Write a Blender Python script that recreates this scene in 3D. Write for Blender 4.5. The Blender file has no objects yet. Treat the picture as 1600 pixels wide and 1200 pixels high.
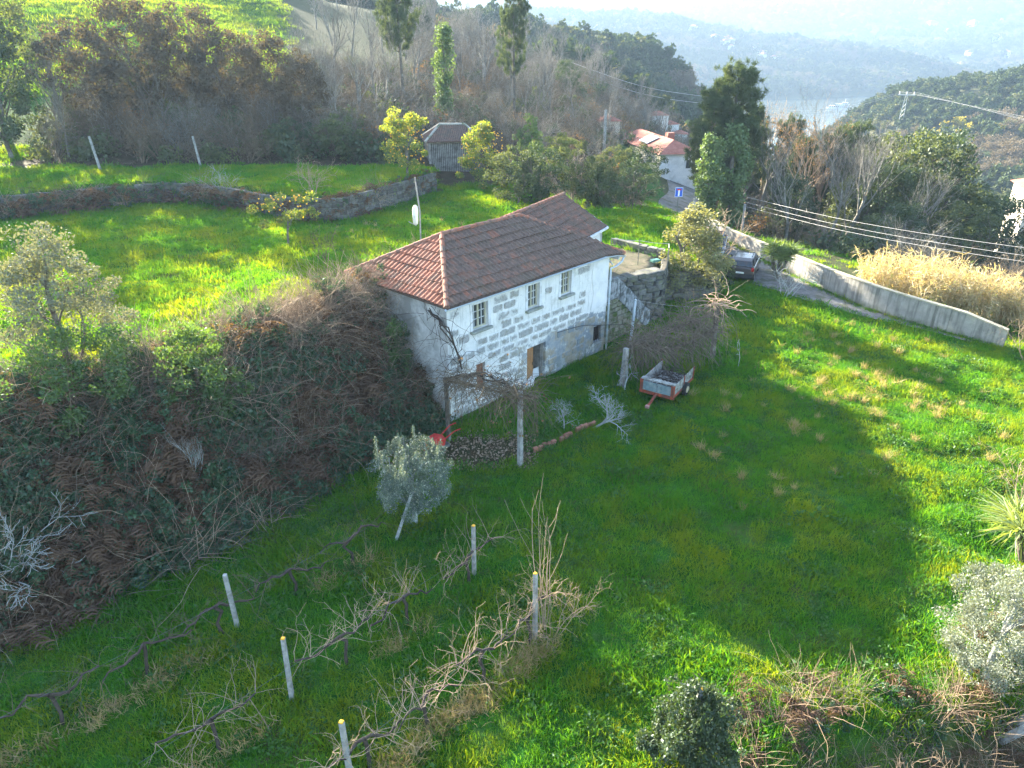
import bpy, bmesh, math, random
import numpy as np
from mathutils import Vector, Matrix, Euler

R = math.radians
scene = bpy.context.scene
COL = scene.collection

# ------------------------------------------------------------------ camera
cam_d = bpy.data.cameras.new('camera')
cam = bpy.data.objects.new('camera', cam_d)
COL.objects.link(cam)
cam.location = (0, 0, 14.0)
cam.rotation_euler = (R(90 - 26), 0, 0)
cam_d.sensor_width = 36.0
cam_d.lens = 36.0 * 1100 / 1600
cam_d.clip_start = 0.1
cam_d.clip_end = 12000
scene.camera = cam

# ------------------------------------------------------------------ sky, sun, exposure
SUN_AZ, SUN_EL = 37.0, 18.5          # degrees left of the view direction (+Y), elevation
world = bpy.data.worlds.new('World')
scene.world = world
world.use_nodes = True
wn = world.node_tree
sky = wn.nodes.new('ShaderNodeTexSky')
sky.sky_type = 'NISHITA'
sky.sun_disc = False
sky.sun_elevation = R(SUN_EL)
sky.sun_rotation = R(-SUN_AZ)
sky.air_density = 1.0
sky.dust_density = 1.5
wn.nodes['Background'].inputs['Strength'].default_value = 0.080
wn.links.new(sky.outputs[0], wn.nodes['Background'].inputs['Color'])
sun_d = bpy.data.lights.new('sun', 'SUN')
sun_d.energy = 5.0
sun_d.angle = R(0.6)
sun_d.color = (1.0, 0.90, 0.72)
sun = bpy.data.objects.new('sun', sun_d)
COL.objects.link(sun)
to_sun = Vector((-math.sin(R(SUN_AZ)) * math.cos(R(SUN_EL)), math.cos(R(SUN_AZ)) * math.cos(R(SUN_EL)), math.sin(R(SUN_EL))))
sun.rotation_euler = to_sun.to_track_quat('Z', 'Y').to_euler()
vs = scene.view_settings
vs.view_transform = 'Standard'
vs.look = 'None'
vs.gamma = 1.0
vs.use_curve_mapping = False
vs.exposure = 3.5
HAZE_DENSITY = 0.00047
scene.render.engine = 'CYCLES'
scene.cycles.use_denoising = True
scene.cycles.max_bounces = 4
scene.cycles.diffuse_bounces = 2
scene.cycles.transmission_bounces = 2
scene.cycles.glossy_bounces = 1
scene.cycles.use_adaptive_sampling = True
scene.cycles.adaptive_threshold = 0.02
scene.cycles.transparent_max_bounces = 6
scene.cycles.volume_bounces = 0

# ------------------------------------------------------------------ TERRAIN-BEGIN
def sstep(a, b, x):
    t = np.clip((x - a) / (b - a), 0, 1)
    return t * t * (3 - 2 * t)

def fbm(x, y, f, seed=0, octs=3):
    rs = np.random.RandomState(seed)
    o = 0.0
    a = 1.0
    for k in range(octs):
        for _ in range(3):
            th = rs.uniform(0, 6.283)
            ph = rs.uniform(0, 6.283)
            ff = f * rs.uniform(.7, 1.4)
            o = o + a * np.sin((x * math.cos(th) + y * math.sin(th)) * ff * 6.283 + ph + 1.3 * np.sin((x * math.sin(th) - y * math.cos(th)) * ff * 3.9 + ph * 2)) / 3
        a *= .5
        f *= 2.1
    return o

def sdist(px, py, poly):
    """signed distance to an open polyline, positive on its left side"""
    best = np.full(np.shape(px), 1e9)
    sg = np.ones(np.shape(px))
    par = np.zeros(np.shape(px))
    acc = 0.0
    n = len(poly) - 1
    for i in range(n):
        ax, ay = poly[i]
        bx, by = poly[i + 1]
        dx, dy = bx - ax, by - ay
        L2 = dx * dx + dy * dy
        t = ((px - ax) * dx + (py - ay) * dy) / L2
        tc = np.clip(t, 0, 1)
        qx, qy = ax + tc * dx, ay + tc * dy
        d = np.hypot(px - qx, py - qy)
        cr = dx * (py - ay) - dy * (px - ax)
        m = d < best - 1e-9
        best = np.where(m, d, best)
        sg = np.where(m, np.where(cr >= 0, 1.0, -1.0), sg)
    return best * sg

# foot of the bank between the lower lawn and the terrace (terrace lies on its left)
EDGE = [(-60, -30), (-26, 1), (-13.4, 13.7), (-11.1, 15.8), (-8.7, 18.0), (-6.8, 20.7), (-4.9, 22.9), (-3.4, 24.6), (-2.3, 26.2), (0.5, 30.2), (3.6, 34.2), (8.3, 37.4),
        (8.9, 40.0), (11.6, 41.0), (12.9, 42.6), (13.6, 48.0), (13.6, 54.0), (14.0, 62.0), (18, 90)]
# foot of the upper terrace's retaining wall
WALL2 = [(-80, 44), (-34.8, 47.9), (-31.6, 49.9), (-25.3, 53.2), (-19.8, 51.0), (-14.9, 47.4), (-11.5, 47.0), (-9.2, 51.0), (-6.1, 56.9), (-6.6, 66.0), (-8, 100)]
ROADWALL = [(13.5, 90), (15.2, 66), (16.2, 59), (16.8, 53.8), (17.8, 49.7), (18.7, 45.2), (20.5, 39.3), (22.8, 35.5), (24.6, 33.2), (34, 24), (60, 0)]
LOWEDGE = [(-6, 4.6), (0, 8.4), (2.7, 9.9), (4.7, 10.7), (6.8, 11.7), (10.6, 12.3), (13.4, 14.4), (17.0, 17.4), (22, 20), (40, 24)]

def itab(x, xs, ys):
    return np.interp(x, xs, ys)

def hill_r(x, y):
    """distance used by the left hill: its foot runs across, not round the camera"""
    return np.where(x < 0, np.hypot(y, .22 * x) + 1.0, np.hypot(x, y))

def z_far(x, y):
    r = np.hypot(x, y)
    ra = hill_r(x, y)
    th = np.degrees(np.arctan2(x, y))
    # the hill on the left and the plateau running on behind the house
    g = itab(th, [-60, -40, -30, -20, -12, -5, 0, 5, 9, 12, 15, 18, 22, 40], [.34, .32, .30, .24, .15, .09, .07, .045, -.01, -.06, -.09, -.13, -.18, -.22])
    z0 = itab(th, [-60, -10, 0, 6, 12, 15, 18, 25, 35, 60], [5.0, 4.6, 3.2, 2.6, 0.6, -.3, -1.2, -2.6, -4.5, -8])
    rr = np.minimum(ra, 185)
    a = z0 + g * (rr - 62) - .28 * np.maximum(ra - 185, 0)
    # wooded spur
    c2 = itab(th, [-60, -15, 0, 5, 9.5, 12.5, 14.3, 15.6, 17, 30], [40, 30, 17, 13, 8, 0, -9, -26, -60, -80])
    b = c2 - .30 * np.maximum(285 - r, 0) - .4 * np.maximum(r - 300, 0)
    # hill on the right beyond the river's near bank
    c3 = itab(th, [12, 18, 22, 24.5, 27, 33, 45, 70], [-80, -66, -42, -25, -12, -4, 6, 10])
    c = c3 - .21 * np.maximum(450 - r, 0) - .3 * np.maximum(r - 480, 0)
    # the ridge across the river
    c4 = itab(th, [-60, 0, 8, 15, 20, 26, 29, 34, 60], [60, 60, 58, 32, 14, -12, -24, -45, -45]) + 9 * fbm(x, y, 1 / 420., 5)
    d = c4 - .22 * np.maximum(1500 - r, 0) - .12 * np.maximum(r - 1560, 0)
    # the far mountains
    e = -50 + 225 * sstep(1600, 3600, r) + (20 * fbm(x, y, 1 / 700., 9) + 5 * fbm(x, y, 1 / 200., 10)) * sstep(1500, 2200, r)
    e = np.where(r < 1500, -70, e)
    z = np.maximum(np.maximum(a, b), np.maximum(c, np.maximum(d, e)))
    z = np.maximum(z, -64)
    z = z + sstep(80, 200, r) * 2.0 * fbm(x, y, 1 / 60., 3) * (z > -60)
    return np.maximum(z, -64)

def z_near(x, y):
    s = sdist(x, y, EDGE)
    w = np.where(x < -2.0, 4.2, 0.6)
    T1 = 3.2 - .6 * sstep(-2, 5, x) - 1.0 * sstep(8.6, 10.5, x) * sstep(60, 45, y) - 1.4 * sstep(50, 62, y) * sstep(0, 8, x)
    z = T1 * sstep(0, w, s)
    s2 = sdist(x, y, WALL2)
    T2 = 1.5 + .02 * np.clip(s2, 0, 20)
    z = z + np.where(s > 0, T2 * sstep(0.0, 0.35, s2), 0)
    s3 = sdist(x, y, ROADWALL)
    z = z - .13 * np.maximum(s3 - 0.5, 0) * np.where(s < 0, 1, 0)
    s4 = sdist(x, y, LOWEDGE)
    z = z - 1.7 * sstep(0.2, 2.4, -s4) * np.where(y < 30, 1, 0)
    lawn = .10 * fbm(x, y, 1 / 9., 21) + .04 * fbm(x, y, 1 / 2.5, 22)
    return z + lawn * sstep(0, 3, np.abs(s)) * np.where((s3 > -4.5) & (s < 0), .25, 1)

def zt(x, y):
    x = np.asarray(x, float)
    y = np.asarray(y, float)
    r = np.hypot(x, y)
    k = sstep(58, 68, hill_r(x, y)) * (y > 0)
    zn = z_near(x, y)
    zf = z_far(x, np.maximum(y, 1))
    k2 = np.where(y <= 20, sstep(60, 90, r), k)
    return zn * (1 - k2) + zf * k2
# ------------------------------------------------------------------ TERRAIN-END
def gz(x, y):
    return float(zt(np.array([x]), np.array([y]))[0])

# ------------------------------------------------------------------ helpers
def put(o, parent=None, label=None, cat=None, group=None, kind=None):
    COL.objects.link(o)
    if parent is not None:
        o.parent = parent
    if label:
        o['label'] = label
    if cat:
        o['category'] = cat
    if group:
        o['group'] = group
    if kind or cat:
        o['kind'] = kind or 'thing'
    return o

def empty(name, loc=(0, 0, 0), rz=0.0, label=None, cat=None, group=None, parent=None):
    o = bpy.data.objects.new(name, None)
    o.empty_display_size = .2
    o.location = loc
    o.rotation_euler = (0, 0, rz)
    return put(o, parent, label, cat, group)

def copy_tree(o, parent=None):
    c = o.copy()
    COL.objects.link(c)
    if parent is not None:
        c.parent = parent
        c.matrix_parent_inverse = o.matrix_parent_inverse.copy()
    for ch in list(o.children):
        copy_tree(ch, c)
    return c

def mesh_np(name, V, F, smooth=False, mat=None):
    """uniform polygons, fast"""
    V = np.ascontiguousarray(V, np.float32)
    F = np.ascontiguousarray(F, np.int32)
    me = bpy.data.meshes.new(name)
    k = F.shape[1]
    me.vertices.add(len(V))
    me.vertices.foreach_set('co', V.ravel())
    me.loops.add(F.size)
    me.loops.foreach_set('vertex_index', F.ravel())
    me.polygons.add(len(F))
    me.polygons.foreach_set('loop_start', np.arange(0, F.size, k, dtype=np.int32))
    me.polygons.foreach_set('loop_total', np.full(len(F), k, np.int32))
    if smooth:
        me.polygons.foreach_set('use_smooth', np.ones(len(F), bool))
    me.update(calc_edges=True)
    if mat:
        me.materials.append(mat)
    return me

class MB:
    """collects shapes of one mesh"""
    def __init__(self):
        self.v = []
        self.f = []

    def add(self, vs, fs):
        b = len(self.v)
        self.v.extend([tuple(map(float, p)) for p in vs])
        self.f.extend([tuple(i + b for i in f) for f in fs])
        return self

    def box(self, c, s, rz=0.0, rx=0.0, ry=0.0, taper=1.0):
        hx, hy, hz = s[0] / 2, s[1] / 2, s[2] / 2
        m = Euler((rx, ry, rz)).to_matrix()
        vs = []
        for z in (-1, 1):
            t = taper if z > 0 else 1.0
            for x, y in ((-1, -1), (1, -1), (1, 1), (-1, 1)):
                vs.append(Vector(c) + m @ Vector((x * hx * t, y * hy * t, z * hz)))
        return self.add(vs, [(0, 3, 2, 1), (4, 5, 6, 7), (0, 1, 5, 4), (1, 2, 6, 5), (2, 3, 7, 6), (3, 0, 4, 7)])

    def tube(self, pts, r, n=6, cap=True):
        V, F = tube_np(np.array(pts, float), np.broadcast_to(np.array(r, float), (len(pts),)), n)
        b = len(self.v)
        self.add(V, F)
        if cap:
            m = len(pts)
            self.f.append(tuple(b + i for i in reversed(range(n))))
            self.f.append(tuple(b + (m - 1) * n + i for i in range(n)))
        return self

    def poly(self, pts):
        return self.add(pts, [tuple(range(len(pts)))])

    def prism(self, pts, d):
        """polygon pts extruded by vector d"""
        n = len(pts)
        d = Vector(d)
        vs = [Vector(p) for p in pts] + [Vector(p) + d for p in pts]
        fs = [tuple(reversed(range(n))), tuple(range(n, 2 * n))]
        fs += [(i, (i + 1) % n, n + (i + 1) % n, n + i) for i in range(n)]
        return self.add(vs, fs)

    def mesh(self, name, mat, smooth=False):
        me = bpy.data.meshes.new(name)
        me.from_pydata(self.v, [], self.f)
        if mat:
            me.materials.append(mat)
        if smooth:
            me.polygons.foreach_set('use_smooth', [True] * len(me.polygons))
        me.update()
        return me

    def build(self, name, mat, parent=None, smooth=False, bevel=0.0, **kw):
        o = bpy.data.objects.new(name, self.mesh(name, mat, smooth))
        put(o, parent, kw.get('label'), kw.get('cat'), kw.get('group'), kw.get('kind'))
        if bevel:
            b = o.modifiers.new('b', 'BEVEL')
            b.width = bevel
            b.segments = 2
            b.limit_method = 'ANGLE'
        return o

def tube_np(P, rad, n):
    m = len(P)
    T = np.empty_like(P)
    T[1:-1] = P[2:] - P[:-2]
    T[0] = P[1] - P[0]
    T[-1] = P[-1] - P[-2]
    T /= np.linalg.norm(T, axis=1)[:, None] + 1e-9
    ref = np.array([0, 0, 1.0]) if abs(T[:, 2]).max() < .9 else np.array([0.9, .43, 0.05])
    A = np.cross(T, ref)
    A /= np.linalg.norm(A, axis=1)[:, None] + 1e-9
    B = np.cross(T, A)
    an = np.arange(n) * 2 * math.pi / n
    V = P[:, None, :] + rad[:, None, None] * (A[:, None, :] * np.cos(an)[None, :, None] + B[:, None, :] * np.sin(an)[None, :, None])
    i = np.arange(n)
    j = (i + 1) % n
    F = np.concatenate([np.stack([k * n + i, k * n + j, (k + 1) * n + j, (k + 1) * n + i], 1) for k in range(m - 1)])
    return V.reshape(-1, 3), F

def lines_mesh(lines):
    Vs, Fs, b = [], [], 0
    for P, rad, n in lines:
        V, F = tube_np(np.asarray(P, float), np.asarray(rad, float), n)
        Vs.append(V)
        Fs.append(F + b)
        b += len(V)
    return np.concatenate(Vs), np.concatenate(Fs)

# ------------------------------------------------------------------ materials
def _n(nt, t, **kw):
    n = nt.nodes.new(t)
    for k, v in kw.items():
        if k in n.inputs.keys() if hasattr(n.inputs, 'keys') else False:
            n.inputs[k].default_value = v
        else:
            setattr(n, k, v)
    return n

def rgba(c):
    return (c[0], c[1], c[2], 1.0)

def coords(nt, kind='Object', rnd=True):
    tc = nt.nodes.new('ShaderNodeTexCoord')
    if kind == 'World':
        g = nt.nodes.new('ShaderNodeNewGeometry')
        return g.outputs['Position']
    out = tc.outputs[kind]
    if rnd:
        oi = nt.nodes.new('ShaderNodeObjectInfo')
        mu = nt.nodes.new('ShaderNodeMath')
        mu.operation = 'MULTIPLY'
        mu.inputs[1].default_value = 57.0
        nt.links.new(oi.outputs['Random'], mu.inputs[0])
        va = nt.nodes.new('ShaderNodeVectorMath')
        va.operation = 'ADD'
        nt.links.new(out, va.inputs[0])
        nt.links.new(mu.outputs[0], va.inputs[1])
        out = va.outputs[0]
    return out

def noise(nt, vec, scale, detail=4, rough=.55, lo=.35, hi=.65):
    n = nt.nodes.new('ShaderNodeTexNoise')
    n.inputs['Scale'].default_value = scale
    n.inputs['Detail'].default_value = detail
    n.inputs['Roughness'].default_value = rough
    nt.links.new(vec, n.inputs['Vector'])
    m = nt.nodes.new('ShaderNodeMapRange')
    m.inputs['From Min'].default_value = lo
    m.inputs['From Max'].default_value = hi
    nt.links.new(n.outputs['Fac'], m.inputs['Value'])
    return m.outputs[0]

def mix(nt, fac, a, b, mode='MIX'):
    m = nt.nodes.new('ShaderNodeMix')
    m.data_type = 'RGBA'
    m.blend_type = mode
    for sock, v in ((m.inputs['Factor'], fac), (m.inputs['A'], a), (m.inputs['B'], b)):
        if isinstance(v, (int, float)):
            sock.default_value = v
        elif isinstance(v, tuple):
            sock.default_value = rgba(v)
        else:
            nt.links.new(v, sock)
    # colour sockets share names with float ones; pick the RGBA ones
    return m.outputs['Result']

def mixc(nt, fac, a, b, mode='MIX'):
    m = nt.nodes.new('ShaderNodeMixRGB')
    m.blend_type = mode
    for sock, v in ((m.inputs[0], fac), (m.inputs[1], a), (m.inputs[2], b)):
        if isinstance(v, (int, float)):
            sock.default_value = v
        elif isinstance(v, tuple):
            sock.default_value = rgba(v)
        else:
            nt.links.new(v, sock)
    return m.outputs[0]

def mth(nt, op, a, b=0.0, clamp=False):
    m = nt.nodes.new('ShaderNodeMath')
    m.operation = op
    m.use_clamp = clamp
    for sock, v in ((m.inputs[0], a), (m.inputs[1], b)):
        if isinstance(v, (int, float)):
            sock.default_value = v
        else:
            nt.links.new(v, sock)
    return m.outputs[0]

def new_mat(name):
    m = bpy.data.materials.new(name)
    m.use_nodes = True
    return m, m.node_tree, m.node_tree.nodes['Principled BSDF']

def bump(nt, bsdf, h, strength=.4, dist=.02):
    b = nt.nodes.new('ShaderNodeBump')
    b.inputs['Strength'].default_value = strength
    b.inputs['Distance'].default_value = dist
    nt.links.new(h, b.inputs['Height'])
    nt.links.new(b.outputs[0], bsdf.inputs['Normal'])

def mat_noise(name, c1, c2, scale=3.0, rough=.85, lo=.35, hi=.65, c3=None, s3=.8, bmp=0.0, bscale=40, kind='Object', rnd=0.0, spec=.25, metal=0.0, l3=.5, h3=.68):
    m, nt, bs = new_mat(name)
    v = coords(nt, kind, kind != 'World')
    f = noise(nt, v, scale, 5, .6, lo, hi)
    c = mixc(nt, f, c1, c2)
    if c3:
        c = mixc(nt, noise(nt, v, s3, 5, .65, l3, h3), c, c3)
    if rnd:
        oi = nt.nodes.new('ShaderNodeObjectInfo')
        hs = nt.nodes.new('ShaderNodeHueSaturation')
        nt.links.new(c, hs.inputs['Color'])
        nt.links.new(mth(nt, 'ADD', mth(nt, 'MULTIPLY', oi.outputs['Random'], 2 * rnd), 1 - rnd), hs.inputs['Value'])
        c = hs.outputs[0]
    nt.links.new(c, bs.inputs['Base Color'])
    bs.inputs['Roughness'].default_value = rough
    bs.inputs['Specular IOR Level'].default_value = spec
    bs.inputs['Metallic'].default_value = metal
    if bmp:
        bump(nt, bs, noise(nt, v, bscale, 4, .6, .2, .8), .5, bmp)
    return m

def leaf(name, c1, c2, trans=.35, tcol=1.6, gloss=.03, scale=.9, c3=None, t3=.12, grough=.6, inst=False, c4=None, tr=(1.12, 1.0, .40)):
    """thin leaf: diffuse + translucent + a little sheen; colour drifts over the plant and from plant to plant"""
    m = bpy.data.materials.new(name)
    m.use_nodes = True
    nt = m.node_tree
    nt.nodes.clear()
    v = coords(nt, 'Object', True)
    f = noise(nt, v, scale, 1, .6, .3, .7)
    oi = nt.nodes.new('ShaderNodeObjectInfo')
    f = mth(nt, 'ADD', mth(nt, 'MULTIPLY', f, .65), mth(nt, 'MULTIPLY', oi.outputs['Random'], .35))
    c = mixc(nt, f, c1, c2)
    if c3:
        f3 = noise(nt, v, scale * 9, 1, .5, .72 - t3, .75 - t3)
        c = mixc(nt, f3, c, c3)
    if inst:
        at = nt.nodes.new('ShaderNodeAttribute')
        at.attribute_type = 'INSTANCER'
        at.attribute_name = 'tint'
        c = mixc(nt, at.outputs['Fac'], c, c4 or c2)
    d = nt.nodes.new('ShaderNodeBsdfDiffuse')
    t = nt.nodes.new('ShaderNodeBsdfTranslucent')
    g = nt.nodes.new('ShaderNodeBsdfGlossy')
    g.inputs['Roughness'].default_value = grough
    nt.links.new(c, d.inputs['Color'])
    tc = mixc(nt, 1.0, c, (tcol * tr[0], tcol * tr[1], tcol * tr[2]), 'MULTIPLY')
    nt.links.new(tc, t.inputs['Color'])
    g.inputs['Color'].default_value = (.9, .95, 1, 1)
    m1 = nt.nodes.new('ShaderNodeMixShader')
    m1.inputs[0].default_value = trans
    nt.links.new(d.outputs[0], m1.inputs[1])
    nt.links.new(t.outputs[0], m1.inputs[2])
    m2 = nt.nodes.new('ShaderNodeMixShader')
    m2.inputs[0].default_value = gloss
    nt.links.new(m1.outputs[0], m2.inputs[1])
    nt.links.new(g.outputs[0], m2.inputs[2])
    o = nt.nodes.new('ShaderNodeOutputMaterial')
    nt.links.new(m2.outputs[0], o.inputs[0])
    return m

def plain(name, c, rough=.6, metal=0.0, spec=.4):
    m, nt, bs = new_mat(name)
    bs.inputs['Base Color'].default_value = rgba(c)
    bs.inputs['Roughness'].default_value = rough
    bs.inputs['Metallic'].default_value = metal
    bs.inputs['Specular IOR Level'].default_value = spec
    return m

# ------------------------------------------------------------------ ground and hills
def ground_material():
    m, nt, bs = new_mat('ground_cover')
    v = coords(nt, 'World')
    at = nt.nodes.new('ShaderNodeAttribute')
    at.attribute_name = 'cover'
    sep = nt.nodes.new('ShaderNodeSeparateColor')
    nt.links.new(at.outputs['Color'], sep.inputs[0])
    g = mixc(nt, noise(nt, v, 1.1, 5, .65), (.016, .080, .008), (.030, .120, .011))
    g = mixc(nt, noise(nt, v, .35, 4, .6, .52, .72), g, (.085, .105, .030))
    g = mixc(nt, noise(nt, v, .8, 5, .65, .60, .70), g, (.075, .060, .035))
    b = mixc(nt, noise(nt, v, .9, 5, .7), (.050, .036, .022), (.085, .062, .036))
    b = mixc(nt, noise(nt, v, 2.3, 4, .6, .45, .7), b, (.030, .040, .015))
    far = mixc(nt, noise(nt, v, .012, 5, .65, .42, .58), (.030, .048, .018), (.085, .085, .040))
    far = mixc(nt, noise(nt, v, .03, 4, .6, .55, .68), far, (.10, .13, .035))
    c = mixc(nt, sep.outputs[0], g, b)
    c = mixc(nt, sep.outputs[1], c, far)
    sand = mixc(nt, noise(nt, v, 1.6, 4, .6), (.14, .12, .085), (.09, .09, .055))
    c = mixc(nt, sep.outputs[2], c, sand)
    nt.links.new(c, bs.inputs['Base Color'])
    bs.inputs['Roughness'].default_value = .95
    bs.inputs['Specular IOR Level'].default_value = .1
    bump(nt, bs, noise(nt, v, 6, 5, .7, .2, .8), .6, .06)
    return m

YARD = [(5.0, 34.6), (8.3, 37.4), (8.7, 40.2), (6.6, 42.4), (5.2, 39.6)]

def in_poly(x, y, poly):
    x = np.asarray(x)
    y = np.asarray(y)
    ins = np.zeros(x.shape, bool)
    n = len(poly)
    for i in range(n):
        ax, ay = poly[i]
        bx, by = poly[(i + 1) % n]
        c = ((ay > y) != (by > y)) & (x < (bx - ax) * (y - ay) / (by - ay + 1e-12) + ax)
        ins ^= c
    return ins

def hillfield(x, y):
    """the open green field high on the left hill, 0..1"""
    r = np.hypot(x, y)
    th = np.degrees(np.arctan2(x, y))
    return sstep(84, 89, r + 2.5 * fbm(x, y, 1 / 14., 31) + 14 * sstep(-27, -35, th)) * sstep(150, 140, r) * sstep(-14.5, -17.5, th) * sstep(-44, -37, th)

def cover(x, y):
    s = sdist(x, y, EDGE)
    s2 = sdist(x, y, WALL2)
    s3 = sdist(x, y, ROADWALL)
    s4 = sdist(x, y, LOWEDGE)
    r = np.hypot(x, y)
    brown = sstep(-.2, .4, s) * sstep(5.6, 5.0, s) * (x < -2.2)
    brown = np.maximum(brown, sstep(59.5, 62, hill_r(x, y) + 1.0 * fbm(x, y, .1, 33)) * (y > 20) * (1 - hillfield(x, y)) * (x < 12))
    brown = np.maximum(brown, .75 * sstep(.3, 1.2, s3) * (s < 0) * (y < 90))
    brown = np.maximum(brown, .8 * sstep(.6, 1.6, -s4) * (y < 30))
    dl = np.hypot((x + 1.0) / 2.0, (y - 23.0) / 1.3)
    brown = np.maximum(brown, .9 * sstep(1.15, .8, dl + .2 * fbm(x, y, .5, 35)))
    far = sstep(75, 110, r) * (1 - hillfield(x, y)) * (y > 20)
    yard = in_poly(x, y, YARD).astype(float)
    return brown, far, yard

GROUND = ground_material()

def sheet(name, xs, ys, skip=None):
    X, Y = np.meshgrid(xs, ys)
    Z = zt(X, Y)
    nx, ny = len(xs), len(ys)
    V = np.stack([X.ravel(), Y.ravel(), Z.ravel()], 1)
    i, j = np.meshgrid(np.arange(nx - 1), np.arange(ny - 1))
    a = (j * nx + i).ravel()
    F = np.stack([a, a + 1, a + 1 + nx, a + nx], 1)
    if skip:
        cx = (xs[:-1] + xs[1:]) / 2
        cy = (ys[:-1] + ys[1:]) / 2
        CX, CY = np.meshgrid(cx, cy)
        keep = ~((CX > skip[0]) & (CX < skip[1]) & (CY > skip[2]) & (CY < skip[3])).ravel()
        F = F[keep]
    me = mesh_np(name, V, F, True, GROUND)
    b, f, yd = cover(V[:, 0], V[:, 1])
    ca = me.color_attributes.new('cover', 'FLOAT_COLOR', 'POINT')
    ca.data.foreach_set('color', np.stack([b, f, yd, np.ones(len(b))], 1).astype(np.float32).ravel())
    return me

NX, NY0, NY1 = 72.0, -24.0, 96.0
me = sheet('ground', np.arange(-NX, NX + .01, .4), np.arange(NY0, NY1 + .01, .4))
put(bpy.data.objects.new('ground', me), kind='structure', label='green grass ground of lawn, terraces and vineyard around the farmhouse')
_GZ = np.array([v.co[2] for v in me.vertices], np.float32).reshape(len(np.arange(NY0, NY1 + .01, .4)), -1)
def gz(x, y):
    if -NX < x < NX - .5 and NY0 < y < NY1 - .5:
        u, v = (x + NX) / .4, (y - NY0) / .4
        i, j = int(u), int(v)
        u, v = u - i, v - j
        return float((_GZ[j, i] * (1 - u) + _GZ[j, i + 1] * u) * (1 - v) + (_GZ[j + 1, i] * (1 - u) + _GZ[j + 1, i + 1] * u) * v)
    return float(zt(np.array([x]), np.array([y]))[0])
gx = np.geomspace(NX, 4300, 62)
gy = np.geomspace(NY1, 4100, 120)
xs = np.concatenate([-gx[::-1], np.arange(-NX + 4.8, NX - 1, 4.8), gx])
ys = np.concatenate([[-280, -140, -70], [NY0], np.arange(NY0 + 4.8, NY1 - 1, 4.8), gy])
me = sheet('hills', xs, ys, (-NX, NX, NY0, NY1))
put(bpy.data.objects.new('hills', me), kind='structure', label='hazy wooded hills and far ridges around the river valley')
# river
m, nt, bs = new_mat('river_water')
bs.inputs['Base Color'].default_value = (.10, .12, .10, 1)
bs.inputs['Roughness'].default_value = .12
bump(nt, bs, noise(nt, coords(nt, 'World'), .6, 4, .6, .2, .8), .25, .05)
WATER = m
V = []
for r in np.linspace(470, 1480, 12):
    for a in np.linspace(R(2), R(48), 24):
        V.append((r * math.sin(a), r * math.cos(a), -60.0))
F = [(j * 24 + i, j * 24 + i + 1, (j + 1) * 24 + i + 1, (j + 1) * 24 + i) for j in range(11) for i in range(23)]
put(bpy.data.objects.new('river', mesh_np('river', np.array(V), np.array(F), False, WATER)), kind='structure', label='pale calm river in the valley between the hills')

# lane along the concrete wall
ASPH = mat_noise('lane_asphalt', (.12, .12, .122), (.21, .205, .195), 3.5, .92, c3=(.10, .105, .075), s3=.9, bmp=.02, kind='World', lo=.3, hi=.7, l3=.48, h3=.6)
def concrete_wall_material():
    m, nt, bs = new_mat('wall_concrete')
    v = coords(nt, 'World')
    c = mixc(nt, noise(nt, v, 1.4, 5, .65), (.25, .24, .22), (.38, .365, .335))
    mp = nt.nodes.new('ShaderNodeMapping')
    mp.inputs['Scale'].default_value = (3.5, 3.5, .35)
    nt.links.new(v, mp.inputs['Vector'])
    c = mixc(nt, noise(nt, mp.outputs[0], 1.1, 5, .65, .46, .68), c, (.13, .13, .115))
    c = mixc(nt, noise(nt, v, .55, 5, .7, .54, .66), c, (.42, .39, .32))
    sx = nt.nodes.new('ShaderNodeSeparateXYZ')
    nt.links.new(v, sx.inputs[0])
    low = mth(nt, 'SUBTRACT', 1.0, mth(nt, 'MULTIPLY', sx.outputs['Z'], 2.6, True), True)
    c = mixc(nt, mth(nt, 'MULTIPLY', low, noise(nt, v, 2.2, 5, .7, .35, .6)), c, (.10, .12, .05))
    nt.links.new(c, bs.inputs['Base Color'])
    bs.inputs['Roughness'].default_value = .92
    bs.inputs['Specular IOR Level'].default_value = .2
    bump(nt, bs, noise(nt, v, 16, 5, .7, .2, .8), .6, .02)
    return m
CONC = concrete_wall_material()
LANE_R = [(23.9, 33.7), (22.65, 35.35), (20.3, 39.1), (18.5, 45.1), (17.6, 49.6), (16.6, 53.7), (16.0, 58.8), (17.2, 66), (20.2, 76), (22.4, 88)]
LANE_L = [(23.6, 33.5), (21.9, 35.5), (18.9, 38.2), (16.0, 42.4), (13.9, 45.2), (13.5, 50.0), (12.9, 55), (12.7, 60), (13.9, 67.5), (16.8, 77), (18.8, 88)]
def smooth_poly(P, step=1.0):
    P = np.array(P, float)
    d = np.concatenate([[0], np.cumsum(np.hypot(*np.diff(P, axis=0).T[:2]))])
    # Catmull-Rom through the points
    out = []
    n = len(P)
    for i in range(n - 1):
        p0, p1, p2, p3 = P[max(i - 1, 0)], P[i], P[i + 1], P[min(i + 2, n - 1)]
        m = max(2, int((d[i + 1] - d[i]) / step))
        for k in range(m):
            t = k / m
            out.append(.5 * ((2 * p1) + (-p0 + p2) * t + (2 * p0 - 5 * p1 + 4 * p2 - p3) * t * t + (-p0 + 3 * p1 - 3 * p2 + p3) * t ** 3))
    out.append(P[-1])
    return np.array(out)

def offsets(P):
    T = np.gradient(P, axis=0)
    T /= np.linalg.norm(T, axis=1)[:, None]
    return np.stack([-T[:, 1], T[:, 0]], 1)

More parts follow.
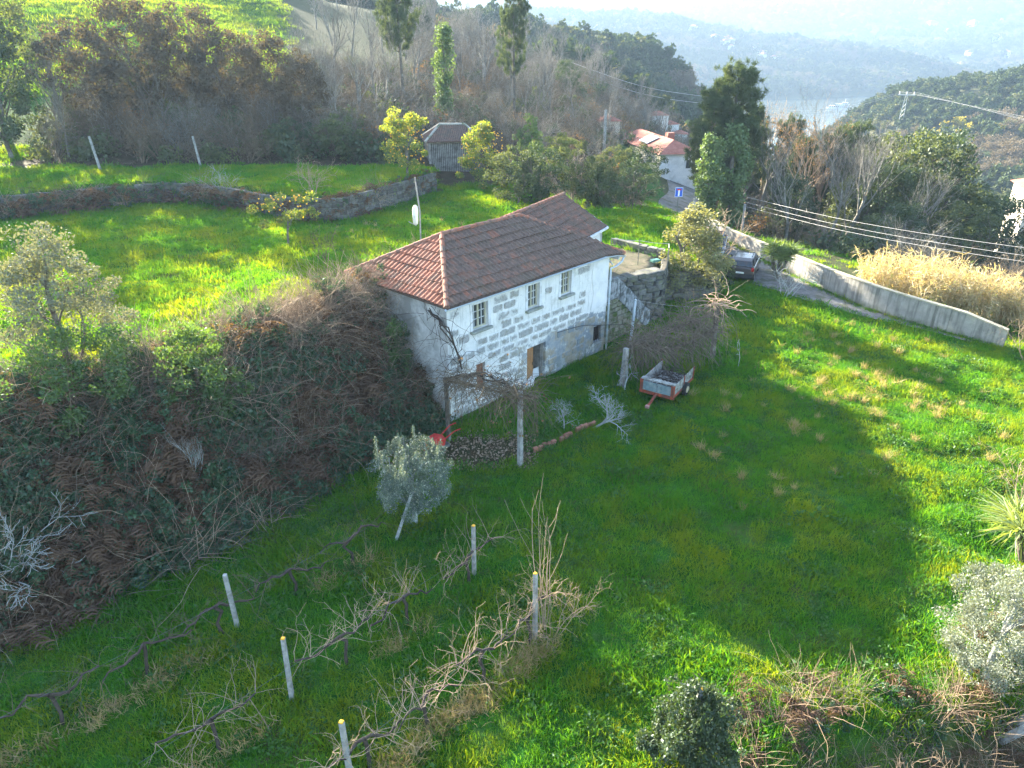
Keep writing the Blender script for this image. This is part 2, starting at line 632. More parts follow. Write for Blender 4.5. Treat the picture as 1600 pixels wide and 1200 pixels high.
def resample(P, n):
    P = smooth_poly(P, .5)
    d = np.concatenate([[0], np.cumsum(np.hypot(*np.diff(P, axis=0).T))])
    t = np.linspace(0, d[-1], n)
    return np.stack([np.interp(t, d, P[:, 0]), np.interp(t, d, P[:, 1])], 1)
n = 80
PA, PB = resample(LANE_L, n), resample(LANE_R, n)
LANEPOLY = [tuple(p) for p in PA] + [tuple(p) for p in PB[::-1]]
rows = []
for k in np.linspace(0, 1, 7):
    q = PA * (1 - k) + PB * k
    rows.append(np.stack([q[:, 0], q[:, 1], zt(q[:, 0], q[:, 1]) + .05 + .04 * (k * (1 - k))], 1))
V = np.concatenate(rows)
F = np.array([(j * n + i, j * n + i + 1, (j + 1) * n + i + 1, (j + 1) * n + i) for j in range(6) for i in range(n - 1)])[:, ::-1]
put(bpy.data.objects.new('lane', mesh_np('lane', V, F, True, ASPH)), kind='structure', label='narrow grey lane along the concrete wall')

# ------------------------------------------------------------------ concrete wall beside the lane
def road_wall():
    root = empty('concrete_wall', (18.7, 45.2, 0), 0, 'long stained concrete wall along the lane below the reeds', 'wall')
    root.location = (0, 0, 0)
    COPE = mat_noise('coping', (.34, .31, .24), (.42, .38, .28), 2.0, .9, c3=(.20, .19, .10), s3=1.2, kind='World')
    P = smooth_poly([(15.2, 62), (16.2, 58), (16.8, 53.8), (17.8, 49.7), (18.75, 45.2), (20.5, 39.3), (22.8, 35.5), (24.9, 32.9)], .5)
    N = offsets(P)
    d = np.concatenate([[0], np.cumsum(np.hypot(*np.diff(P, axis=0).T))])
    hs = np.interp(d, [0, 6, 12, 17, 23, 29, 31.5], [.8, .9, 1.0, 1.25, 1.4, 1.3, .85])
    per = 6
    for a in range(0, len(P) - 1, per):
        b = min(a + per, len(P) - 1)
        for nm, m, half, z0, z1 in (('panel', CONC, .11, -.5, 0.0), ('coping', COPE, .15, 0.0, .07)):
            V, F = [], []
            for i in range(a, b + 1):
                z = gz(*P[i]) * .0
                sh = .006 if i == b else 0.0
                for k, zz in ((-half, 'lo'), (half, 'lo'), (half, 'hi'), (-half, 'hi')):
                    q = P[i] + N[i] * k
                    if nm == 'panel':
                        h = -.6 if zz == 'lo' else hs[i]
                    else:
                        h = hs[i] + (.002 if zz == 'lo' else .07)
                    V.append((q[0], q[1], z + h))
            m_ = b - a + 1
            for i in range(m_ - 1):
                for k in range(4):
                    F.append((i * 4 + k, i * 4 + (k + 1) % 4, (i + 1) * 4 + (k + 1) % 4, (i + 1) * 4 + k))
            # shrink the far end by a joint's width
            V = np.array(V)
            t = (P[b] - P[b - 1]) / np.linalg.norm(P[b] - P[b - 1])
            V[-4:, 0] -= t[0] * .015
            V[-4:, 1] -= t[1] * .015
            F += [(0, 3, 2, 1), ((m_ - 1) * 4, (m_ - 1) * 4 + 1, (m_ - 1) * 4 + 2, (m_ - 1) * 4 + 3)]
            mb = MB()
            mb.add(V, F)
            o = mb.build(nm, m, root)
road_wall()

# ------------------------------------------------------------------ the farmhouse
HX, HY = -2.49, 25.18
HROT = R(46.9)
house = empty('farmhouse', (HX, HY, 0), HROT, 'old two-storey stone farmhouse with patchy whitewash and red tiled roof', 'house')

def wall_material():
    """whitewash over stone and grey render, local house coordinates"""
    m, nt, bs = new_mat('whitewash_wall')
    tc = nt.nodes.new('ShaderNodeTexCoord')
    v = tc.outputs['Object']
    sx = nt.nodes.new('ShaderNodeSeparateXYZ')
    nt.links.new(v, sx.inputs[0])
    white = mixc(nt, noise(nt, v, 2.2, 6, .65, .3, .7), (.68, .69, .68), (.82, .82, .80))
    white = mixc(nt, noise(nt, v, 7.0, 5, .7, .58, .75), white, (.36, .37, .36))
    # rain streaks
    mp = nt.nodes.new('ShaderNodeMapping')
    mp.inputs['Scale'].default_value = (5, 5, .5)
    nt.links.new(v, mp.inputs['Vector'])
    white = mixc(nt, noise(nt, mp.outputs[0], 1.6, 5, .6, .54, .76), white, (.42, .43, .41))
    white = mixc(nt, noise(nt, v, .75, 5, .7, .56, .68), white, (.54, .54, .51))
    render = mixc(nt, noise(nt, v, 2.6, 6, .75, .3, .7), (.19, .23, .27), (.42, .44, .45))
    render = mixc(nt, noise(nt, v, 1.4, 6, .75, .56, .60), render, (.66, .67, .66))
    stone = mixc(nt, noise(nt, v, 2.6, 6, .7, .35, .65), (.30, .26, .20), (.42, .38, .31))
    low = mixc(nt, noise(nt, v, 1.1, 5, .6, .48, .60), render, stone)
    nz = noise(nt, v, .9, 6, .65, .25, .75)
    # bare render: below 2.2 m on the right half, patches on the left half
    zz = mth(nt, 'ADD', sx.outputs['Z'], mth(nt, 'MULTIPLY', nz, -1.1))
    below = mth(nt, 'SUBTRACT', 1.0, mth(nt, 'MULTIPLY', mth(nt, 'SUBTRACT', zz, 1.45), 9.0, True), True)
    right = mth(nt, 'MULTIPLY', mth(nt, 'SUBTRACT', sx.outputs['X'], mth(nt, 'ADD', 5.2, nz)), 6.0, True)
    leftp = noise(nt, v, .8, 5, .7, .50, .54)
    msk = mth(nt, 'MULTIPLY', below, mth(nt, 'MAXIMUM', right, mth(nt, 'MULTIPLY', leftp, .9)))
    c = mixc(nt, msk, white, low)
    moss = mth(nt, 'MULTIPLY', mth(nt, 'SUBTRACT', 1.0, mth(nt, 'MULTIPLY', sx.outputs['Z'], .9, True), True), noise(nt, v, 3.0, 5, .7, .4, .65))
    c = mixc(nt, mth(nt, 'MULTIPLY', moss, .7), c, (.12, .13, .06))
    nt.links.new(c, bs.inputs['Base Color'])
    bs.inputs['Roughness'].default_value = .92
    bs.inputs['Specular IOR Level'].default_value = .15
    bump(nt, bs, noise(nt, v, 14, 6, .7, .2, .8), .6, .03)
    return m

WASH = wall_material()
SIDEW = mat_noise('old_side_wall', (.50, .50, .48), (.66, .66, .64), 1.8, .92, c3=(.27, .27, .25), s3=.7, bmp=.03, bscale=9, l3=.42, h3=.62)
WHITEW = mat_noise('white_wall', (.70, .71, .71), (.80, .80, .79), 2.0, .9, c3=(.55, .56, .55), s3=.8, bmp=.01)

def stone_material():
    m, nt, bs = new_mat('granite_stone')
    tc = nt.nodes.new('ShaderNodeTexCoord')
    v = coords(nt, 'Object', True)
    gen = tc.outputs['Generated']
    g = mixc(nt, noise(nt, v, 9.0, 6, .75, .3, .7), (.24, .25, .25), (.48, .48, .465))
    g = mixc(nt, noise(nt, v, 2.0, 4, .6, .5, .7), g, (.30, .28, .23))
    s = nt.nodes.new('ShaderNodeSeparateXYZ')
    nt.links.new(gen, s.inputs[0])
    def edge(o, k):
        a = mth(nt, 'ABSOLUTE', mth(nt, 'SUBTRACT', o, .5))
        return mth(nt, 'MULTIPLY', mth(nt, 'SUBTRACT', a, .5 - k), 1 / k)
    e = mth(nt, 'MAXIMUM', edge(s.outputs[0], .16), edge(s.outputs[2], .32))
    e = mth(nt, 'ADD', e, mth(nt, 'MULTIPLY', mth(nt, 'SUBTRACT', noise(nt, v, 5.0, 5, .7, .2, .8), .5), 3.4))
    oi = nt.nodes.new('ShaderNodeObjectInfo')
    e = mth(nt, 'ADD', e, mth(nt, 'MULTIPLY', mth(nt, 'SUBTRACT', oi.outputs['Random'], .58), 1.0))
    f = mth(nt, 'MULTIPLY', e, 1.0, True)
    c = mixc(nt, mth(nt, 'MULTIPLY', f, .92), g, (.70, .71, .70))
    nt.links.new(c, bs.inputs['Base Color'])
    bs.inputs['Roughness'].default_value = .9
    bs.inputs['Specular IOR Level'].default_value = .2
    bump(nt, bs, noise(nt, v, 22, 5, .75, .2, .8), .7, .02)
    return m

STONE = stone_material()
FRAMEY = mat_noise('window_paint', (.42, .40, .28), (.52, .50, .38), 8, .6)
WPAINT = mat_noise('white_paint', (.66, .68, .70), (.76, .77, .78), 6, .6, c3=(.45, .46, .46), s3=3)
GLASS = plain('pane_glass', (.035, .045, .05), .06, 0, .7)
CURT = plain('curtain', (.45, .42, .36), .9)
DARKIN = plain('interior_shade', (.02, .018, .016), .95)  # near-black base colour stands in for shade inside house and shed
SILL = mat_noise('sill_stone', (.24, .26, .24), (.34, .35, .32), 6, .9, c3=(.18, .20, .12), s3=3)
WOODD = mat_noise('door_wood', (.30, .15, .065), (.40, .22, .10), 4, .75, c3=(.20, .12, .07), s3=2)
WOODR = mat_noise('old_red_door', (.22, .085, .05), (.30, .12, .07), 4, .8, c3=(.14, .08, .05), s3=2)
WOODG = mat_noise('grey_wood', (.24, .23, .22), (.36, .35, .33), 5, .9, c3=(.14, .14, .13), s3=2)
PVC = mat_noise('gutter_pvc', (.50, .58, .66), (.60, .67, .73), 3, .5, c3=(.42, .46, .48), s3=2)

# openings in the front wall: s0, s1, z0, z1, depth
WIN = [(1.34, 2.22, 3.60, 4.66), (4.60, 5.36, 3.62, 4.68), (6.82, 7.56, 3.68, 4.74)]
OPEN = WIN + [(4.62, 5.88, -.3, 1.78), (9.48, 10.14, .58, 1.42), (1.5, 2.0, .95, 2.05)]
HL, HD, EAVE = 10.4, 6.0, 4.98

def front_wall():
    xs = sorted(set([0, HL] + [v for o in OPEN for v in o[:2]]))
    zs = sorted(set([-.5, EAVE] + [v for o in OPEN for v in o[2:4]]))
    # finer grid so that the wall can be a little uneven
    def fine(a, st):
        out = []
        for p, q in zip(a[:-1], a[1:]):
            n = max(1, int((q - p) / st))
            out += [p + (q - p) * k / n for k in range(n)]
        return out + [a[-1]]
    xs, zs = fine(xs, .35), fine(zs, .35)
    rng = random.Random(3)
    mb = MB()
    idx = {}
    for i, x in enumerate(xs):
        for j, z in enumerate(zs):
            edge = any(abs(x - o[0]) < .01 or abs(x - o[1]) < .01 or abs(z - o[2]) < .01 or abs(z - o[3]) < .01 for o in OPEN) or x in (xs[0], xs[-1])
            idx[i, j] = len(mb.v)
            mb.v.append((x, 0 if edge else rng.uniform(-.012, .012), z))
    for i in range(len(xs) - 1):
        for j in range(len(zs) - 1):
            cx, cz = (xs[i] + xs[i + 1]) / 2, (zs[j] + zs[j + 1]) / 2
            if any(o[0] < cx < o[1] and o[2] < cz < o[3] for o in OPEN):
                continue
            mb.f.append((idx[i, j], idx[i + 1, j], idx[i + 1, j + 1], idx[i, j + 1]))
    D = .42
    for a, b, c, d in OPEN:
        for q in ([(a, 0, c), (a, D, c), (a, D, d), (a, 0, d)][::-1], [(b, 0, c), (b, D, c), (b, D, d), (b, 0, d)],
                  [(a, 0, d), (b, 0, d), (b, D, d), (a, D, d)][::-1], [(a, 0, c), (b, 0, c), (b, D, c), (a, D, c)]):
            mb.poly(q)
    return mb.build('front_wall', WASH, house)

fw = front_wall()
w = MB()
w.box((0.21, HD / 2 + .003, 2.24), (.42, HD - .01, 5.46))
w.build('side_wall', SIDEW, house)
w = MB()
w.box((HL - .21, HD / 2 + .22, 2.24), (.42, HD - .45, 5.46))
w.build('side_wall', WHITEW, house)
w = MB()
w.box((HL / 2, HD - .21, 2.24), (HL - .9, .42, 5.4))
w.build('back_wall', SIDEW, house)
w = MB()
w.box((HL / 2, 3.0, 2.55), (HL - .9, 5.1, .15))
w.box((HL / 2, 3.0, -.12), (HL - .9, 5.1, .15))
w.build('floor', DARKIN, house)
# smooth white render at the right end of the upper storey, a few mm proud
w = MB()
w.prism([(9.15, -.006, 2.42), (HL + .02, -.006, 2.3), (HL + .02, -.006, EAVE - .02), (9.25, -.006, EAVE - .02), (9.1, -.006, 4.0), (9.3, -.006, 3.2)], (0, -.016, 0))
w.build('corner_render', WHITEW, house)
# stones showing through the whitewash
BARESTONE = mat_noise('bare_granite', (.25, .22, .17), (.40, .36, .29), 5, .95, c3=(.22, .26, .29), s3=1.6, bmp=.02, bscale=16, l3=.45, h3=.6)
def stones():
    rng = random.Random(11)
    row = 0
    z = .12
    cache = {}
    while z < 4.75:
        h = rng.uniform(.32, .42)
        s = rng.uniform(-.3, .15)
        while s < HL - .2:
            L = rng.uniform(.5, 1.1)
            a, b = max(s, .05) + .025, min(s + L, HL - .05) - .025
            z0, z1 = z + .02, min(z + h, 4.86) - .02
            ok = b - a > .25
            for o in OPEN:
                if a < o[1] + .15 and b > o[0] - .13 and z0 < o[3] + .1 and z1 > o[2] - .16:
                    ok = False
            if b > 9.05 and z1 > 2.3:
                ok = False
            right_low = a > 5.6 and z1 < 2.1
            if right_low and rng.random() < .5:
                ok = False
            if a < 1.4 and 2.6 < z0 < 4.3 and rng.random() < .45:
                ok = False
            if rng.random() < .04:
                ok = False
            if ok:
                cx, cz, hw, hh = (a + b) / 2, (z0 + z1) / 2, (b - a) / 2, (z1 - z0) / 2
                V = []
                n = 8
                for k in range(n):
                    an = 2 * math.pi * (k + .5) / n
                    ca, sa = math.cos(an), math.sin(an)
                    ex = math.copysign(abs(ca) ** .35, ca) * hw * rng.uniform(.92, 1.0)
                    ez = math.copysign(abs(sa) ** .35, sa) * hh * rng.uniform(.88, 1.0)
                    V.append((ex, ez))
                p = rng.uniform(.016, .042)
                mb = MB()
                mb.add([(x, .05, zz) for x, zz in V] + [(x, -p * .35, zz) for x, zz in V] + [(x * .9, -p, zz * .82) for x, zz in V],
                       [(k, (k + 1) % n, n + (k + 1) % n, n + k) for k in range(n)] + [(n + k, n + (k + 1) % n, 2 * n + (k + 1) % n, 2 * n + k) for k in range(n)] + [tuple(range(2 * n, 3 * n))])
                o = mb.build('stone', BARESTONE if right_low else STONE, fw)
                o.location = (cx, 0, cz)
            s += L
        z += h
        row += 1
stones()

# windows
def window(a, b, c, d, k):
    wroot = MB()
    y = .16
    fwid = .055
    # outer frame and the meeting stile
    for bx in (((a + fwid / 2), fwid), ((b - fwid / 2), fwid), ((a + b) / 2, .075)):
        wroot.box((bx[0], y, (c + d) / 2), (bx[1], .07, d - c))
    for zc in (c + fwid / 2, d - fwid / 2):
        wroot.box(((a + b) / 2, y + .002, zc), (b - a - .01, .066, fwid))
    o = wroot.build('window', FRAMEY, house)
    g = MB()
    for s0, s1 in ((a + fwid, (a + b) / 2 - .037), ((a + b) / 2 + .037, b - fwid)):
        g.box(((s0 + s1) / 2, y, (c + d) / 2), (.022, .04, d - c - .1))
        for t in (1 / 3, 2 / 3):
            g.box(((s0 + s1) / 2, y + .001, c + fwid + (d - c - 2 * fwid) * t), (s1 - s0, .038, .022))
    g.build('glazing_bar', WPAINT, o)
    g = MB()
    g.box(((a + b) / 2, y + .03, (c + d) / 2), (b - a - .08, .008, d - c - .08))
    g.build('pane', GLASS, o)
    # white reveal lining on the right, stone sill
    s = MB()
    s.box(((a + b) / 2, -.03, c - .06), (b - a + .26, .30, .11))
    s.build('sill', SILL, o, bevel=.012)
    s = MB()
    s.box((b + .07, -.012, (c + d) / 2 + .02), (.14, .05, d - c + .06))
    s.box((a - .06, -.011, (c + d) / 2 + .02), (.12, .046, d - c + .06))
    s.box(((a + b) / 2, -.010, d + .06), (b - a + .28, .042, .12))
    s.build('surround', WPAINT, o)
for k, wv in enumerate(WIN):
    window(*wv, k)
# main door: one wooden leaf shut, the other half open, a white board across the foot
d = MB()
for k in range(3):
    d.box((4.64 + .09 + k * .172, .14, .83), (.166, .04, 1.86))
o = d.build('door', WOODD, house)
d = MB()
d.box((5.10, .115, .9), (.03, .03, .12))
d.build('handle', plain('iron', (.05, .05, .05), .5, .6), o)
d = MB()
for k in range(3):
    d.box((5.80, .28 + k * .15, .80), (.04, .145, 1.80))
d.build('door', WOODG, house)
d = MB()
d.box((5.50, .30, .14), (.60, .03, .62), rx=-.08)
d.build('white_board', WPAINT, house)
d = MB()
for x in (4.63, 5.87):
    d.box((x, .22, .75), (.05, .12, 2.0))
d.box((5.25, .221, 1.75), (1.2, .12, .05))
d.build('door_frame', WOODG, house)
d = MB()
d.prism([(3.95, -.05, -.2), (4.75, -.05, -.2), (4.85, -.05, .42), (4.6, -.05, .3), (4.2, -.05, .1)], (0, -.22, 0))
d.build('whitewashed_step', WHITEW, house)
# small red lower door, barred hatch
d = MB()
for k in range(2):
    d.box((1.63 + k * .245, .15, 1.5), (.235, .04, 1.08))
d.build('hatch_door', WOODR, house, label='small weathered red plank door on the lower storey')
d = MB()
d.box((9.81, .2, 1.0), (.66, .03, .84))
d.build('hatch_shade_sheet', DARKIN, house)  # flat near-black sheet painted as the shade behind the bars
d = MB()
for k in range(4):
    d.tube([(9.56 + k * .165, .08, .58), (9.56 + k * .165, .08, 1.42)], .012, 5)
d.build('hatch_bar', plain('rusty_iron', (.08, .05, .035), .8), house)

# gutter, downpipe
g = MB()
V, F = [], []
prof = [(math.cos(a) * .075, -math.sin(a) * .075) for a in np.linspace(0, math.pi, 7)] + [(math.cos(a) * .062, -math.sin(a) * .062) for a in np.linspace(math.pi, 0, 7)]
line = [(-.25, EAVE - .02), (9.85, EAVE - .05), (10.6, EAVE - .13), (11.35, EAVE - .30)]
for s_, z_ in line:
    for y_, dz in prof:
        V.append((s_, -.26 + y_, z_ + dz))
n = len(prof)
for i in range(len(line) - 1):
    for k in range(n):
        F.append((i * n + k, i * n + (k + 1) % n, (i + 1) * n + (k + 1) % n, (i + 1) * n + k))
g.add(V, F)
g.build('gutter', PVC, house)
g = MB()
g.tube([(11.25, -.26, EAVE - .36), (11.15, -.26, EAVE - .55), (10.75, -.2, EAVE - .72), (10.46, -.12, EAVE - .78), (10.46, -.12, EAVE - 1.1), (10.46, -.12, 0.0)], .05, 8)
for z_ in (1.0, 2.4, 3.6):
    g.tube([(10.46, -.12, z_), (10.46, -.12, z_ + .05)], .062, 8)
g.build('downpipe', PVC, house, smooth=True)
g = MB()
g.box((10.9, .35, EAVE - .38), (.9, .06, .08), ry=.1)
g.box((10.62, .1, EAVE - .5), (.06, .5, .06), rx=.6)
g.box((11.1, 1.2, EAVE - .42), (.10, 2.6, .12))
g.build('eave_bracket', WPAINT, house)
g = MB()
g.box((10.95, 3.2, 2.3), (.16, .16, 4.9))
g.build('porch_post', WPAINT, house)

# roof -------------------------------------------------------------
TILE_M = None
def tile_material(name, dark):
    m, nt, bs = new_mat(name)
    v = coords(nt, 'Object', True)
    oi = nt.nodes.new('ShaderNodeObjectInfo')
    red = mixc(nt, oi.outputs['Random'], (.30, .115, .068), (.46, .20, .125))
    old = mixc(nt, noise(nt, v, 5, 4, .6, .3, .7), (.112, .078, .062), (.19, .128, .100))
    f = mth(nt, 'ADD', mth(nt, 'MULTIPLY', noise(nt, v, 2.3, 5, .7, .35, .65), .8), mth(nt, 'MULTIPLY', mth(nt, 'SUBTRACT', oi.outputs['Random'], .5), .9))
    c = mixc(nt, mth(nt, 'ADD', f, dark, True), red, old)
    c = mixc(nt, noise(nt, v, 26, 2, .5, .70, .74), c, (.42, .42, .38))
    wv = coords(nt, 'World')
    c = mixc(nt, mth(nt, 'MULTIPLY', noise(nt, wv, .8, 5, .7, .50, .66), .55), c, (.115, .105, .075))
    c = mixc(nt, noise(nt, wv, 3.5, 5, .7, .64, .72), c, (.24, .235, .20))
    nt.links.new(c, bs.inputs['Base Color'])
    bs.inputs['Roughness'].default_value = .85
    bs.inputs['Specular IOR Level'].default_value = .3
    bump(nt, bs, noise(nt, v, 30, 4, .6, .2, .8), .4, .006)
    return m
TILE_DARK = tile_material('weathered_shaded_tile', .62)  # old tiles, with the front slope's shade put into the darker colour
TILE_RED = tile_material('sunlit_red_tile', -.3)  # the sunlit slope's brightness is put into this redder colour
RIDGE_M = tile_material('ridge_tile', .05)
MORTAR = mat_noise('roof_underlay', (.10, .07, .055), (.14, .10, .08), 4, .95)

TW, TE = .232, .455          # tile pitch across and up the slope
def tile_geo():
    """interlocking tile: a trough and a roll, x across, y up-slope, z out"""
    prof = [(0.0, .012), (.045, .004), (.115, .004), (.130, .022), (.155, .060), (.200, .060), (.226, .022), (.236, .010)]
    n = len(prof)
    V = []
    for y, dz in ((0.0, .055), (TE + .035, .004)):
        for x, z in prof:
            V.append((x, y, z + dz))
    for x, z in prof:
        V.append((x, 0.0, z + .055 - .034))
    F = [(k, k + 1, n + k + 1, n + k) for k in range(n - 1)] + [(2 * n + k, 2 * n + k + 1, k + 1, k) for k in range(n - 1)]
    return V, F
TV, TF = tile_geo()

def frame_mat(o, ex, ey):
    ex = Vector(ex).normalized()
    ey = Vector(ey).normalized()
    ez = ex.cross(ey)
    return Matrix(((ex.x, ey.x, ez.x, o[0]), (ex.y, ey.y, ez.y, o[1]), (ex.z, ey.z, ez.z, o[2]), (0, 0, 0, 1)))

def lay(origin, ex, ey, ncol, nrow, planes, mat, sag=None, seed=0):
    """tiles of one slope: list of (matrix, mesh-or-None when whole, custom verts/faces)"""
    rng = random.Random(seed)
    out = []
    ex = Vector(ex).normalized()
    ey = Vector(ey).normalized()
    for j in range(nrow):
        for i in range(ncol):
            o = Vector(origin) + ex * (i * TW) + ey * (j * TE)
            o += ex.cross(ey) * rng.uniform(-.006, .008) + ey * rng.uniform(-.012, .012)
            if sag:
                o.z += sag(o.x + TW / 2, o.y)
            M = frame_mat(o, ex, ey)
            M = M @ Matrix.Rotation(rng.uniform(-.012, .012), 4, 'Z')
            pts = [M @ Vector(p) for p in TV]
            inside = [all((p - Vector(pc)).dot(Vector(pn)) <= 1e-4 for pc, pn in planes) for p in pts]
            if not any(inside):
                continue
            if all(inside):
                out.append((M, None))
            else:
                bm = bmesh.new()
                vs_ = [bm.verts.new(p) for p in TV]
                for f in TF:
                    bm.faces.new([vs_[k] for k in f])
                Mi = M.inverted()
                for pc, pn in planes:
                    lc = Mi @ Vector(pc)
                    ln = (Mi.to_3x3() @ Vector(pn)).normalized()
                    bmesh.ops.bisect_plane(bm, geom=bm.verts[:] + bm.edges[:] + bm.faces[:], plane_co=lc, plane_no=ln, clear_outer=True)
                if len(bm.faces) >= 3:
                    me = bpy.data.meshes.new('roof_tile')
                    bm.to_mesh(me)
                    me.materials.append(mat)
                    out.append((M, me))
                bm.free()
    return out

RE = 4.99
AP = Vector((2.55, 3.0, 6.72))       # left end of the ridge
RR = Vector((7.35, 3.0, 6.72))       # right end
FL = Vector((-.18, -.24, RE))
BL = Vector((-.18, 6.24, RE))
FR = Vector((11.35, -.24, RE - .26))
BR = Vector((11.35, 6.24, RE))
def hip_plane(p, q, side):
    d_ = Vector((q.x - p.x, q.y - p.y, 0)).normalized()
    nrm = Vector((d_.y, -d_.x, 0)) * side
    return (tuple(p), tuple(nrm))
def sag(s, v):
    return .022 * math.sin(s * 1.15 + .6) + .016 * math.sin(s * .5 + v * 2.1) + sag0(s, v)
def sag_left(s, v):
    return .02 * math.sin(v * 1.3) + .014 * math.sin(s * 2.2 + v)
def sag0(s, v):
    return -.26 * max(0, (s - 9.85) / 1.5) * max(0, 1 - (v + .24) / 3.2) if s > 9.85 else 0.0
up_f = Vector((0, 3.24, 6.72 - RE))
up_l = Vector((2.73, 0, 6.72 - RE))
up_b = Vector((0, -3.24, 6.72 - RE))
up_r = Vector((-4.0, 0, 6.72 - RE))
roof = MB()
roof.add([FL, FR, BR, BL, AP, RR, (9.85, -.24, RE)], [(0, 6, 5, 4), (6, 1, 5), (0, 4, 3), (3, 4, 5, 2), (2, 5, 1)])
for i in range(len(roof.v)):
    roof.v[i] = (roof.v[i][0], roof.v[i][1], roof.v[i][2] - .004)
b_ = len(roof.v)
roof_o = roof.build('roof', MORTAR, house)
sol = roof_o.modifiers.new('s', 'SOLIDIFY')
sol.thickness = .07
sol.offset = -1
hipL = hip_plane(FL, AP, -1)
hipLb = hip_plane(BL, AP, -1)
hipR = hip_plane(FR, RR, 1)
ridgeP = (tuple(AP), (0, 1, 0))
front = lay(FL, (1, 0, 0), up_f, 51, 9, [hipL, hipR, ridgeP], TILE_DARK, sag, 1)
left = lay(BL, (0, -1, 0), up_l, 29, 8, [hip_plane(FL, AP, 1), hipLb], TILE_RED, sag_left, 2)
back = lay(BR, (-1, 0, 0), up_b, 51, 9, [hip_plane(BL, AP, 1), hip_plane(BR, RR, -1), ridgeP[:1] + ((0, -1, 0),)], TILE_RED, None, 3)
whole = {}
for mname, mm in (('d', TILE_DARK), ('r', TILE_RED)):
    me = bpy.data.meshes.new('roof_tile')
    me.from_pydata(TV, [], TF)
    me.materials.append(mm)
    whole[mname] = me
allt = [(M, me, 'd') for M, me in front] + [(M, me, 'r') for M, me in left]
HM = Matrix.Translation((HX, HY, 0)) @ Matrix.Rotation(HROT, 4, 'Z')
camp = Vector((0, 0, 14))
allt.sort(key=lambda t: ((HM @ t[0].translation) - camp).length)
def joined(lst, name, parent, mat, lab=None):
    V, F = [], []
    for M, me in lst:
        if me is None:
            vs_, fs_ = TV, TF
        else:
            vs_ = [v.co.copy() for v in me.vertices]
            fs_ = [tuple(p.vertices) for p in me.polygons]
        b = len(V)
        V += [M @ Vector(p) for p in vs_]
        F += [tuple(k + b for k in f) for f in fs_]
    mb = MB()
    mb.v = [tuple(v) for v in V]
    mb.f = F
    return mb.build(name, mat, parent, kind='stuff', label=lab)
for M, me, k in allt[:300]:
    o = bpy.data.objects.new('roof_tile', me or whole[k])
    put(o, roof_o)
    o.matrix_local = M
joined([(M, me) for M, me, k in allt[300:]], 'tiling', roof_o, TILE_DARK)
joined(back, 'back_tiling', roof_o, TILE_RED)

# ridge and hip tiles
def ridge_geo(L=.44, r0=.125, r1=.105, n=7):
    V, F = [], []
    for y, r in ((0, r0), (.05, r0), (.055, r0 - .014), (L, r1)):
        for a in np.linspace(-.15, math.pi + .15, n):
            V.append((math.cos(a) * r, y, math.sin(a) * r))
    for i in range(3):
        for k in range(n - 1):
            F.append((i * n + k, i * n + k + 1, (i + 1) * n + k + 1, (i + 1) * n + k))
    F.append(tuple(reversed(range(n))))
    return V, F
rme = bpy.data.meshes.new('ridge_tile')
rme.from_pydata(*[ridge_geo()[0], [], ridge_geo()[1]])
rme.materials.append(RIDGE_M)
def ridge_line(p, q, parent, lift=.03, me=rme):
    p, q = Vector(p), Vector(q)
    L = (q - p).length
    n = int(L / .40)
    d_ = (q - p).normalized()
    side = d_.cross(Vector((0, 0, 1))).normalized()
    rng = random.Random(int(L * 100))
    for k in range(n):
        o = bpy.data.objects.new('ridge_tile', me)
        put(o, parent)
        M = frame_mat(p + d_ * (k * L / n) + Vector((0, 0, lift + rng.uniform(-.008, .008))), side, d_)
        o.matrix_local = M @ Matrix.Rotation(rng.uniform(-.03, .03), 4, 'Z')
ridge_line(FL, AP, roof_o)
ridge_line(BL, AP, roof_o)
ridge_line(FR + Vector((0, 0, .02)), RR, roof_o)
ridge_line(AP, RR, roof_o, .045)

# rear wing --------------------------------------------------------
WAZ = R(29)
we = Vector((math.sin(WAZ), math.cos(WAZ), 0))
wp = Vector((math.cos(WAZ), -math.sin(WAZ), 0))
wo = Vector((5.1, 38.2, 0)) - we * 6.0           # near end of the wing's right eave, world
Wm = Matrix.Translation(wo) @ Matrix.Rotation(math.pi / 2 - WAZ, 4, 'Z')   # local x along the wing, y to its left
WLOC = HM.inverted() @ Wm
def wb(mb, name, mat):
    o = mb.build(name, mat, house)
    o.matrix_local = WLOC
    return o
WW, WL, WE, WRZ = 5.2, 6.0, 4.9, 6.35
w = MB()
w.prism([(1.7, .12, 2.0), (WL - .16, .12, 2.0), (WL - .16, .12, WE - .05), (1.7, .12, WE - .05)], (0, .3, 0))
wb(w, 'wing_wall', WHITEW)
w = MB()
w.prism([(WL - .15, .12, 2.0), (WL - .15, WW - .12, 2.0), (WL - .15, WW - .12, WE - .05), (WL - .15, WW / 2, WRZ - .07), (WL - .15, .12, WE - .05)], (-.3, 0, 0))
wb(w, 'gable_wall', WHITEW)
w = MB()
w.prism([(-2.5, WW - .12, 2.0), (WL - .46, WW - .12, 2.0), (WL - .46, WW - .12, WE - .05), (-2.5, WW - .12, WE - .05)], (0, -.3, 0))
wb(w, 'wing_wall', WHITEW)
w = MB()
w.add([(-2.6, -.05, WE), (WL + .05, -.05, WE), (WL + .05, WW / 2, WRZ), (-2.6, WW / 2, WRZ), (WL + .05, WW + .05, WE), (-2.6, WW + .05, WE)], [(0, 1, 2, 3), (3, 2, 4, 5)])
wr = wb(w, 'wing_roof', MORTAR)
sol = wr.modifiers.new('s', 'SOLIDIFY')
sol.thickness = .07
sol.offset = -1
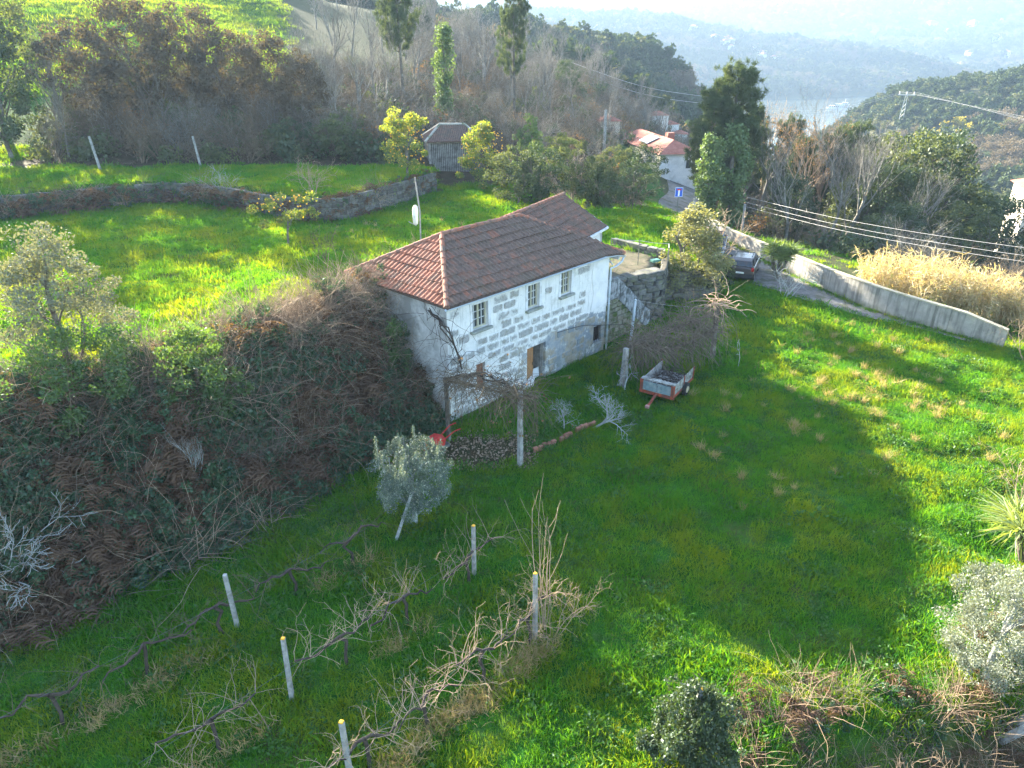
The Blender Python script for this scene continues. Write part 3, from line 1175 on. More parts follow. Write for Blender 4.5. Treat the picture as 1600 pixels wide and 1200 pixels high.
# only the part outside the main roof carries tiles: clip by the main roof's front and right slopes
Wi = Wm.inverted()
def to_wing(p):
    return Wi @ (HM @ Vector(p))
upw = Vector((0, WW / 2 + .05, WRZ - WE))
wt = lay((-2.6, -.05, WE), (1, 0, 0), upw, int((WL + 2.6) / TW) + 1, 7, [((WL + .06, 0, 0), (1, 0, 0)), ((0, WW / 2, 0), (0, 1, 0))], TILE_DARK, None, 5)
joined(wt, 'tiling', wr, TILE_DARK)
upw2 = Vector((0, -WW / 2 - .05, WRZ - WE))
wt2 = lay((WL + .05, WW + .05, WE), (-1, 0, 0), upw2, int((WL + 2.6) / TW) + 1, 7, [((0, WW / 2, 0), (0, -1, 0))], TILE_DARK, None, 6)
joined(wt2, 'back_tiling', wr, TILE_DARK)
ridge_line((-1.2, WW / 2, WRZ), (WL + .05, WW / 2, WRZ), wr, .04)
w = MB()
w.box((WL / 2 + .9, -.12, WE - .04), (WL - 1.8, .10, .10))
w.prism([(WL + .04, -.12, WE - .10), (WL + .04, WW / 2, WRZ - .10), (WL + .04, WW / 2, WRZ + .0), (WL + .04, -.12, WE + .0)], (.05, 0, 0))
wb(w, 'fascia', WPAINT)

# outside stair and landing at the right end of the house --------------
STAIRW = mat_noise('streaked_parapet', (.22, .24, .26), (.42, .44, .46), 2.0, .95, c3=(.09, .10, .10), s3=2.6, bmp=.03, bscale=14, l3=.44, h3=.62)
MOSSY = mat_noise('mossy_stone', (.20, .19, .15), (.30, .28, .22), 2.5, .95, c3=(.07, .11, .025), s3=1.3, bmp=.05, bscale=8, l3=.45, h3=.6)
st = empty('outside_stair', (0, 0, 0), 0, parent=house)
st['label'] = 'stone stair and streaked parapet climbing to the upper floor'
x0, y0 = 10.56, .35
rng = random.Random(5)
NST = 11
run, rise = 3.1 / NST, 2.55 / NST
b = MB()
b.box((x0 + .62, y0 + .75, 1.05), (1.22, 1.3, 3.1))
b.build('landing', MOSSY, st, bevel=.02)
for k in range(NST):
    b = MB()
    z1 = 2.6 - (k + 1) * rise
    b.box((x0 + 1.24 + (k + .5) * run, y0 + .75, (z1 - .5) / 2), (run - .004, 1.3, z1 + .5))
    b.build('step', MOSSY, st, bevel=.015)
# parapet: upright slabs along the front edge
xk = x0
while xk < x0 + 4.4:
    wd = rng.uniform(.22, .34)
    t = max(0, (xk - x0 - 1.2) / 3.1)
    zb = 2.55 * (1 - min(t, 1.0)) - .25
    zt_ = 3.38 - 2.55 * min(t, 1.0) + rng.uniform(-.04, .04)
    t2 = max(0, (xk + wd - x0 - 1.2) / 3.1)
    zt2 = 3.38 - 2.55 * min(t2, 1.0) + rng.uniform(-.03, .03)
    zb2 = 2.55 * (1 - min(t2, 1.0)) - .25
    b = MB()
    yy = y0 - .06 + rng.uniform(-.015, .015)
    b.prism([(xk, yy, zb), (xk + wd - .02, yy, zb2), (xk + wd - .02, yy, zt2), (xk, yy, zt_)], (0, .14, 0))
    b.build('parapet_slab', STAIRW, st, bevel=.015)
    xk += wd
# rough stone under the stair
rs = random.Random(8)
z = -.15
while z < 2.5:
    h = rs.uniform(.22, .36)
    xk = x0 + .02
    xmax = x0 + 1.3 + 3.0 * (1 - (z + h) / 2.5)
    while xk < xmax - .2:
        L = min(rs.uniform(.3, .6), xmax - xk)
        b = MB()
        b.box((xk + L / 2, y0 + .08, z + h / 2), (L - .03, .2 + rs.uniform(-.02, .04), h - .03), ry=rs.uniform(-.03, .03))
        b.build('stone', MOSSY, st, bevel=.03)
        xk += L
    z += h

# ------------------------------------------------------------------ plants: generators
def unit(a):
    return a / (np.linalg.norm(a, axis=-1, keepdims=True) + 1e-9)

def grow(rng, start, d0, L0, r0, nb, ratio=(.55, .8), ang=(.45, .95), up=.12, wob=.16, nseg=5, sides=(7, 5, 4, 3), rr=.55, taper=.4, first=.3, droop=0.0):
    """branching skeleton: list of (points, radii, sides, level) and twig tips"""
    lines, tips = [], []
    def rec(p, d, L, r, lev):
        pts = [p]
        n = nseg if lev < 2 else max(3, nseg - 1)
        for i in range(n):
            d = unit(d + rng.normal(0, wob, 3) + np.array([0, 0, up - droop * lev * (i / n)]))
            p = p + d * (L / n)
            pts.append(p)
        pts = np.array(pts)
        rad = np.linspace(r, max(r * taper, .003), n + 1)
        lines.append((pts, rad, sides[min(lev, len(sides) - 1)], lev))
        if lev < len(nb):
            for k in range(nb[lev]):
                t = rng.uniform(first if lev == 0 else .2, 1.0) if k else .97
                i = min(int(t * n), n - 1)
                f = t * n - i
                q = pts[i] * (1 - f) + pts[i + 1] * f
                dd = unit(pts[i + 1] - pts[i])
                side = unit(np.cross(dd, rng.normal(0, 1, 3)))
                a = rng.uniform(*ang)
                nd = unit(dd * math.cos(a) + side * math.sin(a))
                rec(q, nd, L * rng.uniform(*ratio) * (1.15 - .45 * t), np.interp(t, [0, 1], [r, r * taper]) * rr, lev + 1)
        else:
            tips.append(pts[-1])
            tips.append(pts[len(pts) // 2])
    rec(np.array(start, float), unit(np.array(d0, float)), L0, r0, 0)
    return lines, np.array(tips) if tips else np.zeros((0, 3))

def wood_mesh(name, lines, mat, rmin=0.0):
    V, F = lines_mesh([(p, np.maximum(r, rmin), n) for p, r, n, _ in lines])
    return mesh_np(name, V, F, True, mat)

def leaf_quads(P, rng, L, W, bias=None, var=.35):
    n = len(P)
    a = rng.normal(0, 1, (n, 3))
    if bias is not None:
        a = a + bias
    a = unit(a)
    b = unit(np.cross(a, rng.normal(0, 1, (n, 3))))
    s = rng.uniform(1 - var, 1 + var, (n, 1))
    a = a * s * L * .5
    b = b * s * W * .5
    V = np.stack([P - a, P + b, P + a, P - b], 1).reshape(-1, 3)
    F = np.arange(4 * n).reshape(-1, 4)
    return V, F

def blades(P, D, rng, L, W, seg_bend=.25):
    """narrow pointed blades from P along D: one quad + one tip triangle as two quads"""
    n = len(P)
    D = unit(D)
    side = unit(np.cross(D, rng.normal(0, 1, (n, 3))))
    L = np.broadcast_to(L, (n,))[:, None]
    W = np.broadcast_to(W, (n,))[:, None]
    bend = unit(np.cross(side, D)) * rng.uniform(-seg_bend, seg_bend, (n, 1)) * L
    bend[:, 2] -= np.abs(bend[:, 2]) * .5
    m = P + D * L * .55
    t = P + D * L + bend - np.array([0, 0, 1]) * L * .08
    V = np.stack([P - side * W * .5, P + side * W * .5, m + side * W * .42, m - side * W * .42, t + side * W * .08, t - side * W * .08], 1).reshape(-1, 3)
    b = (np.arange(n) * 6)[:, None]
    F = np.concatenate([b + np.array([[0, 1, 2, 3]]), b + np.array([[3, 2, 4, 5]])])
    return V, F

def cat_mesh(name, parts, mat, smooth=False):
    Vs, Fs, b = [], [], 0
    for V, F in parts:
        Vs.append(V)
        Fs.append(F + b)
        b += len(V)
    return mesh_np(name, np.concatenate(Vs), np.concatenate(Fs), smooth, mat)

def clump_points(rng, centres, rad, per, flat=.8):
    n = len(centres)
    P = rng.normal(0, 1, (n * per, 3))
    P = unit(P) * rng.uniform(.25, 1, (n * per, 1)) ** .6
    P[:, 2] *= flat
    R_ = np.repeat(np.broadcast_to(rad, (n,)), per)[:, None]
    return np.repeat(centres, per, 0) + P * R_

# bark and foliage
BARK = mat_noise('bark', (.085, .070, .055), (.15, .13, .105), 6, .95, c3=(.22, .22, .19), s3=2, bmp=.01)
BARKG = mat_noise('pale_bark', (.12, .11, .092), (.22, .205, .175), 5, .95, c3=(.30, .29, .25), s3=2, rnd=.15)
BARKW = mat_noise('lichen_bark', (.28, .30, .28), (.42, .44, .42), 5, .95, c3=(.24, .23, .2), s3=3)
TWIG = mat_noise('brown_twig', (.12, .09, .058), (.20, .155, .105), 4, .95, rnd=.25)
TWIGP = mat_noise('tan_twig', (.30, .21, .14), (.42, .32, .22), 4, .9, rnd=.2)
TWIGG = mat_noise('grey_cane', (.125, .098, .073), (.22, .175, .132), 4, .95, rnd=.2)
TWIGD = mat_noise('dark_vine', (.045, .036, .03), (.085, .068, .055), 6, .95)
L_OLIVE = leaf('olive_leaf', (.065, .105, .090), (.165, .215, .165), .22, 1.4, 0.048, 1.4, c3=(.42, .45, .36), t3=.10)
L_EVER = leaf('evergreen_leaf', (.030, .055, .020), (.060, .090, .030), .25, 1.7, 0.040, .8)
L_BUSH = leaf('bush_leaf', (.055, .080, .030), (.105, .125, .050), .32, 1.7, 0.032, .8)
L_LAUREL = leaf('laurel_leaf', (.035, .085, .018), (.085, .15, .028), .40, 1.9, 0.048, .9)
L_ORANGE = leaf('orange_leaf', (.080, .135, .020), (.16, .20, .030), .45, 1.9, 0.040, .8, c3=(.42, .33, .03), t3=.10)
L_PINE = leaf('pine_needle', (.035, .065, .026), (.085, .115, .042), .25, 1.6, 0.024, .5)
L_IVY = leaf('ivy_leaf', (.065, .12, .030), (.12, .185, .048), .30, 1.7, 0.048, 1.2)
L_SILVER = leaf('silver_bush_leaf', (.115, .145, .115), (.235, .265, .20), .28, 1.3, 0.048, 1.2)
L_GOLD = leaf('golden_bush_leaf', (.10, .12, .05), (.20, .205, .09), .38, 1.6, 0.040, .7)
L_DRY = leaf('dry_leaf', (.17, .095, .045), (.26, .16, .085), .30, 1.3, 0.012, 1.0)
L_FERN = leaf('dead_fern', (.095, .060, .040), (.165, .105, .070), .25, 1.3, 0.008, .9)
L_BRAM = leaf('bramble_leaf', (.020, .066, .030), (.052, .115, .040), .25, 1.7, 0.048, .6, c3=(.13, .10, .045), t3=.13)
L_REED = leaf('reed_leaf', (.46, .37, .22), (.62, .53, .36), .35, 1.2, 0.016, .8, c3=(.30, .33, .10), t3=.10)
L_STRAW = leaf('straw', (.30, .24, .12), (.44, .36, .19), .35, 1.2, 0.012, .8)
L_YUCCA = leaf('yucca_leaf', (.11, .17, .045), (.21, .27, .08), .35, 1.6, 0.048, .6)
L_BROOM = leaf('broom_twig', (.10, .135, .05), (.17, .20, .075), .30, 1.5, 0.012, .6)
FRUIT = plain('orange_fruit', (.85, .42, .02), .5)

def leafy(name, seed, H, W, trunk_h, nclump, per, leafL, leafW, lmat, shape='round', crad=.42, bark=BARK, upb=0.0, r0=None, nb=(7, 4, 3)):
    """(trunk mesh, crown mesh, H): crown filled with leaf clumps round the twig ends"""
    rng = np.random.RandomState(seed)
    lines, tips = grow(rng, (0, 0, -.1), (rng.normal(0, .05), rng.normal(0, .05), 1), H * .72, r0 or H * .022, nb, (.38, .62), (.5, 1.1), .10, .12, 5, first=max(.15, trunk_h / H))
    c = []
    nclump, per, crad = int(nclump * .62), int(per * 1.6), crad * .80
    while len(c) < nclump:
        p = rng.uniform(-1, 1, 3)
        q = np.linalg.norm(p)
        if q > 1 or q < rng.uniform(.2, .75):
            continue
        zz = (p[2] + 1) / 2
        if shape == 'cone':
            k = (1 - zz) ** .75 * .95 + .08
        elif shape == 'column':
            k = min(1, 3 * zz + .3) * (1 - zz ** 4) + .1
        else:
            k = 1.0
        lob = 1 + .34 * math.sin(3 * math.atan2(p[1], p[0]) + seed) * math.cos(4 * p[2] + seed)
        if shape == 'round':
            xy = p[:2] * W / 2 * lob
        else:
            u = unit(p[:2]) * min(1, np.linalg.norm(p[:2]) / max(.2, math.sqrt(max(1e-3, 1 - p[2] ** 2))))
            xy = u * W / 2 * k * lob
        c.append((xy[0], xy[1], trunk_h + zz * (H - trunk_h)))
    c = np.array(c)
    P = clump_points(rng, c, crad * rng.uniform(.6, 1.35, len(c)), per)
    P[:, 2] = np.maximum(P[:, 2], .1)
    ctr = np.array([0, 0, trunk_h + (H - trunk_h) * .45])
    V, F = leaf_quads(P, rng, leafL, leafW, unit(P - ctr) * .7 + np.array([0, 0, upb]))
    return wood_mesh(name + '_wood', lines, bark), mesh_np(name + '_leaves', V, F, False, lmat), H

def bare(name, seed, H, bark, nb=(9, 6, 5), wob=.13, up=.12, r0=None, ang=(.35, .8), first=.3, rmin=.006, dry=0, ratio=(.45, .75), L=.62):
    rng = np.random.RandomState(seed)
    lines, tips = grow(rng, (0, 0, -.15), (rng.normal(0, .06), rng.normal(0, .06), 1), H * L, r0 or H * .016, nb, ratio, ang, up, wob, 5, first=first)
    w = wood_mesh(name + '_wood', lines, bark, rmin)
    cr = None
    if dry:
        P = tips[rng.randint(0, len(tips), dry)] + rng.normal(0, .12, (dry, 3))
        V, F = leaf_quads(P, rng, .14, .08)
        cr = mesh_np(name + '_leaves', V, F, False, L_DRY)
    return w, cr, H

def bare_shrub(name, seed, H, bark, stems=12, nb=(6, 4), spread=.7, rmin=.005, wob=.2, up=.04, r0=.02, droop=.05):
    rng = np.random.RandomState(seed)
    lines = []
    for k in range(stems):
        a = rng.uniform(0, 6.283)
        q = rng.uniform(.05, spread)
        l, _ = grow(rng, (math.cos(a) * .15 * H * q, math.sin(a) * .15 * H * q, -.1), (math.cos(a) * q, math.sin(a) * q, 1), H * rng.uniform(.55, .9), r0, nb, (.35, .6), (.4, 1.0), up, wob, 5, sides=(5, 4, 3), droop=droop)
        lines += l
    return wood_mesh(name + '_wood', lines, bark, rmin), None, H

def pine(name, seed, H, W, bare_h, lmat=L_PINE, per=46):
    """open crown of needle clumps at the ends of up-swept boughs"""
    rng = np.random.RandomState(seed)
    lines = [(np.array([[0, 0, -.2], [.1, .05, H * .3], [.05, .15, H * .65], [0, .1, H * .97]]), np.array([H * .02, H * .017, H * .011, .03]), 7, 0)]
    tuft = []
    z = bare_h
    while z < H * .95:
        f = (z - bare_h) / (H - bare_h)
        n = rng.randint(3, 6)
        a0 = rng.uniform(0, 6.283)
        for k in range(n):
            a = a0 + k * 6.283 / n + rng.normal(0, .3)
            L = W / 2 * (1 - f) ** .6 * rng.uniform(.6, 1.15) * min(1, .6 + f * 2.2) + .3
            d = np.array([math.cos(a), math.sin(a), rng.uniform(.1, .5)])
            pts = [np.array([.06, .1, z])]
            for s in range(4):
                d = unit(d + np.array([0, 0, .16]) + rng.normal(0, .09, 3))
                pts.append(pts[-1] + d * L / 4)
            pts = np.array(pts)
            lines.append((pts, np.linspace(.05, .015, 5) * H / 12, 4, 1))
            for c in [pts[4], pts[3] + rng.normal(0, .25, 3)] + ([pts[2] + rng.normal(0, .3, 3)] if L > 1.6 else []):
                m = 7
                tuft += list(c + rng.normal(0, .30, (m, 3)) * np.array([1, 1, .75]))
        z += rng.uniform(.75, 1.15) * H / 12
    tuft += list(np.array([0, .1, H * .97]) + rng.normal(0, .22, (8, 3)))
    T = np.array(tuft)
    D = unit(rng.normal(0, 1, (len(T) * per, 3)) + np.array([0, 0, .9]))
    P = np.repeat(T, per, 0) + rng.normal(0, .09, (len(T) * per, 3))
    s = unit(np.cross(D, rng.normal(0, 1, D.shape)))
    L = rng.uniform(.18, .36, (len(D), 1))
    V = np.stack([P - s * .02, P + s * .02, P + D * L + s * .008, P + D * L - s * .008], 1).reshape(-1, 3)
    return wood_mesh(name + '_wood', lines, BARK), mesh_np(name + '_needles', V, np.arange(len(V)).reshape(-1, 4), False, lmat), H

def ivy_column(name, seed, H, r):
    rng = np.random.RandomState(seed)
    lines = [(np.array([[0, 0, -.2], [.1, 0, H * .4], [0, .1, H]]), np.array([.25, .2, .12]), 7, 0)]
    n = 90
    c = []
    for k in range(n):
        z = rng.uniform(.0, 1)
        a = rng.uniform(0, 6.283)
        q = r * rng.uniform(.4, 1.0) * (1.1 - .35 * abs(z - .5)) * (1 + .2 * math.sin(z * 9 + seed))
        c.append((q * math.cos(a), q * math.sin(a), .2 + z * H))
    P = clump_points(rng, np.array(c), .55, 70, 1.1)
    P[:, 2] = np.maximum(P[:, 2], .1)
    V, F = leaf_quads(P, rng, .20, .17)
    return wood_mesh(name + '_wood', lines, BARK), mesh_np(name + '_leaves', V, F, False, L_IVY), H

def place(proto, name, x, y, h, rz, label, cat, group=None, wide=1.0, z=None, lean=(0, 0), crown_mat=None, wood_mat=None, parts=('trunk', 'crown')):
    w, c, H = proto
    e = empty(name, (x, y, (gz(x, y) if z is None else z)), rz, label, cat, group)
    s = h / H
    e.scale = (s * wide, s * wide, s)
    e.rotation_euler = (lean[0], lean[1], rz)
    for me, nm, mt in ((w, parts[0], wood_mat), (c, parts[1], crown_mat)):
        if me is None:
            continue
        o = bpy.data.objects.new(nm, me)
        put(o, e)
        if mt:
            o.material_slots[0].link = 'OBJECT'
            o.material_slots[0].material = mt
    return e

# ------------------------------------------------------------------ scattering (uncountable cover only)
def scatter(name, P, rot, scl, pick, tint, sources, label, mats=None):
    n = len(P)
    me = bpy.data.meshes.new(name)
    me.vertices.add(n)
    me.vertices.foreach_set('co', np.ascontiguousarray(P, np.float32).ravel())
    for nm, ty, arr in (('rot', 'FLOAT_VECTOR', rot), ('scl', 'FLOAT', scl), ('pick', 'INT', pick), ('tint', 'FLOAT', tint)):
        at = me.attributes.new(nm, ty, 'POINT')
        if ty == 'FLOAT_VECTOR':
            at.data.foreach_set('vector', np.ascontiguousarray(arr, np.float32).ravel())
        elif ty == 'INT':
            at.data.foreach_set('value', np.ascontiguousarray(arr, np.int32))
        else:
            at.data.foreach_set('value', np.ascontiguousarray(arr, np.float32))
    o = bpy.data.objects.new(name, me)
    put(o, kind='stuff', label=label)
    src = bpy.data.collections.new(name + '_sources')
    for k, s in enumerate(sources):
        so = bpy.data.objects.new('%s_source_%03d' % (name, k), s)
        src.objects.link(so)
    ng = bpy.data.node_groups.new(name, 'GeometryNodeTree')
    ng.interface.new_socket('Geometry', in_out='INPUT', socket_type='NodeSocketGeometry')
    ng.interface.new_socket('Geometry', in_out='OUTPUT', socket_type='NodeSocketGeometry')
    N, L = ng.nodes, ng.links
    gi, go = N.new('NodeGroupInput'), N.new('NodeGroupOutput')
    ip = N.new('GeometryNodeInstanceOnPoints')
    ci = N.new('GeometryNodeCollectionInfo')
    ci.inputs['Collection'].default_value = src
    ci.inputs['Separate Children'].default_value = True
    ci.inputs['Reset Children'].default_value = True
    ip.inputs['Pick Instance'].default_value = True
    L.new(gi.outputs[0], ip.inputs['Points'])
    L.new(ci.outputs[0], ip.inputs['Instance'])
    def attr(nm, ty):
        a = N.new('GeometryNodeInputNamedAttribute')
        a.data_type = ty
        a.inputs['Name'].default_value = nm
        return a.outputs['Attribute']
    L.new(attr('pick', 'INT'), ip.inputs['Instance Index'])
    er = N.new('FunctionNodeEulerToRotation')
    L.new(attr('rot', 'FLOAT_VECTOR'), er.inputs[0])
    L.new(er.outputs[0], ip.inputs['Rotation'])
    L.new(attr('scl', 'FLOAT'), ip.inputs['Scale'])
    L.new(ip.outputs[0], go.inputs[0])
    md = o.modifiers.new('scatter', 'NODES')
    md.node_group = ng
    return o

RG = np.random.RandomState(77)
def rrot(n, tilt=.15):
    return np.stack([RG.normal(0, tilt, n), RG.normal(0, tilt, n), RG.uniform(0, 6.283, n)], 1)

def jgrid(x0, x1, y0, y1, st):
    X, Y = np.meshgrid(np.arange(x0, x1, st), np.arange(y0, y1, st))
    X = X.ravel() + RG.uniform(-.6, .6, X.size) * st
    Y = Y.ravel() + RG.uniform(-.6, .6, Y.size) * st
    return X, Y

HOUSEP = [tuple((HM @ Vector((a, b, 0)))[:2]) for a, b in ((-.1, -.15), (10.5, -.15), (15.2, .2), (15.2, 1.8), (10.5, 6.1), (-.1, 6.1))]
WINGP = [tuple((Wm @ Vector((a, b, 0)))[:2]) for a, b in ((-3, 0), (6, 0), (6, 5.3), (-3, 5.3))]
def in_view(X, Y, Z, margin=60):
    f = Y * math.cos(R(26)) - (Z - 14) * math.sin(R(26))
    u = Y * math.sin(R(26)) + (Z - 14) * math.cos(R(26))
    px = 800 + 1100 * X / np.maximum(f, .1)
    py = 600 - 1100 * u / np.maximum(f, .1)
    return (f > 1) & (px > -margin) & (px < 1600 + margin) & (py > -margin) & (py < 1200 + margin)

L_DULL = leaf('dull_grass', (.075, .105, .028), (.16, .165, .055), .4, 1.4, .01, .9)
L_GRASS = leaf('grass_blade', (.018, .150, .010), (.048, .225, .012), .5, 1.7, 0.012, .7, inst=True, c4=(.085, .220, .012), tr=(2.5, 1.05, .25))
L_WEED = leaf('weed_leaf', (.030, .10, .016), (.06, .15, .022), .40, 1.9, 0.024, .7)

def tuft(name, seed, n, rad, h, w, mat, spread=.45, weeds=0):
    rng = np.random.RandomState(seed)
    P = np.concatenate([rng.normal(0, rad * .55, (n, 2)), np.full((n, 1), -.03)], 1)
    D = np.concatenate([rng.normal(0, spread, (n, 2)), np.ones((n, 1))], 1)
    parts = [blades(P, D, rng, rng.uniform(.45, 1.15, n) * h, rng.uniform(.7, 1.3, n) * w, .45)]
    return cat_mesh(name, parts, mat)
GR = [tuft('grass_tuft', 1, 70, .30, .24, .017, L_GRASS), tuft('grass_tuft', 2, 60, .28, .19, .018, L_GRASS, .6), tuft('grass_tuft', 3, 55, .34, .32, .016, L_GRASS, .4)]
GR.append(tuft('dull_tuft', 8, 55, .34, .20, .015, L_DULL, .8))
rw = np.random.RandomState(4)
Pw = rw.normal(0, .15, (70, 3)) * np.array([1, 1, .35]) + np.array([0, 0, .10])
GR.append(mesh_np('weed_clump', *leaf_quads(Pw, rw, .09, .05, np.array([0, 0, .3])), False, L_WEED))
GRF = [tuft('far_grass_tuft', 5, 60, .6, .30, .035, L_GRASS, .5), tuft('far_grass_tuft', 6, 60, .6, .38, .033, L_GRASS, .45), tuft('far_grass_tuft', 9, 50, .6, .28, .03, L_DULL, .6)]

def grass_mask(X, Y):
    b, f, yd = cover(X, Y)
    keep = (RG.uniform(0, 1, X.shape) > b * 1.15) & (yd < .5) & ~in_poly(X, Y, HOUSEP) & ~in_poly(X, Y, WINGP)
    keep &= ~in_poly(X + RG.normal(0, .07, X.shape), Y, LANEPOLY)
    return keep

def sow(name, X, Y, src, s0, s1, label, weed=None):
    Z = zt(X, Y)
    k = in_view(X, Y, Z, 90) & grass_mask(X, Y)
    X, Y, Z = X[k], Y[k], Z[k]
    n = len(X)
    hgt = .5 + .55 * fbm(X, Y, 1 / 4., 51) + .35 * fbm(X, Y, 1 / 1.1, 55)
    tint = np.clip(.35 + .75 * fbm(X, Y, 1 / 6., 52) + .5 * fbm(X, Y, 1 / 1.4, 53), 0, 1)
    dull = len(src) - (2 if weed else 1)
    pick = RG.randint(0, dull, n)
    pd = RG.uniform(0, 1, n) < .03 + .45 * np.clip(fbm(X, Y, 1 / 3.5, 56) + .5 * fbm(X, Y, 1 / 1.2, 57) - .35, 0, 1)
    pick = np.where(pd, dull, pick)
    if weed:
        pw = RG.uniform(0, 1, n) < .04 + .30 * np.clip(fbm(X, Y, 1 / 3., 54), 0, 1)
        pick = np.where(pw & ~pd, len(src) - 1, pick)
    hgt = np.clip(hgt, -.1, 1.6)
    scatter(name, np.stack([X, Y, Z], 1), rrot(n, .12), (s0 + (s1 - s0) * hgt) * RG.uniform(.75, 1.25, n), pick, tint, src, label)
    return n

X, Y = jgrid(-19, 26, 7, 33, .23)
n1 = sow('lawn_grass', X, Y, GR, .55, 1.15, 'bright green grass of the lower lawn and old vineyard', True)
X, Y = jgrid(-46, 30, 20, 64, .42)
k = (Y > 33) | (sdist(X, Y, EDGE) > 4)
n2 = sow('terrace_grass', X[k], Y[k], GRF, .55, 1.0, 'green grass on the terraces and beyond the house')
X, Y = jgrid(-75, -8, 75, 145, .9)
hf = hillfield(X, Y) > RG.uniform(.2, 1, X.shape)
X, Y = X[hf], Y[hf]
Z = zt(X, Y)
k = in_view(X, Y, Z, 60)
X, Y, Z = X[k], Y[k], Z[k]
n = len(X)
scatter('hillside_grass', np.stack([X, Y, Z], 1), rrot(n), RG.uniform(.9, 1.7, n), RG.randint(0, 2, n), np.clip(.6 + .4 * fbm(X, Y, 1 / 9., 58), 0, 1), GRF, 'pale green pasture high on the left hill')
print('grass', n1, n2, n)

# ------------------------------------------------------------------ woods and thickets as masses
def twig_ball(name, seed, n, r, L, rad, mat, arch=.5):
    """tangle of arching canes"""
    rng = np.random.RandomState(seed)
    lines = []
    for k in range(n):
        p = np.append(rng.normal(0, r * .5, 2), rng.uniform(-.1, .15))
        d = unit(np.append(rng.normal(0, .6, 2), rng.uniform(.3, 1.2)))
        pts = [p]
        for s in range(5):
            d = unit(d + rng.normal(0, .16, 3) - np.array([0, 0, arch * .32]))
            pts.append(pts[-1] + d * L * rng.uniform(.14, .24))
        lines.append((np.array(pts), np.linspace(rad, rad * .4, 6), 3, 0))
    return wood_mesh(name, lines, mat)

def leaf_ball(name, seed, nc, per, r, L, W, mat, flat=.75, cr=.35, upb=.3):
    rng = np.random.RandomState(seed)
    c = unit(rng.normal(0, 1, (nc, 3))) * rng.uniform(.35, 1, (nc, 1)) * r * (1 - cr * .6)
    c[:, 2] = c[:, 2] * flat + r * flat * .5
    P = clump_points(rng, c, r * cr, per)
    V, F = leaf_quads(P, rng, L, W, unit(P) * .5 + np.array([0, 0, upb]))
    return mesh_np(name, V, F, False, mat)

def fern(name, seed, n, L, mat):
    """dead fronds: a drooping midrib with pinnae"""
    rng = np.random.RandomState(seed)
    parts = []
    for k in range(n):
        a = rng.uniform(0, 6.283)
        d = unit(np.array([math.cos(a), math.sin(a), rng.uniform(.3, 1.0)]))
        p = np.append(rng.normal(0, .15, 2), rng.uniform(0, .2))
        pts = []
        for s in range(9):
            d = unit(d - np.array([0, 0, .17]))
            p = p + d * L / 9
            pts.append(p)
        pts = np.array(pts)
        sd = unit(np.cross(d, [0, 0, 1]) + 1e-6)
        for sgn in (-1, 1):
            D = np.repeat((sd * sgn)[None], 9, 0) + rng.normal(0, .2, (9, 3)) + d * .4
            parts.append(blades(pts, D, rng, L * .26 * np.sin(np.linspace(.5, 3.0, 9)) + .02, .035, .2))
        parts.append(blades(np.array([pts[0]]), np.array([pts[-1] - pts[0]]), rng, np.array([L * .8]), .012, .1))
    return cat_mesh(name, parts, mat)

BR = [leaf_ball('bramble_clump', 1, 7, 52, .55, .075, .055, L_BRAM, cr=.28), leaf_ball('bramble_clump', 2, 6, 50, .5, .07, .05, L_BRAM, cr=.28),
      fern('fern_clump', 3, 16, .9, L_FERN), fern('fern_clump', 4, 13, .75, L_FERN),
      twig_ball('cane_clump', 5, 40, .5, 1.5, .006, TWIGG), twig_ball('cane_clump', 6, 30, .5, 1.8, .007, TWIGP), twig_ball('cane_clump', 7, 46, .5, 1.1, .005, TWIGG),
      leaf_ball('dry_leaf_clump', 8, 6, 18, .5, .07, .045, L_DRY)]

X, Y = jgrid(-27, -2, 0, 34, .30)
s = sdist(X, Y, EDGE)
k = (s > -.5) & (s < 6.2) & ~in_poly(X, Y, HOUSEP)
# follow the house's left wall but leave the wall itself clear
X, Y, s = X[k], Y[k], s[k]
rep = 3
X, Y, s = np.repeat(X, rep), np.repeat(Y, rep), np.repeat(s, rep)
hump = np.interp(s, [-.5, .4, 2.2, 4.2, 5.2, 6.2], [.25, .9, 1.15, 1.55, 1.1, .2]) * (1 + .5 * fbm(X, Y, 1 / 3.0, 61) + .25 * fbm(X, Y, 1 / 1.1, 68))
hump = hump + .45 * sstep(-9.3, -6.6, X) * np.interp(s, [.2, 1.4, 3.2, 5.2], [0, 1, .8, 0])
lvl = np.tile(np.array([.25, .62, 1.0]), len(X) // rep)
Z = zt(X, Y) + hump * lvl - .35
k = in_view(X, Y, Z, 160)
X, Y, Z, s, lvl = X[k], Y[k], Z[k], s[k], lvl[k]
n = len(X)
u = RG.uniform(0, 1, n)
patch = fbm(X, Y, 1 / 3.6, 62) + .5 * fbm(X, Y, 1 / 1.3, 63)
top = sstep(2.6, 4.2, s)
east = sstep(-10.5, -7.5, X)
pick = np.where(u < .5, 0, 1)
pick = np.where((patch > .35) & (u < .75), RG.randint(2, 4, n), pick)
cane = (u < (0.04 + .10 * east * sstep(.4, 1.6, s) + top * (.25 + .28 * east))) 
pick = np.where(cane, RG.randint(4, 7, n), pick)
pick = np.where((RG.uniform(0, 1, n) < .10 * top), 7, pick)
scatter('bramble_thicket', np.stack([X, Y, Z], 1), rrot(n, .35), RG.uniform(.6, 1.5, n), pick, RG.uniform(0, 1, n), BR, 'dense bramble and dead fern thicket covering the bank left of the house')
print('bramble', n)

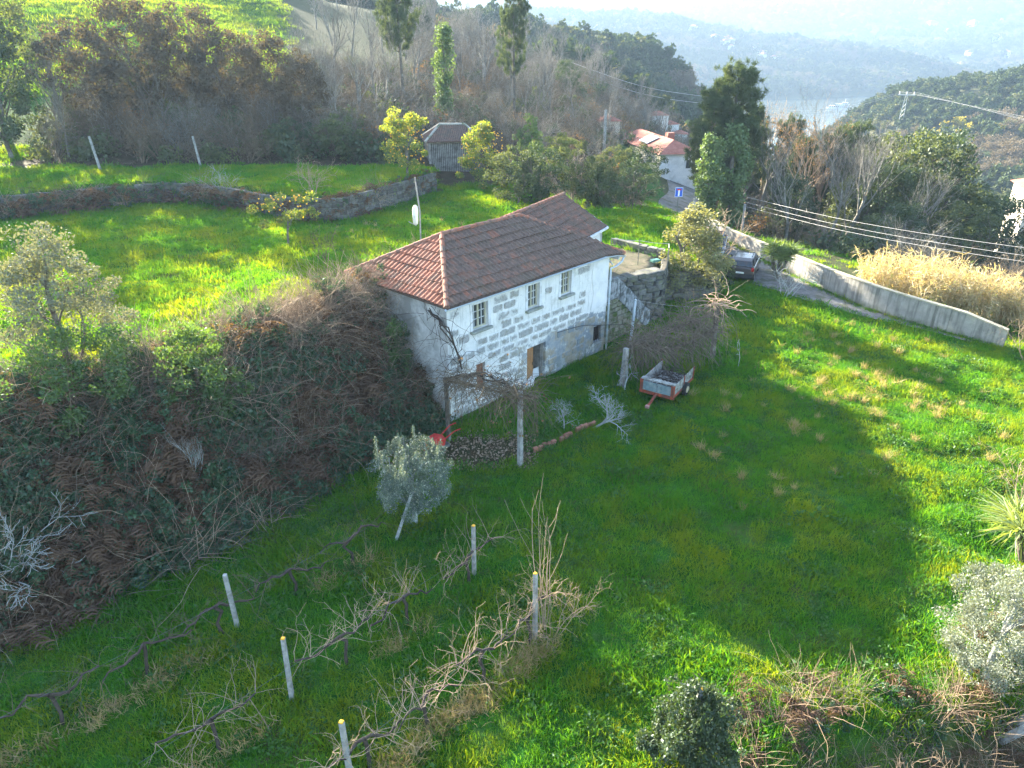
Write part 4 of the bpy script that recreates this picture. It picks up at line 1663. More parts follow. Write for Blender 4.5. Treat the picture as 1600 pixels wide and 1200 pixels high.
# brambles on the low edge of the lawn at the bottom right, ivy over the upper terrace wall
def strip_scatter(name, X, Y, Z, weights, src, label, s0=.7, s1=1.3, tilt=.3):
    n = len(X)
    pick = RG.choice(len(src), n, p=np.array(weights) / sum(weights))
    scatter(name, np.stack([X, Y, Z], 1), rrot(n, tilt), RG.uniform(s0, s1, n), pick, RG.uniform(0, 1, n), src, label)
X, Y = jgrid(3, 17, 8.5, 18, .34)
s4 = -sdist(X, Y, LOWEDGE)
k = (s4 > -.25 + .5 * fbm(X, Y, .6, 64)) & (s4 < 2.6) & (X > 4.5) & (RG.uniform(0, 1, X.shape) < .8)
X, Y = X[k], Y[k]
strip_scatter('bank_brambles', X, Y, zt(X, Y) + .05, [3, 3, 2, 2, 2, 2, 2, 1], BR, 'brown brambles and dead stalks on the bank edge at the lower right', .4, .75)
X, Y = jgrid(-48, -11, 41, 58, .36)
s2 = sdist(X, Y, WALL2)
k = (s2 > -.9 - .5 * fbm(X, Y, .3, 65)) & (s2 < .2) & (X < -12.4)
k |= (s2 > -1.9) & (s2 < -.2) & (X < -27)
X, Y, s2 = X[k], Y[k], s2[k]
strip_scatter('wall_brambles', X, Y, zt(X, Y) + np.where(s2 < 0, .1, -.1) + RG.uniform(0, 1.15, len(X)) * (s2 < .1), [4, 4, 3, 3, 1, 1, 1, 3], BR, 'brambles and dead fern hanging over the old terrace wall', .65, 1.2)
# hanging dry growth on the open part of the wall
X, Y = jgrid(-12.5, -5.5, 45.5, 58.5, .30)
s2 = sdist(X, Y, WALL2)
dens = np.where(X < -9.6, 1.0, .42)
k = (s2 > -.42) & (s2 < .5) & (RG.uniform(0, 1, X.shape) < dens)
X, Y, s2 = X[k], Y[k], s2[k]
strip_scatter('wall_top_growth', X, Y, np.where(s2 < 0.05, RG.uniform(3.2, 4.6, len(X)), 4.6), [1, 1, 4, 4, .5, .5, .5, 4], BR, 'dry brown growth trailing over the stone terrace wall', .5, 1.0)
# at the foot of the pergola and by the stair
X, Y = jgrid(-3.2, 3.2, 21.6, 26.5, .33)
s = sdist(X, Y, EDGE)
k = (np.abs((Y - 23.9) - (X + 2) * .62) < .5) & (RG.uniform(0, 1, X.shape) < .5) & (X > -3) & (X < 2.2)
X, Y = X[k], Y[k]

# the hillside thicket on the left and the understory of the woods
SH = [bare_shrub('thicket_shrub', 21, 2.6, TWIG, 10, (6, 4), .8)[0], bare_shrub('thicket_shrub', 22, 3.2, BARKG, 9, (6, 4), .6)[0], bare_shrub('thicket_shrub', 23, 2.2, TWIG, 12, (5, 4), .9)[0],
      leaf_ball('thicket_evergreen', 24, 16, 26, 1.25, .22, .14, L_EVER, 1.0, .4), leaf_ball('thicket_evergreen', 25, 14, 24, 1.1, .22, .14, L_BUSH, 1.1, .4),
      leaf_ball('thicket_dry', 26, 12, 18, 1.2, .18, .09, L_DRY, .9, .4), leaf_ball('gorse', 27, 10, 18, .8, .16, .07, L_BROOM, 1.0, .4)]
X, Y = jgrid(-66, -6, 56, 106, 1.15)
r = np.hypot(X, Y)
th = np.degrees(np.arctan2(X, Y))
r = hill_r(X, Y)
k = (r > 62.0 + .8 * fbm(X, Y, .1, 33)) & (np.hypot(X, Y) < 99) & (hillfield(X, Y) < .4) & (th < -8)
X, Y = X[k], Y[k]
Z = zt(X, Y)
k = in_view(X, Y, Z, 60)
X, Y, Z = X[k], Y[k], Z[k]
n = len(X)
g = fbm(X, Y, 1 / 9., 66)
w0 = RG.uniform(0, 1, n)
pick = np.where(w0 < .30, 0, np.where(w0 < .5, 1, 2))
pick = np.where((g > .05) & (w0 > .35), RG.choice([3, 4, 4], n), pick)
pick = np.where((g < -.15) & (w0 > .62), RG.choice([0, 5, 6], n), pick)
pick = np.where((hill_r(X, Y) < 64.0) & (w0 > .3), RG.choice([3, 4, 4, 6], n), pick)
scatter('hillside_thicket', np.stack([X, Y, Z - .1], 1), rrot(n, .1), RG.uniform(.8, 1.7, n), pick, RG.uniform(0, 1, n), SH, 'brown leafless scrub with dark evergreens on the left hillside')
X, Y = jgrid(-16, 40, 62, 190, 1.9)
r = np.hypot(X, Y)
th = np.degrees(np.arctan2(X, Y))
k = (r > 69) & (r < 190) & (th > -12) & (th < 13.5) & ~((r < 98) & (th > 8)) & (RG.uniform(0, 1, X.shape) < .75)
X, Y = X[k], Y[k]
Z = zt(X, Y)
n = len(X)
w0 = RG.uniform(0, 1, n)
pick = np.where(w0 < .35, 0, np.where(w0 < .62, 1, np.where(w0 < .80, 2, np.where(w0 < .88, 3, np.where(w0 < .95, 4, 5)))))
scatter('wood_understory', np.stack([X, Y, Z - .1], 1), rrot(n, .1), RG.uniform(.8, 1.5, n), pick, RG.uniform(0, 1, n), SH, 'brown undergrowth on the floor of the bare wood behind the shed')
# slope beyond the lane wall
X, Y = jgrid(18, 90, 34, 130, 1.5)
s3 = sdist(X, Y, ROADWALL)
th = np.degrees(np.arctan2(X, Y))
k = (s3 > 9 + 3 * fbm(X, Y, .08, 67)) & (th > 15) & (th < 40) & (RG.uniform(0, 1, X.shape) < .62)
X, Y = X[k], Y[k]
Z = zt(X, Y)
kk = in_view(X, Y, Z, 60)
X, Y, Z = X[kk], Y[kk], Z[kk]
n = len(X)
pick = RG.choice(7, n, p=[.22, .2, .16, .16, .16, .06, .04])
scatter('slope_scrub', np.stack([X, Y, Z - .1], 1), rrot(n, .1), RG.uniform(.8, 1.7, n), pick, RG.uniform(0, 1, n), SH, 'mixed scrub on the slope falling away beyond the lane wall')

# forest on the far slopes
L_FAR1 = leaf('far_pine_canopy', (.030, .055, .022), (.060, .085, .032), .2, 1.5, 0.012, .25)
L_FAR2 = leaf('far_grey_canopy', (.13, .105, .075), (.20, .165, .12), .2, 1.2, 0.008, .25)
L_FAR3 = leaf('far_mixed_canopy', (.060, .080, .030), (.115, .125, .050), .25, 1.5, 0.012, .25)
L_FAR4 = leaf('mimosa_canopy', (.30, .27, .035), (.42, .36, .05), .25, 1.3, 0.008, .25)
FO = [leaf_ball('forest_crown', 31, 20, 20, 3.2, .95, .6, L_FAR1, 1.2, .36), leaf_ball('forest_crown', 32, 18, 20, 3.0, .9, .6, L_FAR1, 1.5, .34), leaf_ball('forest_crown', 33, 18, 22, 3.3, .9, .55, L_FAR3, 1.0, .36),
      leaf_ball('forest_crown', 34, 22, 24, 3.0, .75, .22, L_FAR2, 1.1, .36), leaf_ball('forest_crown', 35, 16, 18, 2.6, .8, .6, L_FAR4, 1.0, .36)]
def forest(name, rlo, rhi, tlo, thi, area, s0, s1, label, pfun, zmin=-59.5):
    A = .5 * (rhi ** 2 - rlo ** 2) * R(thi - tlo)
    n = int(A / area)
    rr_ = np.sqrt(RG.uniform(rlo ** 2, rhi ** 2, n))
    t = RG.uniform(R(tlo), R(thi), n)
    X, Y = rr_ * np.sin(t), rr_ * np.cos(t)
    Z = zt(X, Y)
    k = in_view(X, Y, Z, 40) & (Z > zmin) & (hillfield(X, Y) < .3)
    X, Y, Z = X[k], Y[k], Z[k]
    pick, kp = pfun(X, Y, Z)
    X, Y, Z, pick = X[kp], Y[kp], Z[kp], pick[kp]
    n = len(X)
    scatter(name, np.stack([X, Y, Z], 1), rrot(n, .1), RG.uniform(s0, s1, n), pick, RG.uniform(0, 1, n), FO, label)
    print(name, n)
def mixf(wpine, wgrey, wmix, scale, seed, dens=1.0, mim=0.01):
    def f(X, Y, Z):
        g = fbm(X, Y, scale, seed)
        n = len(X)
        u = RG.uniform(-.45, .45, n) + g
        pick = np.where(u > wpine, RG.randint(0, 2, n), np.where(u < wgrey, 3, 2))
        pick = np.where(RG.uniform(0, 1, n) < mim, 4, pick)
        return pick, (RG.uniform(0, 1, n) < dens)
    return f
forest('spur_forest', 185, 310, -14, 15.5, 15, .8, 1.5, 'hazy pine and oak wood on the spur behind the bare trees', mixf(-.05, -.5, 0, 1 / 60., 71))
def righthill(X, Y, Z):
    pick, kp = mixf(.25, .05, 0, 1 / 70., 72, 1.0, .008)(X, Y, Z)
    th = np.degrees(np.arctan2(X, Y))
    r = np.hypot(X, Y)
    high = r > np.interp(th, [20, 26, 34], [330, 380, 400])
    n = len(X)
    pick = np.where(high, np.where(RG.uniform(0, 1, n) < .8, RG.randint(0, 2, n), 2), pick)
    ym = np.hypot(X - 190, Y - 320) < 18
    pick = np.where(ym & (RG.uniform(0, 1, n) < .6), 4, pick)
    return pick, kp
forest('right_hill_forest', 150, 500, 17, 40, 17, .6, 1.35, 'wooded hill on the right with grey bare patches and dark pines', righthill, -62)
forest('river_ridge_forest', 980, 1620, 0, 36, 75, 1.5, 2.6, 'blue hazy forest on the ridge across the river', mixf(.0, -.35, 0, 1 / 160., 73, .85), -58)
forest('mountain_forest', 1650, 3500, 0, 38, 420, 2.6, 5.0, 'far hazy woods on the mountains at the horizon', mixf(.1, -.25, 0, 1 / 350., 74, .75))

# ------------------------------------------------------------------ single trees and shrubs
def olive_crown(name, seed, H, W, th, lmat):
    """dense drooping skirt with upright leafy shoots standing out of the top"""
    rng = np.random.RandomState(seed)
    lines, _ = grow(rng, (0, 0, -.1), (.02, .03, 1), H * .5, .10, (6, 4), (.45, .7), (.4, .9), .12, .12, 5, first=.35)
    c = []
    while len(c) < 150:
        p = rng.uniform(-1, 1, 3)
        if np.linalg.norm(p[:2]) > 1:
            continue
        zz = (p[2] + 1) / 2
        k = (.72 + .28 * math.sin(zz * 2.6)) * (1 if zz < .8 else .85)
        c.append((p[0] * W / 2 * k, p[1] * W / 2 * k, th * .95 + zz * (H * .74 - th * .95)))
    P = [clump_points(rng, np.array(c), .24, 120)]
    for i in range(26):
        a, q = rng.uniform(0, 6.283), W / 2 * math.sqrt(rng.uniform(0, .75))
        b = np.array([math.cos(a) * q, math.sin(a) * q, H * .62])
        L = rng.uniform(.25, .5) * (1.0 if i % 7 else 1.9)
        n = int(300 * L)
        t = rng.uniform(0, 1, (n, 1))
        P.append(b + t * np.array([rng.normal(0, .08), rng.normal(0, .08), L + .25]) + rng.normal(0, .055, (n, 3)) * (1.2 - t))
        lines.append((np.array([b, b + np.array([0, 0, L + .2])]), np.array([.012, .004]), 3, 2))
    P = np.concatenate(P)
    V, F = leaf_quads(P, rng, .085, .024, np.array([0, 0, 1.0]))
    return wood_mesh(name + '_wood', lines, BARKW), mesh_np(name + '_leaves', V, F, False, lmat), H

BT = [bare('bare_tree', 101, 10, BARKG), bare('bare_tree', 102, 11, BARKG, (8, 6, 5), .10, .16, ang=(.3, .65)), bare('bare_tree', 103, 9, BARKG, (10, 6, 4), .16, .10), bare('bare_tree', 104, 10, BARKG, (10, 5, 5), .12, .15, first=.2), bare('bare_tree', 105, 10, TWIG, (9, 6, 5), .14, .12, dry=500)]
BS = [bare_shrub('bare_shrub', 111, 3, BARKG, 9, (6, 4), .7), bare_shrub('bare_shrub', 112, 3, TWIGP, 12, (6, 4), .9), bare_shrub('bare_shrub', 113, 3, BARKW, 6, (6, 5), .8, rmin=.009, r0=.03)]
EV = [leafy('evergreen', 121, 8, 6, 1.2, 150, 60, .20, .11, L_EVER, crad=.75), leafy('evergreen', 122, 8, 5.5, 1.0, 150, 60, .18, .11, L_BUSH, crad=.7),
      leafy('evergreen', 123, 7, 4.0, .5, 130, 60, .18, .10, L_EVER, 'cone', crad=.6)]
BU = [leafy('round_bush', 131, 4, 4.4, .25, 130, 70, .13, .075, L_BUSH, crad=.5, nb=(8, 4, 2)), leafy('round_bush', 132, 4, 4.8, .2, 130, 70, .13, .08, L_EVER, crad=.5, nb=(8, 4, 2))]
OL = [olive_crown('olive', 141, 3.6, 2.35, .85, L_OLIVE), leafy('olive', 142, 4.2, 3.2, .5, 230, 130, .09, .026, L_SILVER, 'round', crad=.42, upb=.8, r0=.12)]
OR = [leafy('orange_tree', 151, 4.5, 3.2, .5, 60, 90, .15, .085, L_ORANGE, 'column', crad=.52), leafy('orange_tree', 152, 4.5, 4.2, .2, 75, 85, .15, .085, L_ORANGE, 'cone', crad=.55), leafy('orange_tree', 153, 3.3, 3.8, 1.2, 30, 70, .13, .075, L_ORANGE, crad=.42, bark=BARKG, nb=(6, 5, 3))]
PI = [pine('pine', 161, 13, 7.0, 4.5), pine('pine', 162, 12, 6.0, 2.8), pine('pine', 163, 13, 6.5, 6.0)]
IV = [ivy_column('ivy_tree', 171, 9, .75), ivy_column('ivy_tree', 172, 7, 1.0)]
CY = leafy('narrow_evergreen', 181, 6, 2.6, .2, 120, 60, .15, .08, L_IVY, 'column', crad=.45)

L_SCRUB = leaf('scrub_twig', (.085, .068, .048), (.15, .125, .092), .2, 1.2, .01, .8)
rs = random.Random(909)
# bare wood behind the shed: trees share one look, one group
WLAB = 'slender bare grey tree in the wood behind the shed'
cnt = 0
tries = 0
while cnt < 74 and tries < 4000:
    tries += 1
    r = math.sqrt(rs.uniform(70 ** 2, 178 ** 2))
    th = rs.uniform(-14, 11.5)
    if (r < 95 and th > 6.5) or (r < 84 and -8 < th < -3.2):
        continue
    x, y = r * math.sin(R(th)), r * math.cos(R(th))
    place(BT[rs.randrange(4)], 'bare_tree', x, y, rs.uniform(7.5, 11.5) * (1.0 if th < 4 else .8), rs.uniform(0, 6.28), WLAB, 'tree', 'bare trees of the wood behind the shed', rs.uniform(.8, 1.1))
    cnt += 1
# left hillside
ORD = ['leftmost', 'second', 'third', 'fourth', 'fifth', 'sixth', 'seventh', 'eighth', 'ninth', 'tenth', 'eleventh', 'twelfth', 'thirteenth', 'fourteenth', 'fifteenth', 'sixteenth', 'seventeenth', 'eighteenth']
def ordinals(lst, base, suffix='from the left'):
    for k, o in enumerate(sorted(lst, key=lambda o: o.location.x / o.location.y)):
        o['label'] = '%s, %s' % (base, ORD[0] + ' one' if k == 0 else ORD[k] + ' ' + suffix)
HT = []
HLAB = 'thin bare tree standing in the brown scrub of the left hillside'
for x, y, h, k in ((-37.5, 62, 8.5, 0), (-40.5, 66, 9, 3), (-31, 66.5, 7.5, 2), (-29.2, 68, 7, 1), (-33.5, 70, 8, 0), (-24.5, 72, 7, 2), (-27, 80, 7.5, 3), (-20.5, 74, 8.5, 1), (-18.3, 78, 9, 0), (-22.5, 84, 8, 2),
                   (-16.5, 69, 8.5, 3), (-17.3, 71.5, 9.5, 1), (-14.5, 73, 9.5, 0), (-15.6, 68, 7.0, 2), (-13.0, 76, 9.5, 3), (-38, 74, 9, 1), (-43, 71, 9, 0)):
    HT.append(place(BT[k], 'bare_tree', x, y, h, rs.uniform(0, 6.28), HLAB, 'tree', 'bare trees of the left hillside', rs.uniform(.8, 1.1)))
ordinals(HT, 'thin bare tree in the scrub of the left hillside')
for x, y, h, k, lab in ((-42.0, 61.5, 9.0, 0, 'dark evergreen tree at the upper left edge above the terrace'), (-45.0, 66.0, 13, 1, 'big shadowed evergreen behind the leftmost hillside tree'),
                        (-28.6, 84.0, 4.2, 1, 'rounded dark bush alone near the edge of the hill pasture'), (-35.5, 73.0, 5.5, 0, 'wide evergreen in the middle of the hillside scrub'),
                        (-36.0, 65.0, 10.0, 1, 'shadowed brown scrub tree above the left terrace post'), (-32.8, 67.5, 11.0, 0, 'tallest dark brown scrub tree left of the thin pale hillside trees'), (-29.5, 70.0, 10.5, 1, 'brown scrub tree behind the thin pale hillside trees'),
                        (-26.0, 69.0, 8.5, 0, 'brown scrub tree above the right terrace post'), (-22.0, 70.5, 8.6, 1, 'brown scrub tree uphill of the small russet oak'), (-19.0, 68.0, 7.0, 0, 'brown scrub tree at the right end of the hillside scrub')):
    brown = y > 62 and (-37 < x < -18) and h > 6.5
    place(EV[k], 'scrub_tree' if brown else 'evergreen_tree', x, y, h, rs.uniform(0, 6.28), lab, 'tree', crown_mat=L_SCRUB if brown else None)
place(BT[4], 'oak_tree', -22.6, 66.5, 4.6, 1.0, 'small oak holding dry brown leaves among the hillside scrub', 'tree')
place(BT[4], 'oak_tree', -33.8, 64.5, 4.2, 2.2, 'low oak with russet dead leaves near the leftmost terrace post', 'tree')
# tall dark conifers over the wood
place(PI[2], 'pine_tree', -11.4, 79, 14.0, .4, 'tall dark conifer with a bare trunk left of the ivy column', 'tree', wide=.7)
place(PI[0], 'pine_tree', 0.3, 92, 15.0, 2.0, 'tall dark pine rising out of the bare wood behind the house', 'tree', wide=.62)
place(EV[0], 'evergreen_tree', 8.6, 120, 5.5, .3, 'pale rounded evergreen alone on the wooded slope', 'tree')
place(IV[0], 'ivy_clad_tree', -7.2, 80.5, 9.4, 0, 'tall straight trunk wrapped in green ivy above the shed', 'tree')
place(BS[1], 'bare_shrub', -8.6, 78.0, 2.4, .5, 'tan dry shrub at the foot of the ivy-wrapped trunk', 'shrub')
place(BU[1], 'round_bush', -5.8, 79.0, 2.2, 2.5, 'small dark bush right of the ivy-wrapped trunk', 'bush')
place(BU[0], 'round_bush', -14.4, 62.6, 3.6, 1.2, 'grey green bush at the back of the upper terrace left of the orange tree', 'bush', wide=1.1)
place(BU[1], 'round_bush', -18.8, 63.8, 2.8, 0.4, 'dark bush at the back of the upper terrace by the scrub', 'bush', wide=1.2)
# between shed and house
place(OR[0], 'orange_tree', -8.0, 55.2, 5.0, .6, 'orange tree with yellow fruit left of the shed', 'tree', wide=.95)
place(OR[1], 'orange_tree', -2.3, 59.3, 5.0, 1.6, 'orange tree with yellow fruit in front of the shed', 'tree', wide=1.1)
place(OR[2], 'orange_tree', -13.0, 40.3, 3.3, 2.4, 'small sparse orange tree standing alone on the sunlit terrace', 'tree')
place(CY, 'narrow_evergreen', 1.5, 62.5, 5.6, 0, 'narrow dark evergreen right of the larger orange tree', 'tree')
place(BU[0], 'round_bush', 0.4, 53.2, 4.2, .2, 'big round grey green bush behind the roof ridge', 'bush', wide=.95)
place(BU[1], 'round_bush', 2.2, 54.4, 4.4, 1.2, 'dark green rounded bush just right of the big grey one', 'bush', wide=.8)
place(BU[0], 'round_bush', 5.8, 55.0, 4.0, 2.2, 'bush with sunlit tips behind the rear wing', 'bush', wide=.85)
place(BU[1], 'round_bush', 7.0, 55.6, 3.9, 3.2, 'dark rounded bush right of the rear wing roof', 'bush', wide=.85)
place(BS[1], 'bare_shrub', 5.0, 58.5, 5.2, .3, 'tan leafless shrub with bleached branches behind the rear wing', 'shrub', wide=1.1)
place(BU[0], 'round_bush', 4.0, 66.0, 3.6, 4.0, 'olive green broom bush at the edge of the bare wood', 'bush', wide=1.2, crown_mat=L_BROOM)
place(BU[1], 'round_bush', 10.3, 60.5, 3.8, .8, 'dark bush on the verge left of the blue sign', 'bush')
place(BU[1], 'round_bush', 12.6, 70.5, 4.2, 1.8, 'dark bush in front of the white house wall', 'bush', wide=.9)
place(BU[0], 'round_bush', 9.6, 68.0, 3.4, 2.8, 'sunlit bush below the solar panel roof', 'bush')
place(BS[0], 'bare_shrub', 9.6, 57.0, 3.4, 1.1, 'grey bramble mound left of the blue sign', 'shrub', wide=1.3, wood_mat=TWIG)
place(BS[0], 'bare_shrub', 8.4, 63.2, 3.6, 2.1, 'brown leafless shrub uphill of the grey bramble mound', 'shrub', wide=1.2, wood_mat=TWIG)
place(BT[0], 'bare_tree', 19.2, 73, 5.0, 1.0, 'little bare tree in front of the white house corner', 'tree')
# tree by the stair and the lane
place(leafy('golden_bush', 191, 5.2, 3.6, .4, 150, 80, .11, .06, L_GOLD, 'cone', crad=.5), 'holm_oak', 10.6, 40.6, 5.4, .3, 'bushy golden green tree beside the parked cars', 'tree', wide=1.5)
place(BS[1], 'bare_shrub', 12.5, 43.4, 4.2, .6, 'tan leafless shrub between the bushy tree and the dark blue car', 'shrub')
place(BU[1], 'round_bush', 12.2, 41.4, 2.6, 1.0, 'low ivy covered bush on the old wall beside the cars', 'bush', wide=.8)
place(BS[2], 'bare_shrub', 16.6, 40.6, 2.0, 2.0, 'bleached bare shrub at the foot of the lane yucca', 'shrub', wide=1.5)
# pines, ivy trees and bare trees on the right
place(PI[1], 'pine_tree', 20.9, 70.5, 14.3, 0, 'tallest pine right of the white house', 'tree', wide=1.05)
place(PI[1], 'pine_tree', 18.9, 70.0, 12.0, 2.1, 'second pine, left of the tallest one', 'tree', wide=.95)
place(PI[0], 'pine_tree', 23.2, 73.0, 11.5, 4.1, 'pine with spreading side branches right of the tallest one', 'tree', wide=.9)
place(IV[1], 'ivy_clad_tree', 17.9, 65.5, 7.0, 0, 'ivy covered trunk at the foot of the pines, left one', 'tree')
place(IV[1], 'ivy_clad_tree', 20.6, 67.0, 8.4, 1.7, 'ivy covered leaning trunk at the foot of the pines, right one', 'tree', lean=(0, .12))
place(PI[1], 'pine_tree', 30.8, 82.0, 12.5, 1.0, 'smaller pine with a pointed top in front of the river', 'tree', wide=.8)
place(PI[1], 'pine_tree', 28.0, 84.0, 11.0, 3.0, 'lower pine between the tallest pine and the pointed one', 'tree', wide=.8)
place(PI[0], 'pine_tree', 30.0, 75.5, 10.5, 2.6, 'pine half hidden among the pale bare trees, left one', 'tree', wide=.85)
place(PI[1], 'pine_tree', 34.8, 79.0, 12.5, 1.9, 'pine half hidden among the pale bare trees, middle one', 'tree', wide=.85)
place(PI[0], 'pine_tree', 38.6, 83.0, 14.0, .9, 'pine half hidden among the pale bare trees, right one', 'tree', wide=.85)
place(PI[1], 'pine_tree', 47.0, 90.0, 13.5, 5.0, 'young pine right of the big bare trees', 'tree', wide=.8)
RT = []
RLAB = 'bare pale branched tree on the slope beyond the lane wall'
for x, y, h, w_ in ((28.6, 69.0, 12.5, 1.0), (33.5, 66.0, 12.8, 1.1), (31.0, 73.0, 13, 1.0), (37.5, 70.5, 13.5, 1.1), (35.0, 77.0, 14.5, 1.0), (40.5, 76.0, 14.5, 1.0), (26.0, 77.0, 10, 1), (43.0, 82.0, 15, 1), (24.5, 71.0, 7.5, 1), (31.0, 64.0, 10, 1.1), (38.5, 63.0, 10.5, 1.1), (27.5, 65.0, 9.5, 1.1), (34.5, 71.0, 14.5, 1.1), (29.5, 79.0, 13, 1.0), (36.0, 84.0, 16, 1.0), (39.5, 88.0, 16.5, 1.0), (32.0, 87.0, 14, 1.0)):
    x *= .93
    RT.append(place(BT[rs.randrange(4)] if h != 13 else BT[4], 'bare_tree', x, y, h, rs.uniform(0, 6.28), RLAB, 'tree', 'bare trees beyond the lane wall', w_, wood_mat=rs.choice([BARKG, TWIGP, BARKG])))
ordinals(RT, 'bare branched tree beyond the lane wall')
for x, y, h, k, w_, lab in ((35.0, 66.5, 10.0, 0, .85, 'dark evergreen right of the pale bare trees'), (39.5, 69.0, 14.0, 1, 1.0, 'broad sunlit evergreen above the reeds'), (42.5, 73.0, 14.5, 0, .9, 'broad dark evergreen to the right above the reeds'),
                            (43.5, 62.0, 9.5, 0, .9, 'dark evergreen directly behind the reed bed'), (47.5, 66.0, 7, 1, .9, 'evergreen below the white house at the right edge'), (38.5, 60.0, 8.0, 1, 1.0, 'lower evergreen left behind the reed bed'), (26.8, 67.5, 6.5, 0, .9, 'dark evergreen low between the pines and the first bare tree'), (32.6, 68.5, 8.0, 1, .9, 'olive green evergreen in the middle of the bare trees'), (45.5, 70.0, 10.0, 0, .9, 'dark evergreen left of the house at the right edge'), (30.5, 59.5, 5.0, 1, 1.1, 'low sunlit evergreen left of the short dark one beyond the wall'), (40.5, 80.0, 14, 1, .8, 'tall narrow evergreen behind the bare trees'),
                            (33.8, 60.5, 6.5, 0, 1.0, 'short dark evergreen below the pale bare trees'), (44.5, 57.0, 6.5, 0, .9, 'dark evergreen at the right edge beyond the wall')):
    place(EV[k], 'evergreen_tree', x, y, h, rs.uniform(0, 6.28), lab, 'tree', wide=w_)
place(BS[0], 'bare_shrub', 44.0, 55.5, 4.0, 1.0, 'grey bare shrub among the evergreens right of the reeds', 'shrub', wide=1.2)
place(BS[0], 'bare_shrub', 25.2, 31.2, 2.5, .7, 'dry grey shrub where the lane wall ends', 'shrub', wide=1.1, wood_mat=TWIGP)
place(BS[0], 'bare_shrub', 17.2, 19.3, 2.4, .2, 'bare brown shrub at the right edge of the lawn', 'shrub', wood_mat=TWIGP)
place(BU[0], 'round_bush', 26.6, 30.6, 1.8, .2, 'low olive bush at the end of the lane wall', 'bush')
# foreground
place(OL[0], 'olive_tree', -3.1, 18.35, 3.65, .3, 'young olive tree with silvery upright shoots in front of the house', 'tree', wood_mat=BARKW)
place(OL[1], 'olive_tree', 11.5, 12.2, 3.4, .8, 'silver leaved olive tree in the lower right corner', 'tree', wood_mat=BARKW)
place(leafy('camellia', 205, 4, 4.4, .2, 230, 75, .17, .10, leaf('camellia_leaf', (.028, .060, .020), (.075, .11, .042), .3, 1.5, .05, 2.0), crad=.6, nb=(8, 4, 2)), 'round_bush', 3.75, 10.0, 2.2, .8, 'round glossy bush growing round a post at the bottom edge', 'bush', wide=.72)
place(leafy('tall_shrub', 195, 5.4, 4.4, .8, 190, 85, .085, .05, leaf('tall_shrub_leaf', (.095, .115, .065), (.22, .235, .16), .22, 1.3, .03, .6), 'cone', crad=.5), 'tall_shrub', -14.6, 21.4, 5.7, .3, 'tall loose shrub with pale sunlit top at the left above the bank', 'shrub', wide=1.05)
place(leafy('bank_shrub', 196, 3.6, 4.2, .3, 130, 80, .10, .06, L_BUSH, crad=.5), 'bank_shrub', -13.2, 19.2, 3.4, 1.3, 'yellow green shrub on the bank under the tall pale shrub', 'shrub', crown_mat=L_LAUREL)
place(leafy('laurel', 197, 3.8, 2.4, .3, 110, 75, .12, .055, L_LAUREL, 'column', crad=.45), 'laurel_bush', -10.3, 20.6, 3.7, .5, 'glossy green laurel bush on the bank left of the brown ferns', 'bush')
place(leafy('laurel', 198, 3.0, 2.2, .3, 60, 60, .10, .05, L_LAUREL, 'column', crad=.4), 'laurel_bush', -4.6, 25.9, 3.0, .5, 'green shoots beside the left wall of the house', 'bush', wide=.6)
place(BT[0], 'sapling', -9.9, 18.6, 3.0, 2.5, 'thin pale sapling on the face of the bank', 'tree', wood_mat=BARKW, wide=.7)
place(BS[2], 'lichen_shrub', -13.9, 15.0, 2.6, .4, 'white lichened bare branches at the left edge below the bank', 'shrub', wide=1.0, lean=(0, .75))
place(BS[0], 'bare_shrub', -8.6, 27.2, 2.4, .4, 'tall leafless bramble shoots behind the left end of the roof', 'shrub', wood_mat=TWIGP, wide=1.2)
place(BS[0], 'bare_shrub', -6.2, 25.6, 2.3, 1.4, 'tangled tan canes against the left wall of the house', 'shrub', wood_mat=TWIGP, wide=1.3)
place(BS[0], 'bare_shrub', -10.5, 26.2, 2.0, 2.4, 'tangled canes at the back of the bramble bank', 'shrub', wood_mat=TWIGP, wide=1.5)
place(bare('lichen_tree', 199, 2.6, BARKW, (10, 7, 5), .22, .05, r0=.045, ang=(.5, 1.0), L=.5, rmin=.003), 'lichen_tree', 3.1, 24.75, 2.6, .4, 'small white lichened fruit tree in front of the door', 'tree', wide=1.5)
place(bare('lichen_tree', 200, 2.4, BARKW, (9, 6, 5), .22, .05, r0=.035, ang=(.5, 1.0), L=.5, rmin=.003), 'lichen_tree', 2.1, 24.5, 2.2, 2.4, 'thinner lichened fruit tree left of the white one', 'tree', wide=1.0)
place(bare('lichen_tree', 201, 2.4, BARKW, (5, 4, 4), .25, .05, r0=.06, ang=(.5, 1.0), L=.5, rmin=.008), 'lichen_tree', 5.0, 27.9, 2.6, 1.4, 'gnarled lichened stem at the left end of the collapsed pergola', 'tree', wide=.8)
place(bare('lichen_tree', 202, 2.2, BARKW, (4, 3), .2, .1, r0=.04, L=.6, rmin=.01), 'lichen_tree', 10.8, 30.6, 1.7, 1.4, 'short forked grey stem right of the collapsed pergola', 'tree', wide=.8)
place(BS[0], 'bare_shrub', -20.6, 51.4, 2.4, 1.4, 'bleached bare shrub on the upper terrace wall, left one', 'shrub', wood_mat=BARKW, wide=1.1)
place(BS[0], 'bare_shrub', -13.4, 48.4, 2.6, 2.9, 'bare tan shrub on the upper terrace wall above the orange tree', 'shrub', wood_mat=TWIGP, wide=1.2)
place(BS[2], 'bare_shrub', -10.0, 36.6, 2.2, 2.9, 'thin bare sapling rising behind the bramble bank', 'shrub', wood_mat=TWIG, wide=.7)

